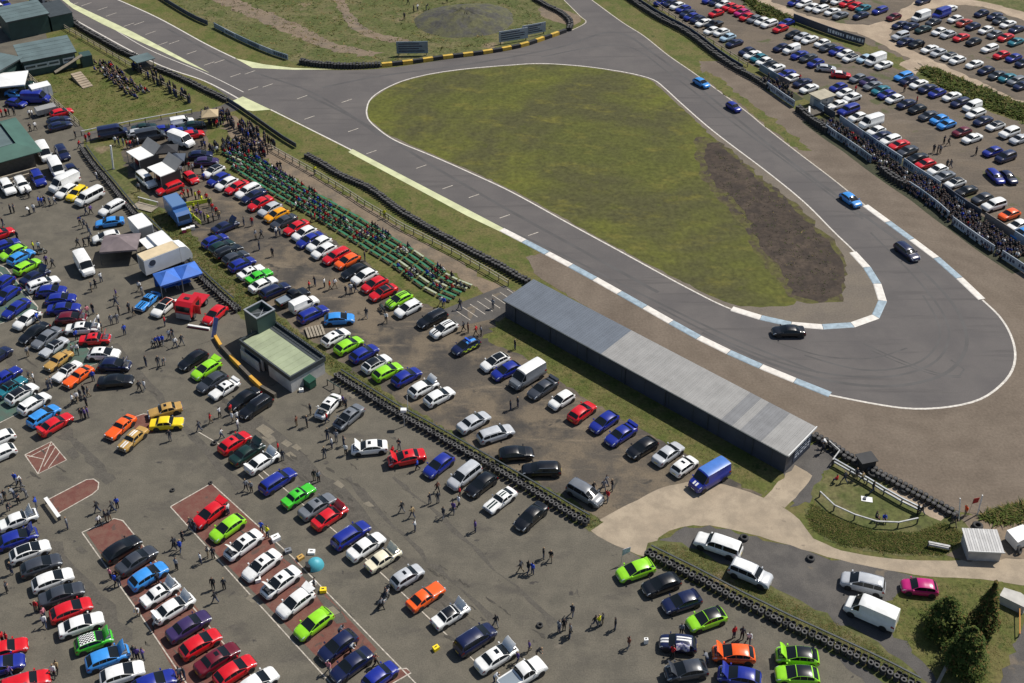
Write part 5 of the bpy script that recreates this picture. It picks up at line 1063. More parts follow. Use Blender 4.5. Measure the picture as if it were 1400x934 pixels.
    if 's' in flags:
        if kind in ('hatchback', 'small hatchback', 'estate'):
            def sp():
                a = F.top_pt(F.rf[0] - .02, 0, .02); w2 = abs(F.top_pt(F.rf[0], .95, 0).y); mb = MB()
                mb.add([(a.x+.08,-w2,a.z-.02),(a.x+.08,w2,a.z-.02),(a.x-.22,w2*.98,a.z+.04),(a.x-.22,-w2*.98,a.z+.04),(a.x+.08,-w2,a.z-.05),(a.x+.08,w2,a.z-.05),(a.x-.22,w2*.98,a.z-.01),(a.x-.22,-w2*.98,a.z-.01)], [(0,1,2,3),(7,6,5,4),(0,4,5,1),(1,5,6,2),(2,6,7,3),(3,7,4,0)])
                for sd in (1, -1): mb.box(a.x - .2, a.x - .04, sd*w2*.8 - .02, sd*w2*.8 + .02, a.z - .2, a.z)
                return mb.mesh('rear_spoiler', [M_paint])
        else:
            def sp():
                a = F.top_pt(.055, 0, 0); w2 = F.W / 2 * .86; z = a.z + .24; mb = MB()
                mb.add([(a.x+.18,-w2,z-.05),(a.x+.18,w2,z-.05),(a.x-.20,w2,z+.03),(a.x-.20,-w2,z+.03),(a.x+.18,-w2,z-.08),(a.x+.18,w2,z-.08),(a.x-.20,w2,z-.02),(a.x-.20,-w2,z-.02)], [(0,1,2,3),(7,6,5,4),(0,4,5,1),(1,5,6,2),(2,6,7,3),(3,7,4,0)])
                for sd in (1, -1): mb.box(a.x - .15, a.x + .12, sd*w2*.96 - .03, sd*w2*.96 + .03, a.z - .06, z - .03)
                return mb.mesh('rear_wing', [M_paint])
        part('rear_spoiler', cached((kind, 'spoil'), sp), rgba if colour != 'lime green' else lin(PAL['black']) if 'r' in flags else rgba)
    if getattr(F, 'bed', None):
        part('load_bed', cached((kind, 'bed'), lambda: F.patch('load_bed', F.bed[0], F.bed[1], -.86, .86, .010, M_bay)))

# ---- where each vehicle stands: (row, heading as an image vector, entries "x y colour/kind/flags [hx hy]")
KN = {'h':'hatchback','m':'small hatchback','s':'saloon','c':'classic saloon','C':'classic coupe','f':'fastback','e':'estate','u':'SUV','p':'people carrier','v':'van','b':'minibus','n':'small van','k':'pickup','q':'canopy pickup'}
CN = {'W':'white','S':'silver','G':'grey','D':'dark grey','K':'black','B':'blue','N':'dark blue','L':'light blue','A':'pale blue','V':'lime green','E':'green','F':'dark green','R':'red','M':'maroon','O':'orange','Y':'amber','J':'yellow','T':'tan','P':'purple','I':'pink','U':'teal','Q':'cream','X':'rust'}
ROWS = [
 ('the row beside the green benches', (-11,5.5), False, '''292 234 Whr;299 245 Bh;310 251 Wh;324 256 Rf;339 261 We;347 268 Ns;356 278 Rs;369 286 Sh;378 294 Yh;388 303 Ds;405 311 Rf;416 319 Wh;424 328 Bs;436 333 Wh;443 343 Wh;
   460 350 Re;475 357 Oh;485 371 Kh;498 378 Wh;512 389 Rh;524 400 Rfr;546 410 Vhk;558 422 Whs;591 436 Ke;607 450 Whk;637 473 NhP;677 495 WhG;692 507 Bh'''),
 ('the row in front of the long shed', (-11,7), False, '''721 513 Gvw;742 531 Dss;768 547 Wm;796 563 Rh 11 -8;826 577 Bh;849 594 Bss;878 612 Kh;914 620 Ss 11 -8;936 637 WmS 11 -8;970 651 Bvxl'''),
 ('the row above the long tyre wall', (11,-5), False, '''308 310 Nso;294 329 Bh;303 337 Fh;312 344 Ke;322 352 Dh;331 361 Bh;343 372 WcS;354 378 Ec;360 389 Wf;376 397 Ne;400 406 Kk;416 415 Wn;428 429 Be;464 436 Lh 12 -1;
   459 461 WhS 11 -6;477 472 Vh 11 -6;498 483 Bh 11 -6;515 497 Whr 11 -6;530 508 Vh 11 -6;556 515 Bh 11 -6;579 530 Who 11 -6;601 542 Wh 11 -6;648 577 Ss 11 -6;678 593 Se 12 -4;706 620 Kh 12 -1;740 642 Ke -12 0;800 674 Gp 11 6'''),
 ('the row below the long tyre wall', (-10,8), False, '''449 556 WfoS -8 9;477 570 GsoS -10 8;505 612 WfoS -12 1;556 626 RsoS -12 2;600 636 Bh;635 650 Sp;658 662 Kh;684 684 WCg;726 706 Ksk -9 8'''),
 ('the row behind the yellow barrier', (-11,7), False, '''264 492 Kh;282 505 Vhst;290 522 Dh;307 532 WcSs;334 545 Ks;350 556 Ke'''),
 ('the middle tarmac row', (11,-7), False, '''321 605 RhS;338 619 Fso;359 631 Wfso;380 657 Be;408 678 EcS;434 692 GsS;451 706 Rfo;480 731 Be;501 747 Ws;524 764 Qco;557 788 SmS;582 816 OC;616 841 Wcor;650 873 Np;679 898 WsoS;714 922 Wk'''),
 ('the row on the long red bay', (-11,8), False, '''287 703 Rht;311 722 Vh;333 745 WsoS;358 773 WsS;384 796 WsoS;404 824 Wht;429 853 Vhs;462 883 Nh;481 909 Ns;520 924 Bm 11 -8'''),
 ('the row on the short red bay', (11,-7), False, '''167 750 Kh;187 766 Ds;203 787 Lh;219 811 WcoS;238 831 Wfos;258 856 Ps;274 880 Rh;297 901 MsS;321 917 Rh;352 934 Wh'''),
 ('the outer white-line row', (11,-4), False, '''25 711 Wco;24 736 Bho;41 754 WhG;56 773 Dh;72 793 Wh;84 813 Ds;97 834 Rh;111 854 Wf;128 877 EmKo;147 899 Lho;167 921 Wh;210 934 Bh'''),
 ('the bottom left corner row', (10,-3), False, '''3 909 Bh;6 890 Rf;34 934 Re'''),
 ('the row by the near tyre wall', (-12,4), False, '''869 780 Vhs;904 799 Kh;932 823 Nhs;966 847 Vhrs;927 880 Nmx -12 -1;1003 894 Oho -12 -1;938 917 Dho -12 2;1011 925 Bho -12 -2;1090 897 Vhros -12 -1;1090 923 Vhr -12 -1'''),
 ('the dark gravel by the trees', (-12,-3), False, '''982 745 Wq -12 -4;1026 784 Suw 12 5;1180 797 Sp -12 -3;1191 836 Wv -12 -5;1257 803 Im -12 -1'''),
 ('the race track', (11,8), False, '''959 113 LhW 9 5;1003 146 Bm 9 6;1163 273 Lh 10 7;1240 344 Ne 10 8;1078 453 Ks -12 0'''),
 ('the upper green-bay row', (11,-4), False, '''1 320 Rh;8 335 Bh;18 345 Vh -11 5;29 351 Lh 11 -6;38 364 Vhs 11 -6;48 378 Nso 11 -6;59 388 WeS;70 398 Bh 12 -1;83 409 Bh 12 -1;87 422 Bs 12 -1;97 435 Mho 12 -1;113 449 WsoS 12 -1;130 464 RcoS 12 -1;142 484 WhS 12 0;157 499 Nho 12 0;158 521 Ks 12 -1'''),
 ('the lower green-bay row', (-10,7), False, '''2 388 Bh;9 403 Bh;22 422 Bf;37 437 Wh;47 455 Ks;64 462 Gs;74 475 Scr;80 493 Tc;92 508 Wcr;107 515 OC'''),
 ('the green-bay row at the left edge', (11,-7), False, '''-4 487 Nh;8 515 Bc;16 529 Ucr;30 538 Whr;47 551 Whs;60 568 Lhs;76 580 Rfs'''),
 ('the left edge of the photo', (11,-5), False, '''-4 602 Wh -11 5;-3 622 Wh -11 5'''),
 ('the classic cars in the open', (-9,8), False, '''165 584 OC;182 600 Tcx;226 561 TcS -12 3;228 579 Jc 12 -1'''),
 ('the blue gazebo', (-9,8), False, '''202 412 LCk;224 420 WhGR;294 430 Rh'''),
 ('the paddock between gazebo and grey building', (-10,5), False, '''60 208 Wv 8 12;77 230 Wv 8 12;85 209 Nu 7 11;98 233 Nh 8 10;88 250 Wv -10 5;92 261 Wh -10 6;104 264 Jhs -9 7;122 269 Wb;153 284 We;150 304 Lf -12 2;145 324 Wh -12 3;115 361 Wv 7 11;52 244 Bu 7 11;10 256 Wu 7 11;30 253 Wu 7 11'''),
 ('the trade stands behind the office', (-9,6), False, '''200 246 Wq 9 8;232 257 Re -11 4;261 243 Rm 10 8;282 221 Ph 12 -1;274 212 Nh 12 -1;250 187 Wv 11 4'''),
 ('the row below the access road', (12,-2), False, '''158 181 Nv;186 181 Sh;197 175 Fs;211 184 Dv;225 177 Bh;246 184 Bs;257 180 Rh;249 167 Wn;264 175 Fs'''),
 ('the stalls below the green roofs', (11,-3), False, '''84 154 Rh;80 165 Nh;82 172 Nh;32 117 Fs;22 129 Ls 11 2;26 138 Bh 11 2;45 136 Bv 11 0'''),
 ('the yard behind the green roofs', (8,6), True, '''3 12 Wn;7 5 Bn;10 18 Sh;17 12 Sh;5 28 Mh;20 25 Ns;32 21 Wh'''),
]
FAR = [
 ('the far row along the spectator rail', '''905 3 Bh;915 4 Nh;926 8 Wh;934 12 Bh;940 18 Ns;946 23 Bh;953 26 Nh;962 31 Ws;976 33 Kk;973 42 Wh;986 44 Wh;995 51 Ah;1004 59 Ns'''),
 ('the far row above the banner crowd', '''1021 70 Nh;1029 75 Ws;1037 79 Uh;1045 84 Wh;1052 89 Kh;1060 93 Ws;1075 101 Bs;1083 107 Wh;1097 113 Ns;1106 121 Ws'''),
 ('the far row beside the flat-roofed hut', '''1145 143 Ws;1146 119 Bh;1155 127 Wh;1165 133 Wh;1160 150 Bq;1173 160 Wh'''),
 ('the far row above the lettered fence', '''1191 166 Wv;1198 179 Wh;1205 186 Ns;1217 191 We;1229 198 Rs;1241 206 Ds;1254 216 Ks;1265 224 Rh;1282 232 Wh;1291 241 Gs;1306 250 Whr;1321 261 Ks;1343 271 Dh;1359 280 Wu;1380 293 Oh;1391 308 Wh;1398 319 Lh'''),
 ('the far row below the dark blue banner', '''971 0 Bh;979 2 Ns;989 6 Wh;997 9 Rh;979 18 Rh;1006 12 Rs;1014 17 Ih;1021 23 Rh;1032 26 Gh;1042 29 Wh;1051 32 We;1067 39 Rh;1075 31 Bh;1085 47 Kh;1096 50 Sh;1107 54 Ws;1124 59 Wh;1132 65 Ds;1145 70 Bh;1155 73 Wh;1163 79 Whr;1182 80 Ah;1197 81 Wv;1208 89 Ws'''),
 ('the middle far row', '''1068 65 Nh;1082 67 Wn;1093 75 Bs;1105 79 Ds;1115 86 Bh;1130 93 Sh 12 1;1150 102 Rhw 12 1;1173 107 Gh;1187 111 Ph;1193 117 Gs;1204 123 Us;1212 129 Bh;1223 135 Wh;1239 142 Ns;1254 149 Kh;1269 158 Ds;1284 163 Lh;1294 170 Lh;1315 180 Mh;1329 189 Ws;1357 207 Bh;1375 214 Np;1361 241 Be 9 8;1379 242 Nh 9 8'''),
 ('the far row below the hedge', '''1235 104 Le;1243 110 Ns;1256 115 Ws;1268 121 Ns;1281 127 Bh;1301 132 Ws;1313 140 Ne;1329 145 Wn;1334 155 We;1344 165 Ns;1361 172 Whr;1380 181 Wu;1394 190 Ss'''),
 ('the far row above the pale track', '''1231 34 Ns;1231 49 Su;1238 57 Ns;1253 60 Kh;1271 67 Ws;1283 72 Sh;1298 77 Whr;1309 82 Wh;1332 88 Ws;1348 96 Nh;1364 103 Ds;1377 106 Us;1389 110 Ge;1398 117 Ns'''),
 ('the second far row above the pale track', '''1259 22 Wv;1287 18 Bv;1298 12 Ws;1245 36 Ns;1262 40 Fs;1276 30 Ds;1306 26 Wh;1318 31 Xs;1330 36 Nh;1284 43 Wh;1296 47 Sh;1314 51 Rs;1331 57 Kh'''),
 ('the far right corner of the field', '''1342 18 Nh;1360 22 Ns;1367 28 Dh;1378 33 Ws;1390 40 Ns;1348 41 Wh;1360 47 Gh;1375 51 Rs;1389 57 Us;1353 66 We;1369 75 Rh;1386 79 Bh;1399 86 Nh'''),
 ('the top far row beyond the pale track', '''1087 3 Bh;1099 5 We;1111 10 Wh;1122 12 We;1138 16 Ws;1149 21 Gs;1132 0 Kh;1145 1 Wh;1158 4 Re;1170 8 Rh;1180 11 Us;1177 21 Ns;1203 14 Be;1222 23 Mh;1262 1 Ns'''),
]
CARS = []      # dicts with x, y, kind, colour, flags, row
for row, hd, far, txt in ROWS + [(r_, (-12, 4), True, t_) for r_, t_ in FAR]:
    for e in txt.replace('\n', ' ').split(';'):
        q = e.split(); x, y, code = float(q[0]), float(q[1]), q[2]
        h = (float(q[3]), float(q[4])) if len(q) > 3 else hd
        kd = KN[code[1]]; p = P(x, y, .62 * FORMS[kd].H / 1.4); d = P(x + h[0], y + h[1], .6) - P(x, y, .6)
        CARS.append(dict(px=x, py=y, colour=CN[code[0]], kind=kd, flags=code[2:], row=row, far=far or y < 200 and x > 850, p=Vector((p.x, p.y, 0)), a=math.atan2(d.y, d.x) + rnd.gauss(0, .02)))
# nudge apart the few whose read positions would make them overlap
def circles(c_):
    F = FORMS[c_['kind']]; u = Vector((math.cos(c_['a']), math.sin(c_['a']), 0)); r = F.W / 2 + .05
    return [(c_['p'] + u * k, r) for k in (-(F.L/2 - r), -(F.L/2 - r) / 3, (F.L/2 - r) / 3, F.L/2 - r)]
for it in range(14):
    for i, a in enumerate(CARS):
        for b in CARS[i+1:]:
            if abs(a['p'].x - b['p'].x) > 5.5 or abs(a['p'].y - b['p'].y) > 5.5: continue
            best = None
            for (p, r1) in circles(a):
                for (q, r2) in circles(b):
                    d = (q - p).length; o_ = r1 + r2 - d
                    if o_ > 0 and (best is None or o_ > best[0]): best = (o_, (q - p).normalized() if d > .01 else Vector((1, 0, 0)))
            if best: a['p'] -= best[1] * best[0] * .5; b['p'] += best[1] * best[0] * .5
FEAT = {'r':'black roof','w':'white roof','S':'sunroof','G':'glass roof','K':'chequered roof','P':'yellow chequer livery','x':'white stripes','g':'green stripes','k':'black stripes','t':'open tailgate','o':'open bonnet','s':'rear spoiler','R':'orange rear roof','l':'roof painted as sky-lit'}
def cdesc(c_, feats=True):
    d = c_['colour'] + ' ' + c_['kind']
    if feats:
        for k in ('l','o','t','K','P','g','x','k','G','r','w','s','S'):
            if k in c_['flags']: return d + ' with ' + FEAT[k]
    return d
byrow = {}
for c_ in CARS: byrow.setdefault(c_['row'], []).append(c_)
for row, cs in byrow.items():
    where = ('on ' if row.startswith('the race') or row.startswith('the dark gravel') else 'among ' if row.startswith('the classic') else 'by ' if row.startswith(('the blue gaz', 'the trade', 'the stalls')) else 'at ' if row.startswith('the left') else 'in ') + row
    side = sorted(cs, key=lambda c_: c_['px'])
    for i, c_ in enumerate(side):
        d = cdesc(c_); same = [q for q in side if cdesc(q) == d]
        twin = [q for q in side if cdesc(q, False) == cdesc(c_, False)]
        if len(same) == 1 and (len(twin) == 1 or d != cdesc(c_, False)): lab = d + ' ' + where
        else:
            nb = None
            if 0 < i < len(side) - 1: nb = (side[i-1]['colour'], side[i+1]['colour'])
            tw = [j for j, q in enumerate(side) if cdesc(q) == d and 0 < j < len(side) - 1 and (side[j-1]['colour'], side[j+1]['colour']) == nb]
            if nb and len(tw) == 1 and len(set(nb)) == 2: lab = '%s between %s and %s cars %s' % (d, nb[0], nb[1], where)
            else: lab = '%s, %s from left, %s' % (d, ORD[i], where)
            if len(lab.split()) > 16: lab = '%s, %s from left, %s' % (cdesc(c_, False), ORD[i], where)
        c_['label'] = lab
        nm = {'van':'panel_van','small van':'small_van','minibus':'minibus','pickup':'pickup_truck','canopy pickup':'pickup_truck','SUV':'off_road_car','classic saloon':'classic_car','classic coupe':'classic_car','fastback':'fastback_car','saloon':'saloon_car','estate':'estate_car','people carrier':'people_carrier'}.get(c_['kind'], 'hatchback_car')
        o = thing(nm, lab, 'van' if 'van' in c_['kind'] or c_['kind'] == 'minibus' else 'pickup' if 'pickup' in c_['kind'] else 'car', c_['p'] + Vector((0, 0, 5*LZ)), c_['a'], 'vehicles in ' + row if not row.startswith('the race') else 'cars driving on the track')
        c_['obj'] = o
        if c_['far']: o.scale = (.93, .93, .93)
        build_car(o, c_['kind'], c_['colour'], c_['flags'], c_['far'])
PEOPLE = []     # (px, py, top, pose)
def ppl(txt, pose=None):
    for e in txt.split(';'):
        q = e.split()
        if len(q) >= 3: PEOPLE.append((float(q[0]), float(q[1]), ' '.join(q[2:]), pose))
ppl('15 292 dark;19.5 291 dark;41 294 white;47 291 white;54 281 blue;58 282 blue;62 280 dark;69 281 grey;75 280 white;40 271 dark;37 268 dark;5 310 dark;25 329 dark;47 343 yellow;54 343 white;118 294 dark;125 293 purple;110 308 dark blue;116 312 dark;121 317 dark;124 324 grey;107 338 dark;116 338 black;123 336 dark;73 366 dark;64 362 purple;133 246 white;104 190 dark;109 203 red;118 195 red;123 192 red;158 198 white;163 199 dark;169 200 grey;174 203 red;179 203 red;184 201 dark;189 198 white;182 222 white;190 262 grey;42 180 dark;49 178 white;3 160 red;9 159 red;13 158 dark;20 158 dark;41 161 white;45 161 white')
ppl('259 233 red;264 235 grey;277 238 blue;281 241 dark;279 248 blue;279 199 dark;281 204 dark blue;277 203 dark;290 212 dark;297 211 white;248 238 white')
ppl('126 399 dark;131 394 dark;139 386 white;160 408 purple;159 418 dark;163 431 black;177 427 dark;183 433 dark;153 444 grey;161 442 grey;136 443 white;138 454 dark;171 458 blue;191 398 white;195 404 grey;226 446 red;214 474 blue;219 473 blue;223 472 blue;210 476 grey;232 464 white;237 463 dark;240 475 white;249 472 dark;200 501 dark;217 501 dark;224 500 grey;191 535 dark;198 534 white;39 488 grey;41 521 dark;47 523 white;67 533 dark;71 530 grey;128 521 blue;105 465 blue;100 485 grey;106 484 white;128 429 black;51 441 blue;120 433 pink')
ppl('116 541 black;121 544 dark;106 550 white;100 554 white;111 546 dark;112 573 dark;117 573 purple;121 571 purple;119 556 dark;273 590 dark;233 603 dark;161 695 blue;155 701 dark;136 719 white;134 701 black;145 713 dark;151 713 dark;93 723 grey;51 695 blue;22 661 blue;27 665 white;31 669 dark;37 681 dark;8 685 dark;20 681 grey;26 689 dark;12 699 dark;4 689 grey')
ppl('10 810 dark;17 785 dark;55 835 red;61 846 pink;62 858 white;152 792 pink;158 801 blue;164 802 dark;239 751 dark;247 755 blue;250 742 black;242 779 grey;275 771 white;215 797 dark;183 900 dark;189 902 purple;196 902 purple;71 927 white;79 920 tan;234 934 grey;253 928 dark;5 879 red;11 886 red;14 927 purple')
ppl('190 842 white;211 863 grey', 'leaning forward')
ppl('301 571 white;318 578 white;325 577 white;321 564 red;326 588 white;303 600 white;288 580 red;425 567 dark;406 583 brown;420 584 dark;445 578 red;448 601 dark;454 613 white;460 604 grey;444 627 dark;470 610 dark;473 622 white;430 657 black;436 659 grey;386 629 dark;381 619 red;337 671 grey;344 673 grey;358 728 blue;309 701 white;537 625 red;466 553 purple;473 559 dark;264 722 dark;272 723 dark;285 762 dark;292 764 dark;292 806 black;295 824 black;307 806 dark;521 833 grey;527 819 black;514 911 brown;450 920 pink;366 735 yellow;430 806 dark')
ppl('480 893 white;473 879 grey', 'leaning forward')
ppl('603 418 white;607 420 blue;629 423 dark;674 422 grey;634 453 dark;640 455 brown;651 459 red;658 459 grey;704 478 black;528 441 white;501 435 dark;423 397 red;431 391 dark;444 393 white;451 397 orange;458 394 white;473 404 dark;480 401 white;487 400 dark;334 309 dark;345 309 red;350 327 grey;358 326 dark;355 342 dark;373 351 dark;378 323 white;383 323 grey;399 289 dark;405 287 white;426 303 dark;431 303 red;499 357 dark;362 215 red;380 233 black;384 233 black;526 299 yellow;431 239 yellow')
ppl('698 561 dark;708 557 dark;546 615 dark;571 643 blue;599 688 dark;588 689 dark;598 673 brown;606 709 dark;620 701 purple;627 693 white;629 680 red;550 701 black;564 708 tan;568 726 white;650 727 purple;712 783 dark;722 784 black;728 785 blue;743 764 black;753 767 black;678 857 black;782 842 dark;764 865 grey;771 862 black;779 873 black;724 891 purple;734 900 black;676 934 white;708 906 purple')
ppl('811 673 black;828 665 grey;837 671 black;825 671 grey;830 686 red;813 856 black;819 857 yellow;824 854 dark;841 861 black;859 887 brown;931 868 grey;1003 872 red;1014 874 dark;1023 880 white;919 900 red;963 908 grey;780 868 grey')
ppl('1154 660 dark;1192 674 black;1254 704 dark;1260 704 black;1128 613 white;1124 620 dark;1178 660 tan;1170 656 dark;1319 706 orange;1303 719 dark')
ppl('1196 711 dark;1208 713 blue;1144 661 red', 'sitting')
ppl('1290 197 dark;1296 199 dark;1281 210 dark;1285 210 grey;1276 209 dark;1334 212 dark;1294 230 dark;1299 230 dark;1236 126 brown;1251 143 red;1169 127 red;1092 112 pink;1261 66 dark')
ppl('558 6 dark;566 17 dark;571 15 white;583 14 dark;553 27 dark;611 4 dark')
ppl('247 274 red;252 270 red;258 270 red;263 268 dark;268 274 yellow;273 272 red;277 279 yellow;283 276 red;287 283 dark;291 290 red;296 295 red;300 300 tan;265 289 yellow;270 297 purple;275 300 purple;280 303 dark;285 305 yellow;265 303 yellow;260 296 yellow;292 303 dark;272 290 dark;254 282 dark')
# seated on the benches: clusters the photo shows
if BENCHES:
    pick = [b for b in BENCHES]
    for gx, gy, n in ((330,212,9),(350,225,7),(365,238,7),(385,248,5),(402,262,6),(418,270,4),(430,285,5),(452,305,5),(470,312,3),(498,325,4),(520,322,4),(545,345,3),(556,372,3),(602,376,4),(605,388,3),(632,396,7)):
        g = G(gx, gy); near = sorted(pick, key=lambda b: (b[0] - g).length)[:n]
        for b in near:
            pick.remove(b)
            for s_ in ([0] if rnd.random() < .35 else [-.6, .1, .7]):
                if sum(1 for q in PEOPLE if q[3] == 'bench') < 170: PEOPLE.append((b[0].x + math.cos(b[1]) * s_, b[0].y + math.sin(b[1]) * s_, rnd.choice(['dark','dark blue','black','grey','white','red','blue','dark','purple']), 'bench', b[1]))
rp = random.Random(3); used = {}
landm = [(q['p'], cdesc(q, False).replace('classic saloon', 'saloon').replace('small hatchback','hatchback'), q['row']) for q in CARS]
landm += [(G(1000,690),'concrete drive',None),(G(1190,690),'white picnic blanket',None),(G(385,500),'pale office',None),(G(264,417),'red truck',None),(G(244,376),'blue gazebo',None),(G(168,331),'grey gazebo',None),(G(242,300),'blue lorry',None),(G(208,225),'twin trailers',None),(G(565,20),'spoil heap',None)]
plist = []
for e in PEOPLE:
    if e[3] == 'bench': p = Vector((e[0], e[1], .02)); pose = 'sitting'; rz = e[4] + R(90) + rp.gauss(0, .2); bench = True
    else:
        p = G(e[0], e[1]); pose = e[3] or rp.choice(['standing','standing','walking','walking','with folded arms','leaning forward' if rp.random() < .3 else 'standing']); rz = rp.uniform(0, 6.28); bench = False
    tr = rp.choice(['dark blue','dark blue','black','black','grey','khaki']); hair = 0 if rp.random() < .72 else 1
    plist.append(dict(p=p, top=e[2], pose=pose, rz=rz, tr=tr, hair=hair, bench=bench))
# keep feet off the cars
def car_hit(p):
    for q in CARS:
        d = p - q['p']; d.z = 0
        if d.length_squared > 14: continue
        F = FORMS[q['kind']]; u = Vector((math.cos(q['a']), math.sin(q['a']), 0)); v = Vector((-u.y, u.x, 0)); a, b = d.dot(u), d.dot(v)
        if abs(a) < F.L/2 + .22 and abs(b) < F.W/2 + .22: return q, a, b, u, v, F
for q in plist:
    for _ in range(4):
        h = car_hit(q['p'])
        if not h: break
        c_, a, b, u, v, F = h; ea, eb = F.L/2 + .28 - abs(a), F.W/2 + .28 - abs(b)
        q['p'] = q['p'] + (u * math.copysign(ea, a) if ea < eb * 1.3 else v * math.copysign(eb, b))
for q in plist:
    q['p'].z = .02 if not q['bench'] else -.06
    q['near'] = min(landm, key=lambda l: (l[0] - q['p']).length)
    dl = q['near'][0] - q['p']; q['side'] = ('right of' if dl.x < -1.2 else 'left of' if dl.x > 1.2 else 'behind' if dl.y < 0 else 'in front of')
def base_label(q, lvl):
    tp = {'yellow':'yellow-green'}.get(q['top'], q['top'])
    if q['bench']: s_ = 'person in %s top with %s trousers sitting on the green benches' % (tp, q['tr'])
    else:
        s_ = 'person in %s top' % tp
        if lvl >= 1: s_ += ' and %s trousers' % q['tr'].replace('dark ', '')
        s_ += ' ' + {'standing':'standing','walking':'walking','with folded arms':'arms folded','leaning forward':'leaning forward','sitting':'sitting'}[q['pose']] + ' %s the %s' % (q['side'], q['near'][1])
    return s_
for q in plist: q['lab'] = base_label(q, 1)
grp = {}
for q in plist: grp.setdefault(q['lab'], []).append(q)
for lab, qs in grp.items():
    if len(qs) > 1:
        qs.sort(key=lambda q: q['p'].x / q['p'].y)
        for i, q in enumerate(qs):
            q['lab'] = (lab if not lab.endswith('green benches') else lab.replace(' with ', ', ').replace('sitting on the green benches', 'seated on green benches')) + ', %s from left' % ORD[i]
            if len(q['lab'].split()) > 16: q['lab'] = '%s, %s from left' % (base_label(q, 0).replace('person in', 'person,').replace(' top', ' top,').replace('leaning forward','leaning'), ORD[i])
seen = {}
for q in plist:
    if q['lab'] in seen: seen[q['lab']] += 1; q['lab'] = q['lab'] + ', ' + ('lower one' if seen[q['lab']] < 3 else 'lowest')
    seen.setdefault(q['lab'], 1)
plist.sort(key=lambda q: q['p'].length)
for q in plist[:296]:
    o = link('person', pm_(q['pose'], q['tr'], q['hair']), None, q['p']); o.rotation_euler = (0, 0, q['rz']); s_ = rp.uniform(.95, 1.05); o.scale = (s_, s_, s_)
    o.color = lin(TOPC[q['top']]); tag(o, q['lab'], 'person', 'spectators on the benches' if q['bench'] else 'people walking among the cars')
FARP = plist[296:]
# crowds read as one mass: each a single object of many small figures
CROWDM = [mat('crowd_' + k, lin(TOPC[k])[:3], .9) for k in ('dark','black','dark blue','grey','white','red','blue','tan','purple')]
def crowd(name, label, pts, n, wd, pose, face):
    ln = px_line(pts, 0); rs = resample(ln, .2); src = {}
    for k in ('standing', 'sitting'):
        m = FIGLOW[k]; src[k] = ([v.co.copy() for v in m.vertices], [(tuple(f.vertices), f.material_index) for f in m.polygons])
    mb = MB(); mats_ = CROWDM + [SKIN, HAIRM[0], TRM['black'], TRM['dark blue']]
    placed = []
    for _ in range(n * 6):
        if len(placed) >= n: break
        p, d = rp.choice(rs); nn = Vector((-d.y, d.x, 0)); q = p + nn * rp.uniform(-wd/2, wd/2)
        if any((q - z).length_squared < .14 for z in placed): continue
        placed.append(q); ps = pose if pose != 'mixed' else rp.choice(['standing', 'sitting']); vs_, fs_ = src[ps]
        az = math.atan2(d.y, d.x) + R(face) + rp.gauss(0, .35); c_, s_ = math.cos(az), math.sin(az); k = rp.uniform(.93, 1.05); tp = min(int(rp.expovariate(.75)), 8); t2 = rp.choice((11, 12)); k0 = len(mb.v)
        mb.v += [(q.x + (v.x * c_ - v.y * s_) * k, q.y + (v.x * s_ + v.y * c_) * k, v.z * k + (0 if ps == 'standing' else -.12)) for v in vs_]
        for f, m in fs_: mb.f.append(tuple(i + k0 for i in f)); mb.m.append({0: tp, 1: t2, 2: 9, 3: 10, 4: 12}[m])
    o = mb.build(name, mats_, smooth=True); tag(o, label, 'crowd', kind='stuff'); return o
crowd('spectator_crowd', 'dense seated crowd between the two far board fences, left part', [(1046,112),(1064,124),(1082,136)], 36, 2.6, 'mixed', -90)
crowd('spectator_crowd', 'dense seated crowd between the pale boards and lettered far fence', [(1128,170),(1150,186),(1176,202),(1204,222),(1236,244)], 120, 3.2, 'sitting', -90)
crowd('spectator_crowd', 'dense seated crowd between dark fence and wavy boards at right', [(1240,246),(1270,266),(1300,290),(1330,311),(1360,333),(1392,354)], 270, 4.4, 'sitting', -90)
crowd('spectator_crowd', 'row of spectators standing at the barrier below the access road', [(300,158),(318,170),(340,182),(356,194),(374,205)], 60, 2.4, 'standing', 90)
crowd('spectator_crowd', 'spectators standing at the upper end of the benches', [(288,208),(300,206),(318,202),(340,206),(360,216)], 55, 3.0, 'standing', 90)
crowd('spectator_crowd', 'spectators seated on the grass bank below the clubhouse', [(130,88),(146,98),(164,112),(182,126),(196,132)], 75, 3.6, 'sitting', 90)
crowd('spectator_crowd', 'spectators lined along the pit lane timber fence', [(180,94),(206,106),(222,118),(240,128),(262,143)], 34, 1.6, 'standing', 90)
crowd('spectator_crowd', 'spectators on the terrace beside the green roofed building', [(36,14),(50,24),(64,34),(72,38)], 34, 2.6, 'standing', 60)
crowd('spectator_crowd', 'crowd gathered beside the access road barrier and tan canopy', [(284,164),(292,158),(302,166),(290,172)], 26, 3.4, 'standing', 90)
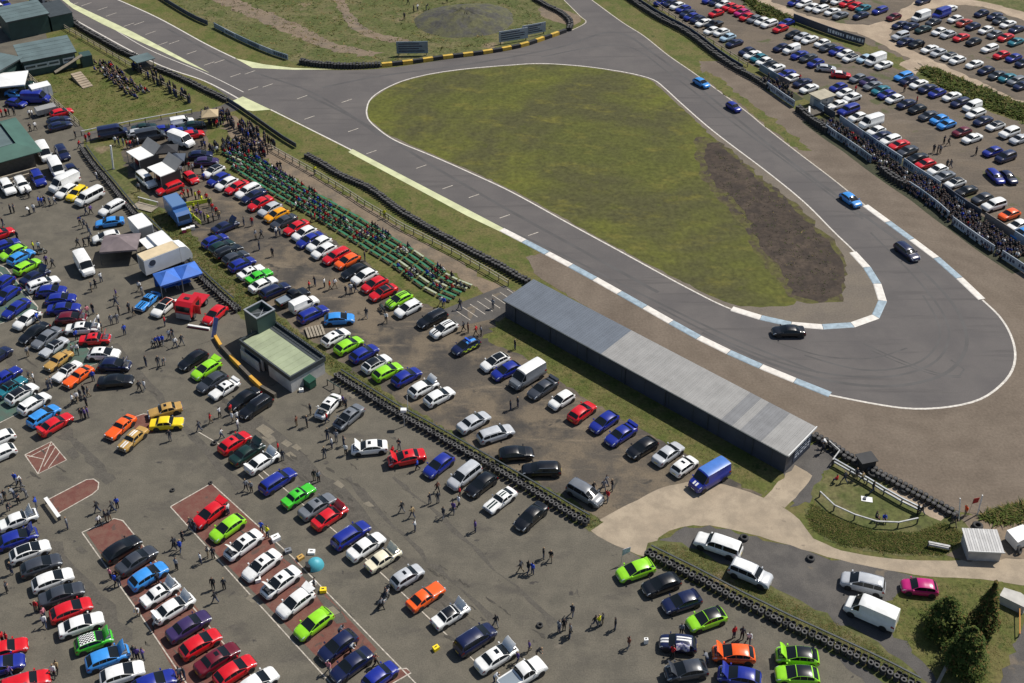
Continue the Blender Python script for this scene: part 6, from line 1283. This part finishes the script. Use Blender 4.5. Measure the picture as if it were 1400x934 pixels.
# the smallest, farthest of the single people: one object
mb = MB(); tix = {k: i for i, k in enumerate(('dark','black','dark blue','grey','white','red','blue','tan','purple'))}; mats_ = CROWDM + [SKIN, HAIRM[0], TRM['black'], TRM['dark blue'], mat('crowd_yellow', lin(TOPC['yellow'])[:3], .9), mat('crowd_brown', lin(TOPC['brown'])[:3], .9)]
for q in FARP:
    m = FIG[q['pose']]; c_, s_ = math.cos(q['rz']), math.sin(q['rz']); k0 = len(mb.v); tp = tix.get(q['top'], {'yellow':13,'brown':14,'pink':5,'orange':5}.get(q['top'], 0)); t2 = 12 if q['tr'] == 'dark blue' else 11
    mb.v += [(q['p'].x + v.co.x * c_ - v.co.y * s_, q['p'].y + v.co.x * s_ + v.co.y * c_, q['p'].z + v.co.z) for v in m.vertices]
    for f in m.polygons: mb.f.append(tuple(i + k0 for i in f.vertices)); mb.m.append({0: tp, 1: t2, 2: 9, 3: 10, 4: 11}[f.material_index])
tag(mb.build('distant_people', mats_, smooth=True), 'small distant people scattered over benches, stalls and far car parks', 'crowd', kind='stuff')
# dark grassy bank they sit on
M_bank = ground_mat('dark_bank_grass', [(.045,.052,.026), (.062,.060,.036), (.038,.042,.026)], [.2, .6], fine=(3,.4), bump=.6)
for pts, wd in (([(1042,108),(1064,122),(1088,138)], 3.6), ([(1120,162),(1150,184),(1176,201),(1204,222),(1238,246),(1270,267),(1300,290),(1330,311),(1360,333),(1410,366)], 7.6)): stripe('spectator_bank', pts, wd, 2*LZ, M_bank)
# ------------------------------------------------------------------ gazebos, trailers, lorries
def gazebo(name, label, c, rz, w_, d_, h, m, legm, peaks=1, skirt=None):
    t = thing(name, label, 'gazebo', G(*c), rz)
    for i in range(peaks):
        x0, x1 = -w_/2 + w_ * i / peaks + .02, -w_/2 + w_ * (i + 1) / peaks - .02; cx = (x0 + x1) / 2
        mb = MB(); q = [(x0,-d_/2,h),(x1,-d_/2,h),(x1,d_/2,h),(x0,d_/2,h)]; n = 4
        # slightly sagging canopy: ring at mid height then the peak
        mid = [(cx + (p[0]-cx)*.45, p[1]*.45, h + .45) for p in q]; top = (cx, 0, h + .95)
        mb.v += q + mid + [top] + [(p[0], p[1], h - .28) for p in q]
        for k in range(4): mb.f += [(k,(k+1)%4,4+(k+1)%4,4+k),(4+k,4+(k+1)%4,8),(9+k,9+(k+1)%4,(k+1)%4,k)]; mb.m += [0,0,0]
        mb.build('canopy', m, t)
        for p in q: MB().box(p[0]*.985-.04, p[0]*.985+.04, p[1]*.985-.04, p[1]*.985+.04, 0, h).build('leg', legm, t)
    if skirt:
        MB().box(-w_/2+.1, w_/2-.1, d_/2-.06, d_/2-.02, 0, h-.3).build('side_wall', skirt, t)
    return t
M_bluecv = mat('blue_canvas', (.055,.17,.58), .55, noise=(1,.12)); M_greycv = mat('grey_canvas', (.18,.145,.15), .8, noise=(1,.2)); M_blkcv = mat('black_canvas', (.022,.022,.026), .7)
ra = math.atan2(*(lambda d: (d.y, d.x))(G(262, 364) - G(216, 378)))
gazebo('gazebo', 'blue double-peaked gazebo standing against the white lorry', (246, 392), ra, 6.2, 3.6, 2.3, M_bluecv, M_steel, 2, M_bluecv)
for k, (x, y) in enumerate(((234,396),(252,392))):
    t = thing('trestle_table', 'dark trestle table under the %s half of the blue gazebo' % ('left','right')[k], 'table', G(x, y), ra); MB().box(-1,1,-.35,.35,.7,.75).build('top', M_bluecv, t)
    for sx in (-.8,.8): MB().box(sx-.04,sx+.04,-.3,.3,0,.7).build('leg', M_steel, t)
gazebo('gazebo', 'grey brown gazebo with dark sides between trailers and paddock', (168, 350), R(8), 5.4, 4.6, 2.4, M_greycv, M_dkmetal, 1, M_blkcv)
gazebo('gazebo', 'black gazebo behind the twin trailer roofs, left one', (231, 219), R(10), 3.6, 3.0, 2.2, M_blkcv, M_dkmetal); gazebo('gazebo', 'dark grey box gazebo behind the twin trailer roofs, right one', (243, 232), R(8), 3.0, 2.8, 2.3, mat('slate_canvas', (.05,.065,.095), .7), M_dkmetal, 1, M_blkcv)
gazebo('gazebo', 'small tan canopy among the crowd at the access road end', (289, 170), R(12), 3.0, 3.0, 2.2, mat('tan_canvas', (.42,.33,.20), .8), M_steel)
gazebo('gazebo', 'large white tent below the clubhouse at the left edge', (6, 126), R(14), 9.0, 6.5, 2.6, M_whitep, M_steel)
def wheels(t, xs, yw, r, w_=.3):
    me = cached(('lw', r, w_), lambda: lathe_wheel(r, w_)); rm = cached(('lr', r, w_), lambda: rim_mesh(r, w_, M_rim))
    for x in xs:
        for s_ in (1, -1): wl = link('wheel', me, t, (x, s_*yw, r)); link('rim', rm, wl)
def trailer(label, c, az, L_, W_, H_, m=None, name='box_trailer', roofm=None, front=0):
    t = thing(name, label, 'trailer', G(*c), az); m = m or M_whitep
    mb = MB(); pr = [(-L_/2,.55),(L_/2 - front,.55),(L_/2,.95),(L_/2 - front*.3,H_-.15),(L_/2 - front - .05,H_),(-L_/2+.05,H_),(-L_/2,H_-.08)]; n = len(pr)
    mb.v = [(x,-W_/2,z) for x,z in pr] + [(x,W_/2,z) for x,z in pr]; mb.f = [tuple(range(n)), tuple(range(n,2*n))[::-1]] + [(i,n+i,n+(i+1)%n,(i+1)%n) for i in range(n)]; mb.m = [0]*len(mb.f); mb.build('body', m, t)
    for k in range(1, 5): MB().box(-L_/2+L_*k/5-.02,-L_/2+L_*k/5+.02,-W_/2-.012,-W_/2,.6,H_-.1).build('panel_rib', M_steel, t)
    MB().box(-L_/2-.015,-L_/2-.001,-W_/2+.1,W_/2-.1,.65,H_-.15).build('rear_door', M_whitep if m is not M_whitep else M_shedroof2, t)
    MB().box(-.9,.9,-W_/2+.15,W_/2-.15,.40,.55).build('chassis', M_dkmetal, t); MB().bar((L_/2-front,0,.48),(L_/2+1.0,0,.48),.1,.1).build('drawbar', M_dkmetal, t); wheels(t, (-.4,.4), W_/2-.12, .32, .22); return t
def az_of(c, h): d = G(c[0]+h[0], c[1]+h[1]) - G(*c); return math.atan2(d.y, d.x)
trailer('white box trailer with flat roof, left one beside the tyre wall gap', (195, 322), az_of((195,322),(-9,-10)), 4.2, 2.3, 2.7); trailer('white box trailer with rounded roof beside the grey gazebo', (222, 345), az_of((222,345),(-9,-9)), 4.6, 2.4, 2.6, front=.8)
trailer('small white caravan-shaped box among the stalls by the lawn fence', (58, 134), az_of((58,134),(12,-3)), 3.6, 2.4, 2.7); trailer('low grey flat trailer beside the red car at the stalls', (64, 156), az_of((64,156),(12,-3)), 3.6, 2.0, 1.5, M_shedroof2)
a = thing('trailer_awning', 'flat white awning propped out from the rounded trailer', 'awning', G(207, 348), az_of((207,348),(-9,-9))); MB().box(-1.6,1.6,-1.0,1.0,2.15,2.22).build('sheet', M_whitep, a)
for x in (-1.5,1.5): MB().box(x-.03,x+.03,.9,.96,0,2.15).build('leg', M_steel, a)
# twin exhibition trailers with raised side roofs
for k, (c, lab) in enumerate((((195, 231), 'exhibition trailer with white flat roof and raised silver flap, upper left one'), ((224, 253), 'exhibition trailer with white flat roof and raised silver flap, lower right one'))):
    az = az_of(c, (17, 12)); t = thing('exhibition_trailer', lab, 'trailer', G(*c), az); L_, W_ = 4.3, 2.7
    MB().box(-L_/2, L_/2, -W_/2, W_/2, 2.9, 3.02).build('roof', M_whitep, t); MB().box(-L_/2+.1, L_/2-.1, W_/2-.15, W_/2+.9, .5, 2.9).build('rear_body', M_blkcv, t)
    MB().add([(-L_/2,W_/2+.02,3.0),(L_/2,W_/2+.02,3.0),(L_/2,W_/2+1.5,4.3),(-L_/2,W_/2+1.5,4.3),(-L_/2,W_/2+.06,2.9),(L_/2,W_/2+.06,2.9),(L_/2,W_/2+1.55,4.2),(-L_/2,W_/2+1.55,4.2)], [(0,1,2,3),(7,6,5,4),(0,4,5,1),(1,5,6,2),(2,6,7,3),(3,7,4,0)]).build('raised_flap', M_shedroof2, t)
    MB().box(-L_/2, L_/2, -W_/2, W_/2-.16, .4, .5).build('floor', M_dkmetal, t); MB().box(L_/2-.08, L_/2, -W_/2+.05, W_/2-.16, .5, 2.88).build('end_wall', M_blkcv, t)
    for x in (-L_/2+.06, 0, L_/2-.06): MB().box(x-.05,x+.05,-W_/2,-W_/2+.08,0,2.9).build('post', M_steel, t)
    for x in (-1.5, 1.2): MB().box(x-.5,x+.5,-.2,.4,.5,1.4).build('counter', mat('counter_red', (.25,.02,.02), .5), t)
# white race lorry with cream roof beside the blue gazebo
c = (228, 366); t = thing('race_lorry', 'white race lorry with cream roof behind the blue gazebo', 'lorry', G(*c), az_of(c, (18,-7)))
MB().box(-3.6,1.9,-1.2,1.2,.8,3.3).build('box_body', M_whitep, t); MB().box(-3.55,1.85,-1.15,1.15,3.3,3.36).build('roof', mat('cream_roof', (.62,.50,.32), .7, noise=(1,.15)), t)
mb = MB(); pr = [(1.98,.7),(3.7,.7),(3.75,1.5),(3.5,2.3),(2.9,3.1),(1.98,3.35)]; n = len(pr); mb.v = [(x,-1.15,z) for x,z in pr]+[(x,1.15,z) for x,z in pr]; mb.f = [tuple(range(n)),tuple(range(n,2*n))[::-1]]+[(i,n+i,n+(i+1)%n,(i+1)%n) for i in range(n)]; mb.m=[0]*len(mb.f); mb.build('cab', M_whitep, t)
MB().add([(3.76,-1.0,1.55),(3.76,1.0,1.55),(3.52,.95,2.28),(3.52,-.95,2.28)], [(0,1,2,3)]).build('windscreen', M_glass, t); MB().tube((-2.4,-1.21,2.5),(-2.4,-1.23,2.5),.5,.5,16).build('roundel', M_navy, t); MB().box(-3.62,-3.6,-1.0,1.0,.9,3.1).build('rear_door', M_shedroof2, t); MB().box(-3.5,1.9,-.5,.5,.5,.8).build('chassis', M_dkmetal, t); wheels(t, (-2.2,2.8), 1.0, .45)
# red racing truck tractor unit
c = (265, 424); t = thing('race_truck', 'bright red racing truck tractor unit parked by the blue gazebo', 'truck', G(*c), az_of(c, (-8,9))); M_rtr = mat('truck_red', (.52,.012,.02), .3, coat=.6)
mb = MB(); pr = [(.1,.75),(2.6,.75),(2.65,1.5),(2.45,2.3),(1.9,2.75),(.2,2.8),(.1,2.6)]; n = len(pr); mb.v = [(x,-1.2,z) for x,z in pr]+[(x,1.2,z) for x,z in pr]; mb.f=[tuple(range(n)),tuple(range(n,2*n))[::-1]]+[(i,n+i,n+(i+1)%n,(i+1)%n) for i in range(n)]; mb.m=[0]*len(mb.f); mb.build('cab', M_rtr, t)
MB().add([(2.665,-1.05,1.55),(2.665,1.05,1.55),(2.47,1.0,2.26),(2.47,-1.0,2.26)], [(0,1,2,3)]).build('windscreen', M_glass, t); MB().box(.9,1.4,-.4,.4,2.79,2.85).build('roof_hatch', M_trim, t); MB().box(2.6,2.72,-1.1,1.1,.35,1.2).build('grille', M_steel, t); MB().box(-2.6,.1,-.45,.45,.55,.85).build('chassis', M_dkmetal, t); MB().box(-2.6,-.4,-1.2,1.2,.98,1.08).build('fender_deck', M_rtr, t); MB().box(-.35,.05,-1.15,1.15,.85,2.2).build('rear_panel', M_rtr, t)
for s_ in (1,-1): MB().box(.2,1.1,s_*1.21-.01,s_*1.21+.01,1.4,2.2).build('side_window', M_glass, t); MB().box(1.5,1.58,s_*1.25,s_*2.1,.8,2.2).build('open_door', M_rtr, t)
wheels(t, (-1.6,1.7), 1.0, .48, .34)
# blue horsebox lorry by the trade stand
c = (245, 300); t = thing('box_lorry', 'mid blue box lorry beside the stand of colourful people', 'lorry', G(*c), az_of(c, (9,11))); M_blr = mat('lorry_blue', (.045,.13,.34), .4, coat=.4)
MB().box(-3.0,1.2,-1.15,1.15,.8,3.1).build('box_body', M_blr, t); MB().box(-2.9,1.1,-1.05,1.05,3.1,3.16).build('roof', mat('lorry_roof', (.10,.19,.36), .5), t)
mb = MB(); pr = [(1.25,.7),(3.0,.7),(3.05,1.4),(2.75,2.2),(2.2,2.6),(1.25,2.65)]; n=len(pr); mb.v=[(x,-1.1,z) for x,z in pr]+[(x,1.1,z) for x,z in pr]; mb.f=[tuple(range(n)),tuple(range(n,2*n))[::-1]]+[(i,n+i,n+(i+1)%n,(i+1)%n) for i in range(n)]; mb.m=[0]*len(mb.f); mb.build('cab', M_blr, t)
MB().add([(3.06,-.95,1.45),(3.06,.95,1.45),(2.77,.9,2.16),(2.77,-.9,2.16)],[(0,1,2,3)]).build('windscreen', M_glass, t); MB().box(-2.9,1.2,-.5,.5,.5,.8).build('chassis', M_dkmetal, t); wheels(t, (-1.8,2.1), .95, .42)
for (x,y),lab in zip(((252,318),(258,316),(264,314)),('first','second','third')):
    b = thing('display_box', '%s small coloured display box from left in front of the blue lorry' % lab, 'box', G(x,y), R(20)); MB().box(-.3,.3,-.25,.25,0,.6).build('case', mat('box_'+lab, {'first':(.4,.03,.1),'second':(.5,.45,.1),'third':(.6,.6,.58)}[lab], .6), b); MB().box(-.33,.33,-.28,.28,.6,.66).build('lid', M_whitep, b)
for c, az, lab in (((271,283),18,'long yellow-green banner rail of the trade stand, back one'),((266,303),-48,'yellow-green banner rail of the trade stand, front one')):
    b = thing('banner_rail', lab, 'banner', G(*c), R(az)); MB().box(-2.2,2.2,-.04,.04,.5,1.2).build('cloth', mat('neon_cloth', (.55,.62,.04), .7), b)
    for x in (-2.1,2.1): MB().box(x-.03,x+.03,-.03,.03,0,1.3).build('post', M_steel, b)
# footbridge planks across the verge
b = thing('footbridge', 'pale plank footbridge with white rail across the verge gap', 'footbridge', G(198, 284), az_of((198,284),(15,4)))
for k in range(6): MB().box(-2.0,2.0,-.9+k*.3,-.62+k*.3,.12,.2).build('plank', M_wood, b)
MB().box(-2.0,2.0,.95,1.05,.9,1.02).build('rail', M_whitep, b)
for x in (-1.9,1.9): MB().box(x-.05,x+.05,.96,1.04,.1,.9).build('post', M_wood, b)
# motorcycles and bits in the lots
def motorbike(label, c, az, col):
    t = thing('motorcycle', label, 'motorcycle', G(*c), az); me = cached(('mw',), lambda: lathe_wheel(.31,.12)); m = mat('bike_'+col, lin(PAL[col])[:3], .35, coat=.5)
    for x in (-.68,.68): link('wheel', me, t, (x,0,.31))
    MB().bar((-.3,0,.62),(.35,0,.78),.26,.26).build('tank', m, t); MB().bar((-.85,0,.78),(-.2,0,.74),.22,.1).build('seat', M_trim, t); MB().box(-.25,.3,-.17,.17,.28,.6).build('engine', M_steel, t); MB().bar((.68,0,.31),(.45,0,.95),.12,.06).build('fork', M_steel, t); MB().bar((.42,-.36,.98),(.42,.36,.98),.05,.05).build('handlebar', M_trim, t)
motorbike('dark motorcycle with two riders standing beside it on the open tarmac', (56, 347), R(10), 'black'); motorbike('dark green motorcycle in front of the lime hatchback', (523, 425), R(120), 'dark green'); motorbike('black motorcycle behind silver small hatchback in the middle row', (525, 825), R(60), 'black'); motorbike('black motorcycle by the first car of the middle row', (529, 812), R(70), 'black')
# small gear on the tarmac
t = thing('pop_up_tent', 'small turquoise pop-up tent with dark opening beside the red bay', 'tent', G(431, 774), R(20)); mb = MB(); n = 14
for i in range(5):
    for j in range(n): r_ = math.cos(i/4*math.pi/2)*.95+.02; mb.v.append((r_*math.cos(2*math.pi*j/n), r_*.9*math.sin(2*math.pi*j/n), 1.0*math.sin(i/4*math.pi/2)))
for i in range(4):
    for j in range(n): mb.f.append((i*n+j,i*n+(j+1)%n,(i+1)*n+(j+1)%n,(i+1)*n+j)); mb.m.append(0)
mb.build('shell', mat('turquoise_nylon', (.07,.36,.44), .5), t, smooth=True); MB().prism([(-1.0,-.45),(-.6,-.65),(-.5,.2),(-.95,.3)], .02, .7).build('opening', M_trim, t)
def crate(label, c, col, w_=.4, h=.45, name='bag', cat='bag'):
    t = thing(name, label, cat, G(*c), rnd.random()); MB().prism([(-w_,-w_*.7),(w_*.9,-w_*.8),(w_,w_*.6),(-w_*.8,w_*.8)], 0, h).build('body', mat('gear_'+col, lin(PAL[col])[:3], .7), t); MB().bar((-w_*.4,0,h+.03),(w_*.4,0,h+.03),.08,.06).build('handle', M_trim, t)
crate('white bundle of gear above the turquoise tent', (377, 738), 'white', .5, .5); crate('tan bag left of the turquoise tent', (411, 764), 'tan', .38, .35); crate('grey folded chair gear above the tan bag', (394, 755), 'grey', .38, .4); crate('yellow box beside the red bay edge', (442, 809), 'yellow', .35); crate('white box at the open tailgate of the white hatchback', (428, 800), 'white', .35); crate('yellow and black helmet-like bag alone between the two rows', (596, 888), 'yellow', .32, .4); crate('white bag by the wheel of the white saloon', (353, 795), 'white', .32); crate('white bin bag beside the office refuse bin', (412, 535), 'white', .3, .4); crate('white round drum right of the white bundle, near the tent', (426, 756), 'white', .4, .3, 'drum', 'drum'); crate('white traffic marker lying on tarmac below the walking people', (883, 879), 'white', .22, .6, 'traffic_cone', 'cone')
t = thing('folding_table', 'long white table with dark underside on the narrow red bay', 'table', G(73, 700), az_of((73,700),(10,14))); MB().box(-1.9,1.9,-.2,.2,.72,.78).build('top', M_whitep, t)
for x in (-1.7,1.7): MB().box(x-.04,x+.04,-.18,.18,0,.72).build('leg', M_dkmetal, t)
t = thing('pallet_stack', 'weathered wooden pallets and trailer frame on the verge by light blue hatchback', 'pallets', G(431, 455), R(20))
for k in range(6): MB().box(-1.2+.42*k,-.9+.42*k,-1.2,1.2,.25,.32).build('slat', M_wood, t)
for y in (-1.0,0,1.0): MB().box(-1.2,1.3,y-.06,y+.06,.0,.25).build('bearer', M_woodd, t)
t = thing('draped_flag', 'white and blue patterned flag draped over the striped dark hatchback', 'flag', CARS[[c_['px'] for c_ in CARS].index(927)]['p'] + Vector((0,0,.0)), CARS[[c_['px'] for c_ in CARS].index(927)]['a']); mb = MB(); fm = FORMS['small hatchback']
for i in range(7):
    for j in range(5): mb.v.append((-1.1 + i*.22, .62 + .10*math.sin(i*1.3) - (.0 if j < 2 else 0) + j*.09, 1.46 - .035*j*j - .02*math.sin(i*2+j)))
for i in range(6):
    for j in range(4): mb.f.append((i*5+j,(i+1)*5+j,(i+1)*5+j+1,i*5+j+1)); mb.m.append(1 if (i+j)%3==0 else 0)
mb.build('cloth', [mat('flag_cloth', (.62,.60,.68), .8, noise=(6,.5)), mat('flag_pattern', (.16,.15,.34), .8)], t, smooth=True)

# ------------------------------------------------------------------ trees, bushes, rough growth
M_leafs = [mat('conifer_leaf', (.042,.068,.016), .8, spec=.1, noise=(1.5,.4)), mat('conifer_leaf_light', (.098,.114,.028), .8, spec=.1, noise=(1.5,.4)), mat('conifer_leaf_brown', (.13,.085,.030), .8, spec=.1, noise=(1.5,.4))]
M_bark = mat('bark', (.09,.065,.045), .9, noise=(4,.4))
def conifer(label, base, H_, Rb, seed, dens=1.0, brown=.08, lean=(0,0), bushy=True):
    rr = random.Random(seed); t = thing('conifer_tree', label, 'tree', G(*base)); tk = MB(); n = 7
    pts = [Vector((lean[0]*k/n, lean[1]*k/n, H_*k/n)) for k in range(n+1)]
    for k in range(n): tk.tube(pts[k], pts[k+1], .20*(1-k/n)+.03, .20*(1-(k+1)/n)+.02, 8)
    for k in range(int(26*dens)):
        z = H_*rr.uniform(.08,.92); az = rr.uniform(0,6.28); L_ = Rb*(1-z/H_)**.75*rr.uniform(.6,1.0); b = Vector((lean[0]*z/H_, lean[1]*z/H_, z)); tk.tube(b, b+Vector((math.cos(az)*L_, math.sin(az)*L_, L_*.18)), .05, .015, 5)
    tk.build('trunk', M_bark, t)
    cr = MB(); N_ = int(5200*dens)
    clumps = [(rr.random()**1.15, rr.uniform(0,6.28), rr.uniform(.55,1.1)) for _ in range(int(170*dens))]
    for _ in range(N_):
        zf, az, rf = rr.choice(clumps); zf = min(.995, max(.02, zf + rr.gauss(0,.03))); az += rr.gauss(0,.24)
        prof = Rb * max(.06, (1-zf**1.5))**(.75 if bushy else 1.0) * (.6+.4*min(1,zf*5)); rad = prof * min(1.15, rf*rr.uniform(.7,1.06)); c_ = Vector((math.cos(az)*rad + lean[0]*zf, math.sin(az)*rad + lean[1]*zf, zf*H_ + rr.gauss(0,.06)))
        s_ = rr.uniform(.12,.28); out = Vector((math.cos(az)*(1-zf*.6), math.sin(az)*(1-zf*.6), rr.uniform(.2,1.1)+zf)).normalized(); tn = Vector((rr.gauss(0,1),rr.gauss(0,1),rr.gauss(0,1))); tn = (tn - out*tn.dot(out)*.7).normalized(); sdv = out.cross(tn).normalized(); k = 2 if rr.random() < brown else (1 if rr.random() < .36 else 0)
        cr.add([c_-tn*s_*.6-sdv*s_*.4, c_-tn*s_*.6+sdv*s_*.4, c_+tn*s_*.8], [(0,1,2)], k)
    o = cr.build('crown', M_leafs, t); o['kind'] = 'stuff'
conifer('dark bushy conifer, left one of the group at lower right', (1290, 862), 4.6, 2.7, 1); conifer('tall narrow browning conifer, right one of the group at lower right', (1340, 866), 7.0, 1.7, 2, .9, .30, (.3,.3), False); conifer('large dark conifer nearest the bottom at lower right', (1318, 912), 5.6, 2.5, 3, 1.1, .10); 
t = thing('leaning_board', 'pale plank leaning under the big conifer at the bottom', 'plank', G(1288, 925), R(50)); MB().bar((-1.2,0,.1),(1.2,0,1.0),.3,.08).build('plank', M_wood, t)
t = thing('pole_barrier', 'red and yellow striped pole on the lawn at right edge', 'barrier', G(1392, 856), R(70)); MB().tube((-1.6,0,.7),(1.6,0,.8),.06,.06,8).build('pole', mat('pole_orange', (.6,.25,.05), .5), t)
for x in (-1.4,1.4): MB().box(x-.05,x+.05,-.05,.05,0,.7).build('post', M_woodd, t)
t = thing('tyre_trolley', 'white tarpaulin bundle with tyre at the right edge by the hut', 'bundle', G(1390, 742), R(30)); MB().prism([(-1.2,-.8),(1.2,-.9),(1.4,.7),(-.8,1.0)], .2, 1.4).build('tarpaulin', M_whitep, t); o = link('tyre', TYM2, t, (-1.0,-1.1,.4)); o.rotation_euler = (R(70),0,.3); o.scale = (1.6,1.6,1.6)
t = thing('red_flag', 'red flag held up beside the orange marshal', 'flag', G(1324, 703), R(20)); MB().tube((0,0,0),(.2,0,2.3),.02,.02,6).build('stick', M_wood, t); MB().add([(.15,0,1.5),(.2,0,2.3),(1.1,.05,2.1),(1.0,.05,1.4),(.15,.02,1.5),(.2,.02,2.3),(1.1,.07,2.1),(1.0,.07,1.4)],[(0,1,2,3),(7,6,5,4),(0,4,5,1),(1,5,6,2),(2,6,7,3),(3,7,4,0)]).build('cloth', mat('flag_red', (.40,.02,.02), .7), t)
# grass and weeds standing up from the ground: many small blades in clumps
M_blade = [mat('blade_green', (.070,.095,.020), .8, spec=.1), mat('blade_olive', (.105,.108,.030), .8, spec=.1), mat('blade_straw', (.19,.145,.06), .85, spec=.1), mat('blade_dark', (.042,.058,.018), .8, spec=.1)]
def tufts(name, label, poly, n, hmin, hmax, wts, seed, wdt=.5, clump=5, top=0):
    rr = random.Random(seed); g = [G(*q) for q in poly]; x0, x1 = min(p.x for p in g), max(p.x for p in g); y0, y1 = min(p.y for p in g), max(p.y for p in g); mb = MB(); k = 0; tries = 0
    while k < n and tries < n * 30:
        tries += 1; p = Vector((rr.uniform(x0,x1), rr.uniform(y0,y1), 0))
        if not inside(p, g): continue
        k += 1; m = rr.choices((0,1,2,3), wts)[0]; h0 = rr.uniform(hmin, hmax)
        for _ in range(clump):
            q = p + Vector((rr.gauss(0,.14), rr.gauss(0,.14), 0)) * (wdt*2); h = h0*rr.uniform(.6,1.2); az = rr.uniform(0,6.28); w_ = h*rr.uniform(.18,.4)*wdt*2; d = Vector((math.cos(az)*w_, math.sin(az)*w_, 0)); ln_ = Vector((rr.gauss(0,1.1)*h, rr.gauss(0,1.1)*h, h*.6))
            mb.add([q-d, q+d, q+ln_], [(0,1,2)], m)
    o = mb.build(name, M_blade); return tag(o, label, 'plants', kind='stuff')
tufts('weeds', 'rough weeds on the bank below the white enclosure fence', [(1112,690),(1150,712),(1200,728),(1250,730),(1290,716),(1320,732),(1290,758),(1220,756),(1150,744),(1115,725),(1104,705)], 7000, .08, .28, (4,4,2,2), 1, .45)
tufts('weeds', 'weeds beside the marshal hut and gravel trap edge', [(1340,708),(1380,694),(1430,686),(1430,704),(1370,716)], 900, .15, .6, (3,2,2,2), 2, .6)
tufts('long_grass', 'straw coloured long grass along the near tyre wall', [(900,746),(932,746),(1000,780),(1060,810),(1130,845),(1200,885),(1262,936),(1240,940),(1150,893),(1060,848),(960,800),(890,764)], 5500, .05, .17, (2,3,3,1), 3, .4)
tufts('long_grass', 'long grass along the verge above the long tyre wall', [(180,262),(240,300),(302,362),(402,452),(472,502),(562,560),(642,610),(744,666),(826,714),(806,722),(700,652),(560,570),(450,505),(330,428),(262,366),(200,300)], 5200, .06, .26, (3,3,2,1), 4, .5)
tufts('long_grass', 'grass on the lawn around the conifers', [(1206,826),(1262,802),(1330,796),(1395,808),(1380,886),(1350,950),(1300,950),(1262,903),(1226,866)], 2600, .04, .16, (3,3,1,1), 5, .5)
tufts('long_grass', 'grass on the strip in front of the long shed', [(670,450),(694,432),(760,474),(850,526),(950,590),(1040,645),(1040,674),(985,642),(900,594),(800,540),(722,486)], 3600, .04, .14, (3,3,1,1), 6, .5)
tufts('heath', 'clumps of dark heath on the bare earth of the infield', [(968,198),(1030,242),(1120,320),(1152,385),(1120,408),(1086,400),(1040,335),(985,255)], 420, .06, .22, (2,1,1,5), 7, .9)
tufts('rough_growth', 'rough tussocks on the hillside above the start straight', [(215,-10),(300,44),(400,82),(450,88),(520,86),(600,76),(700,58),(760,36),(700,-20),(400,-40)], 2600, .08, .3, (3,4,4,1), 8, 1.0)
tufts('scrub', 'scrubby bushes on the spoil heap', [(566,26),(620,8),(690,12),(696,30),(620,50),(585,44)], 160, .1, .35, (1,2,2,3), 9, 1.0)
tufts('hedge', 'dark green hedge band between the pale track and far cars', [(1256,96),(1276,92),(1330,116),(1404,146),(1440,166),(1440,186),(1400,166),(1350,147),(1290,119)], 2200, .2, .7, (5,3,1,2), 10, 1.0)
tufts('hedge', 'green scrub along the pale track above the red far cars', [(1006,-8),(1020,-4),(1085,25),(1085,34),(1040,20)], 700, .2, .7, (3,2,1,3), 11, 1.0)
tufts('long_grass', 'tussocky grass on the lawn below the clubhouse', [(42,106),(110,96),(180,100),(260,146),(120,172),(76,136)], 1300, .06, .22, (4,3,1,1), 12, .9)
# loose stones on the spoil heap and infield earth
def stones(label, poly, n, seed, m, r0=.08, r1=.35):
    rr = random.Random(seed); g = [G(*q) for q in poly]; mb = MB(); x0, x1 = min(p.x for p in g), max(p.x for p in g); y0, y1 = min(p.y for p in g), max(p.y for p in g); k = 0
    while k < n:
        p = Vector((rr.uniform(x0,x1), rr.uniform(y0,y1), .0))
        if not inside(p, g): continue
        k += 1; s_ = rr.uniform(r0, r1); v = [Vector((rr.uniform(.6,1.2)*a, rr.uniform(.6,1.2)*b, rr.uniform(.5,1.0)*c_))*s_ + p for a,b,c_ in ((1,0,0),(-1,0,0),(0,1,0),(0,-1,0),(0,0,1),(0,0,-.6))]
        mb.add(v, [(0,2,4),(2,1,4),(1,3,4),(3,0,4),(2,0,5),(1,2,5),(3,1,5),(0,3,5)])
    tag(mb.build('rubble', m), label, 'stones', kind='stuff')
stones('dark rubble and clods on the bare earth of the infield', [(968,198),(1030,242),(1120,320),(1152,385),(1120,408),(1086,400),(1040,335),(985,255)], 350, 1, M_earth, .05, .16); stones('grey rubble on the spoil heap above the striped barrier', [(568,26),(620,8),(690,12),(696,30),(620,50),(587,44)], 300, 2, M_rock, .05, .2)
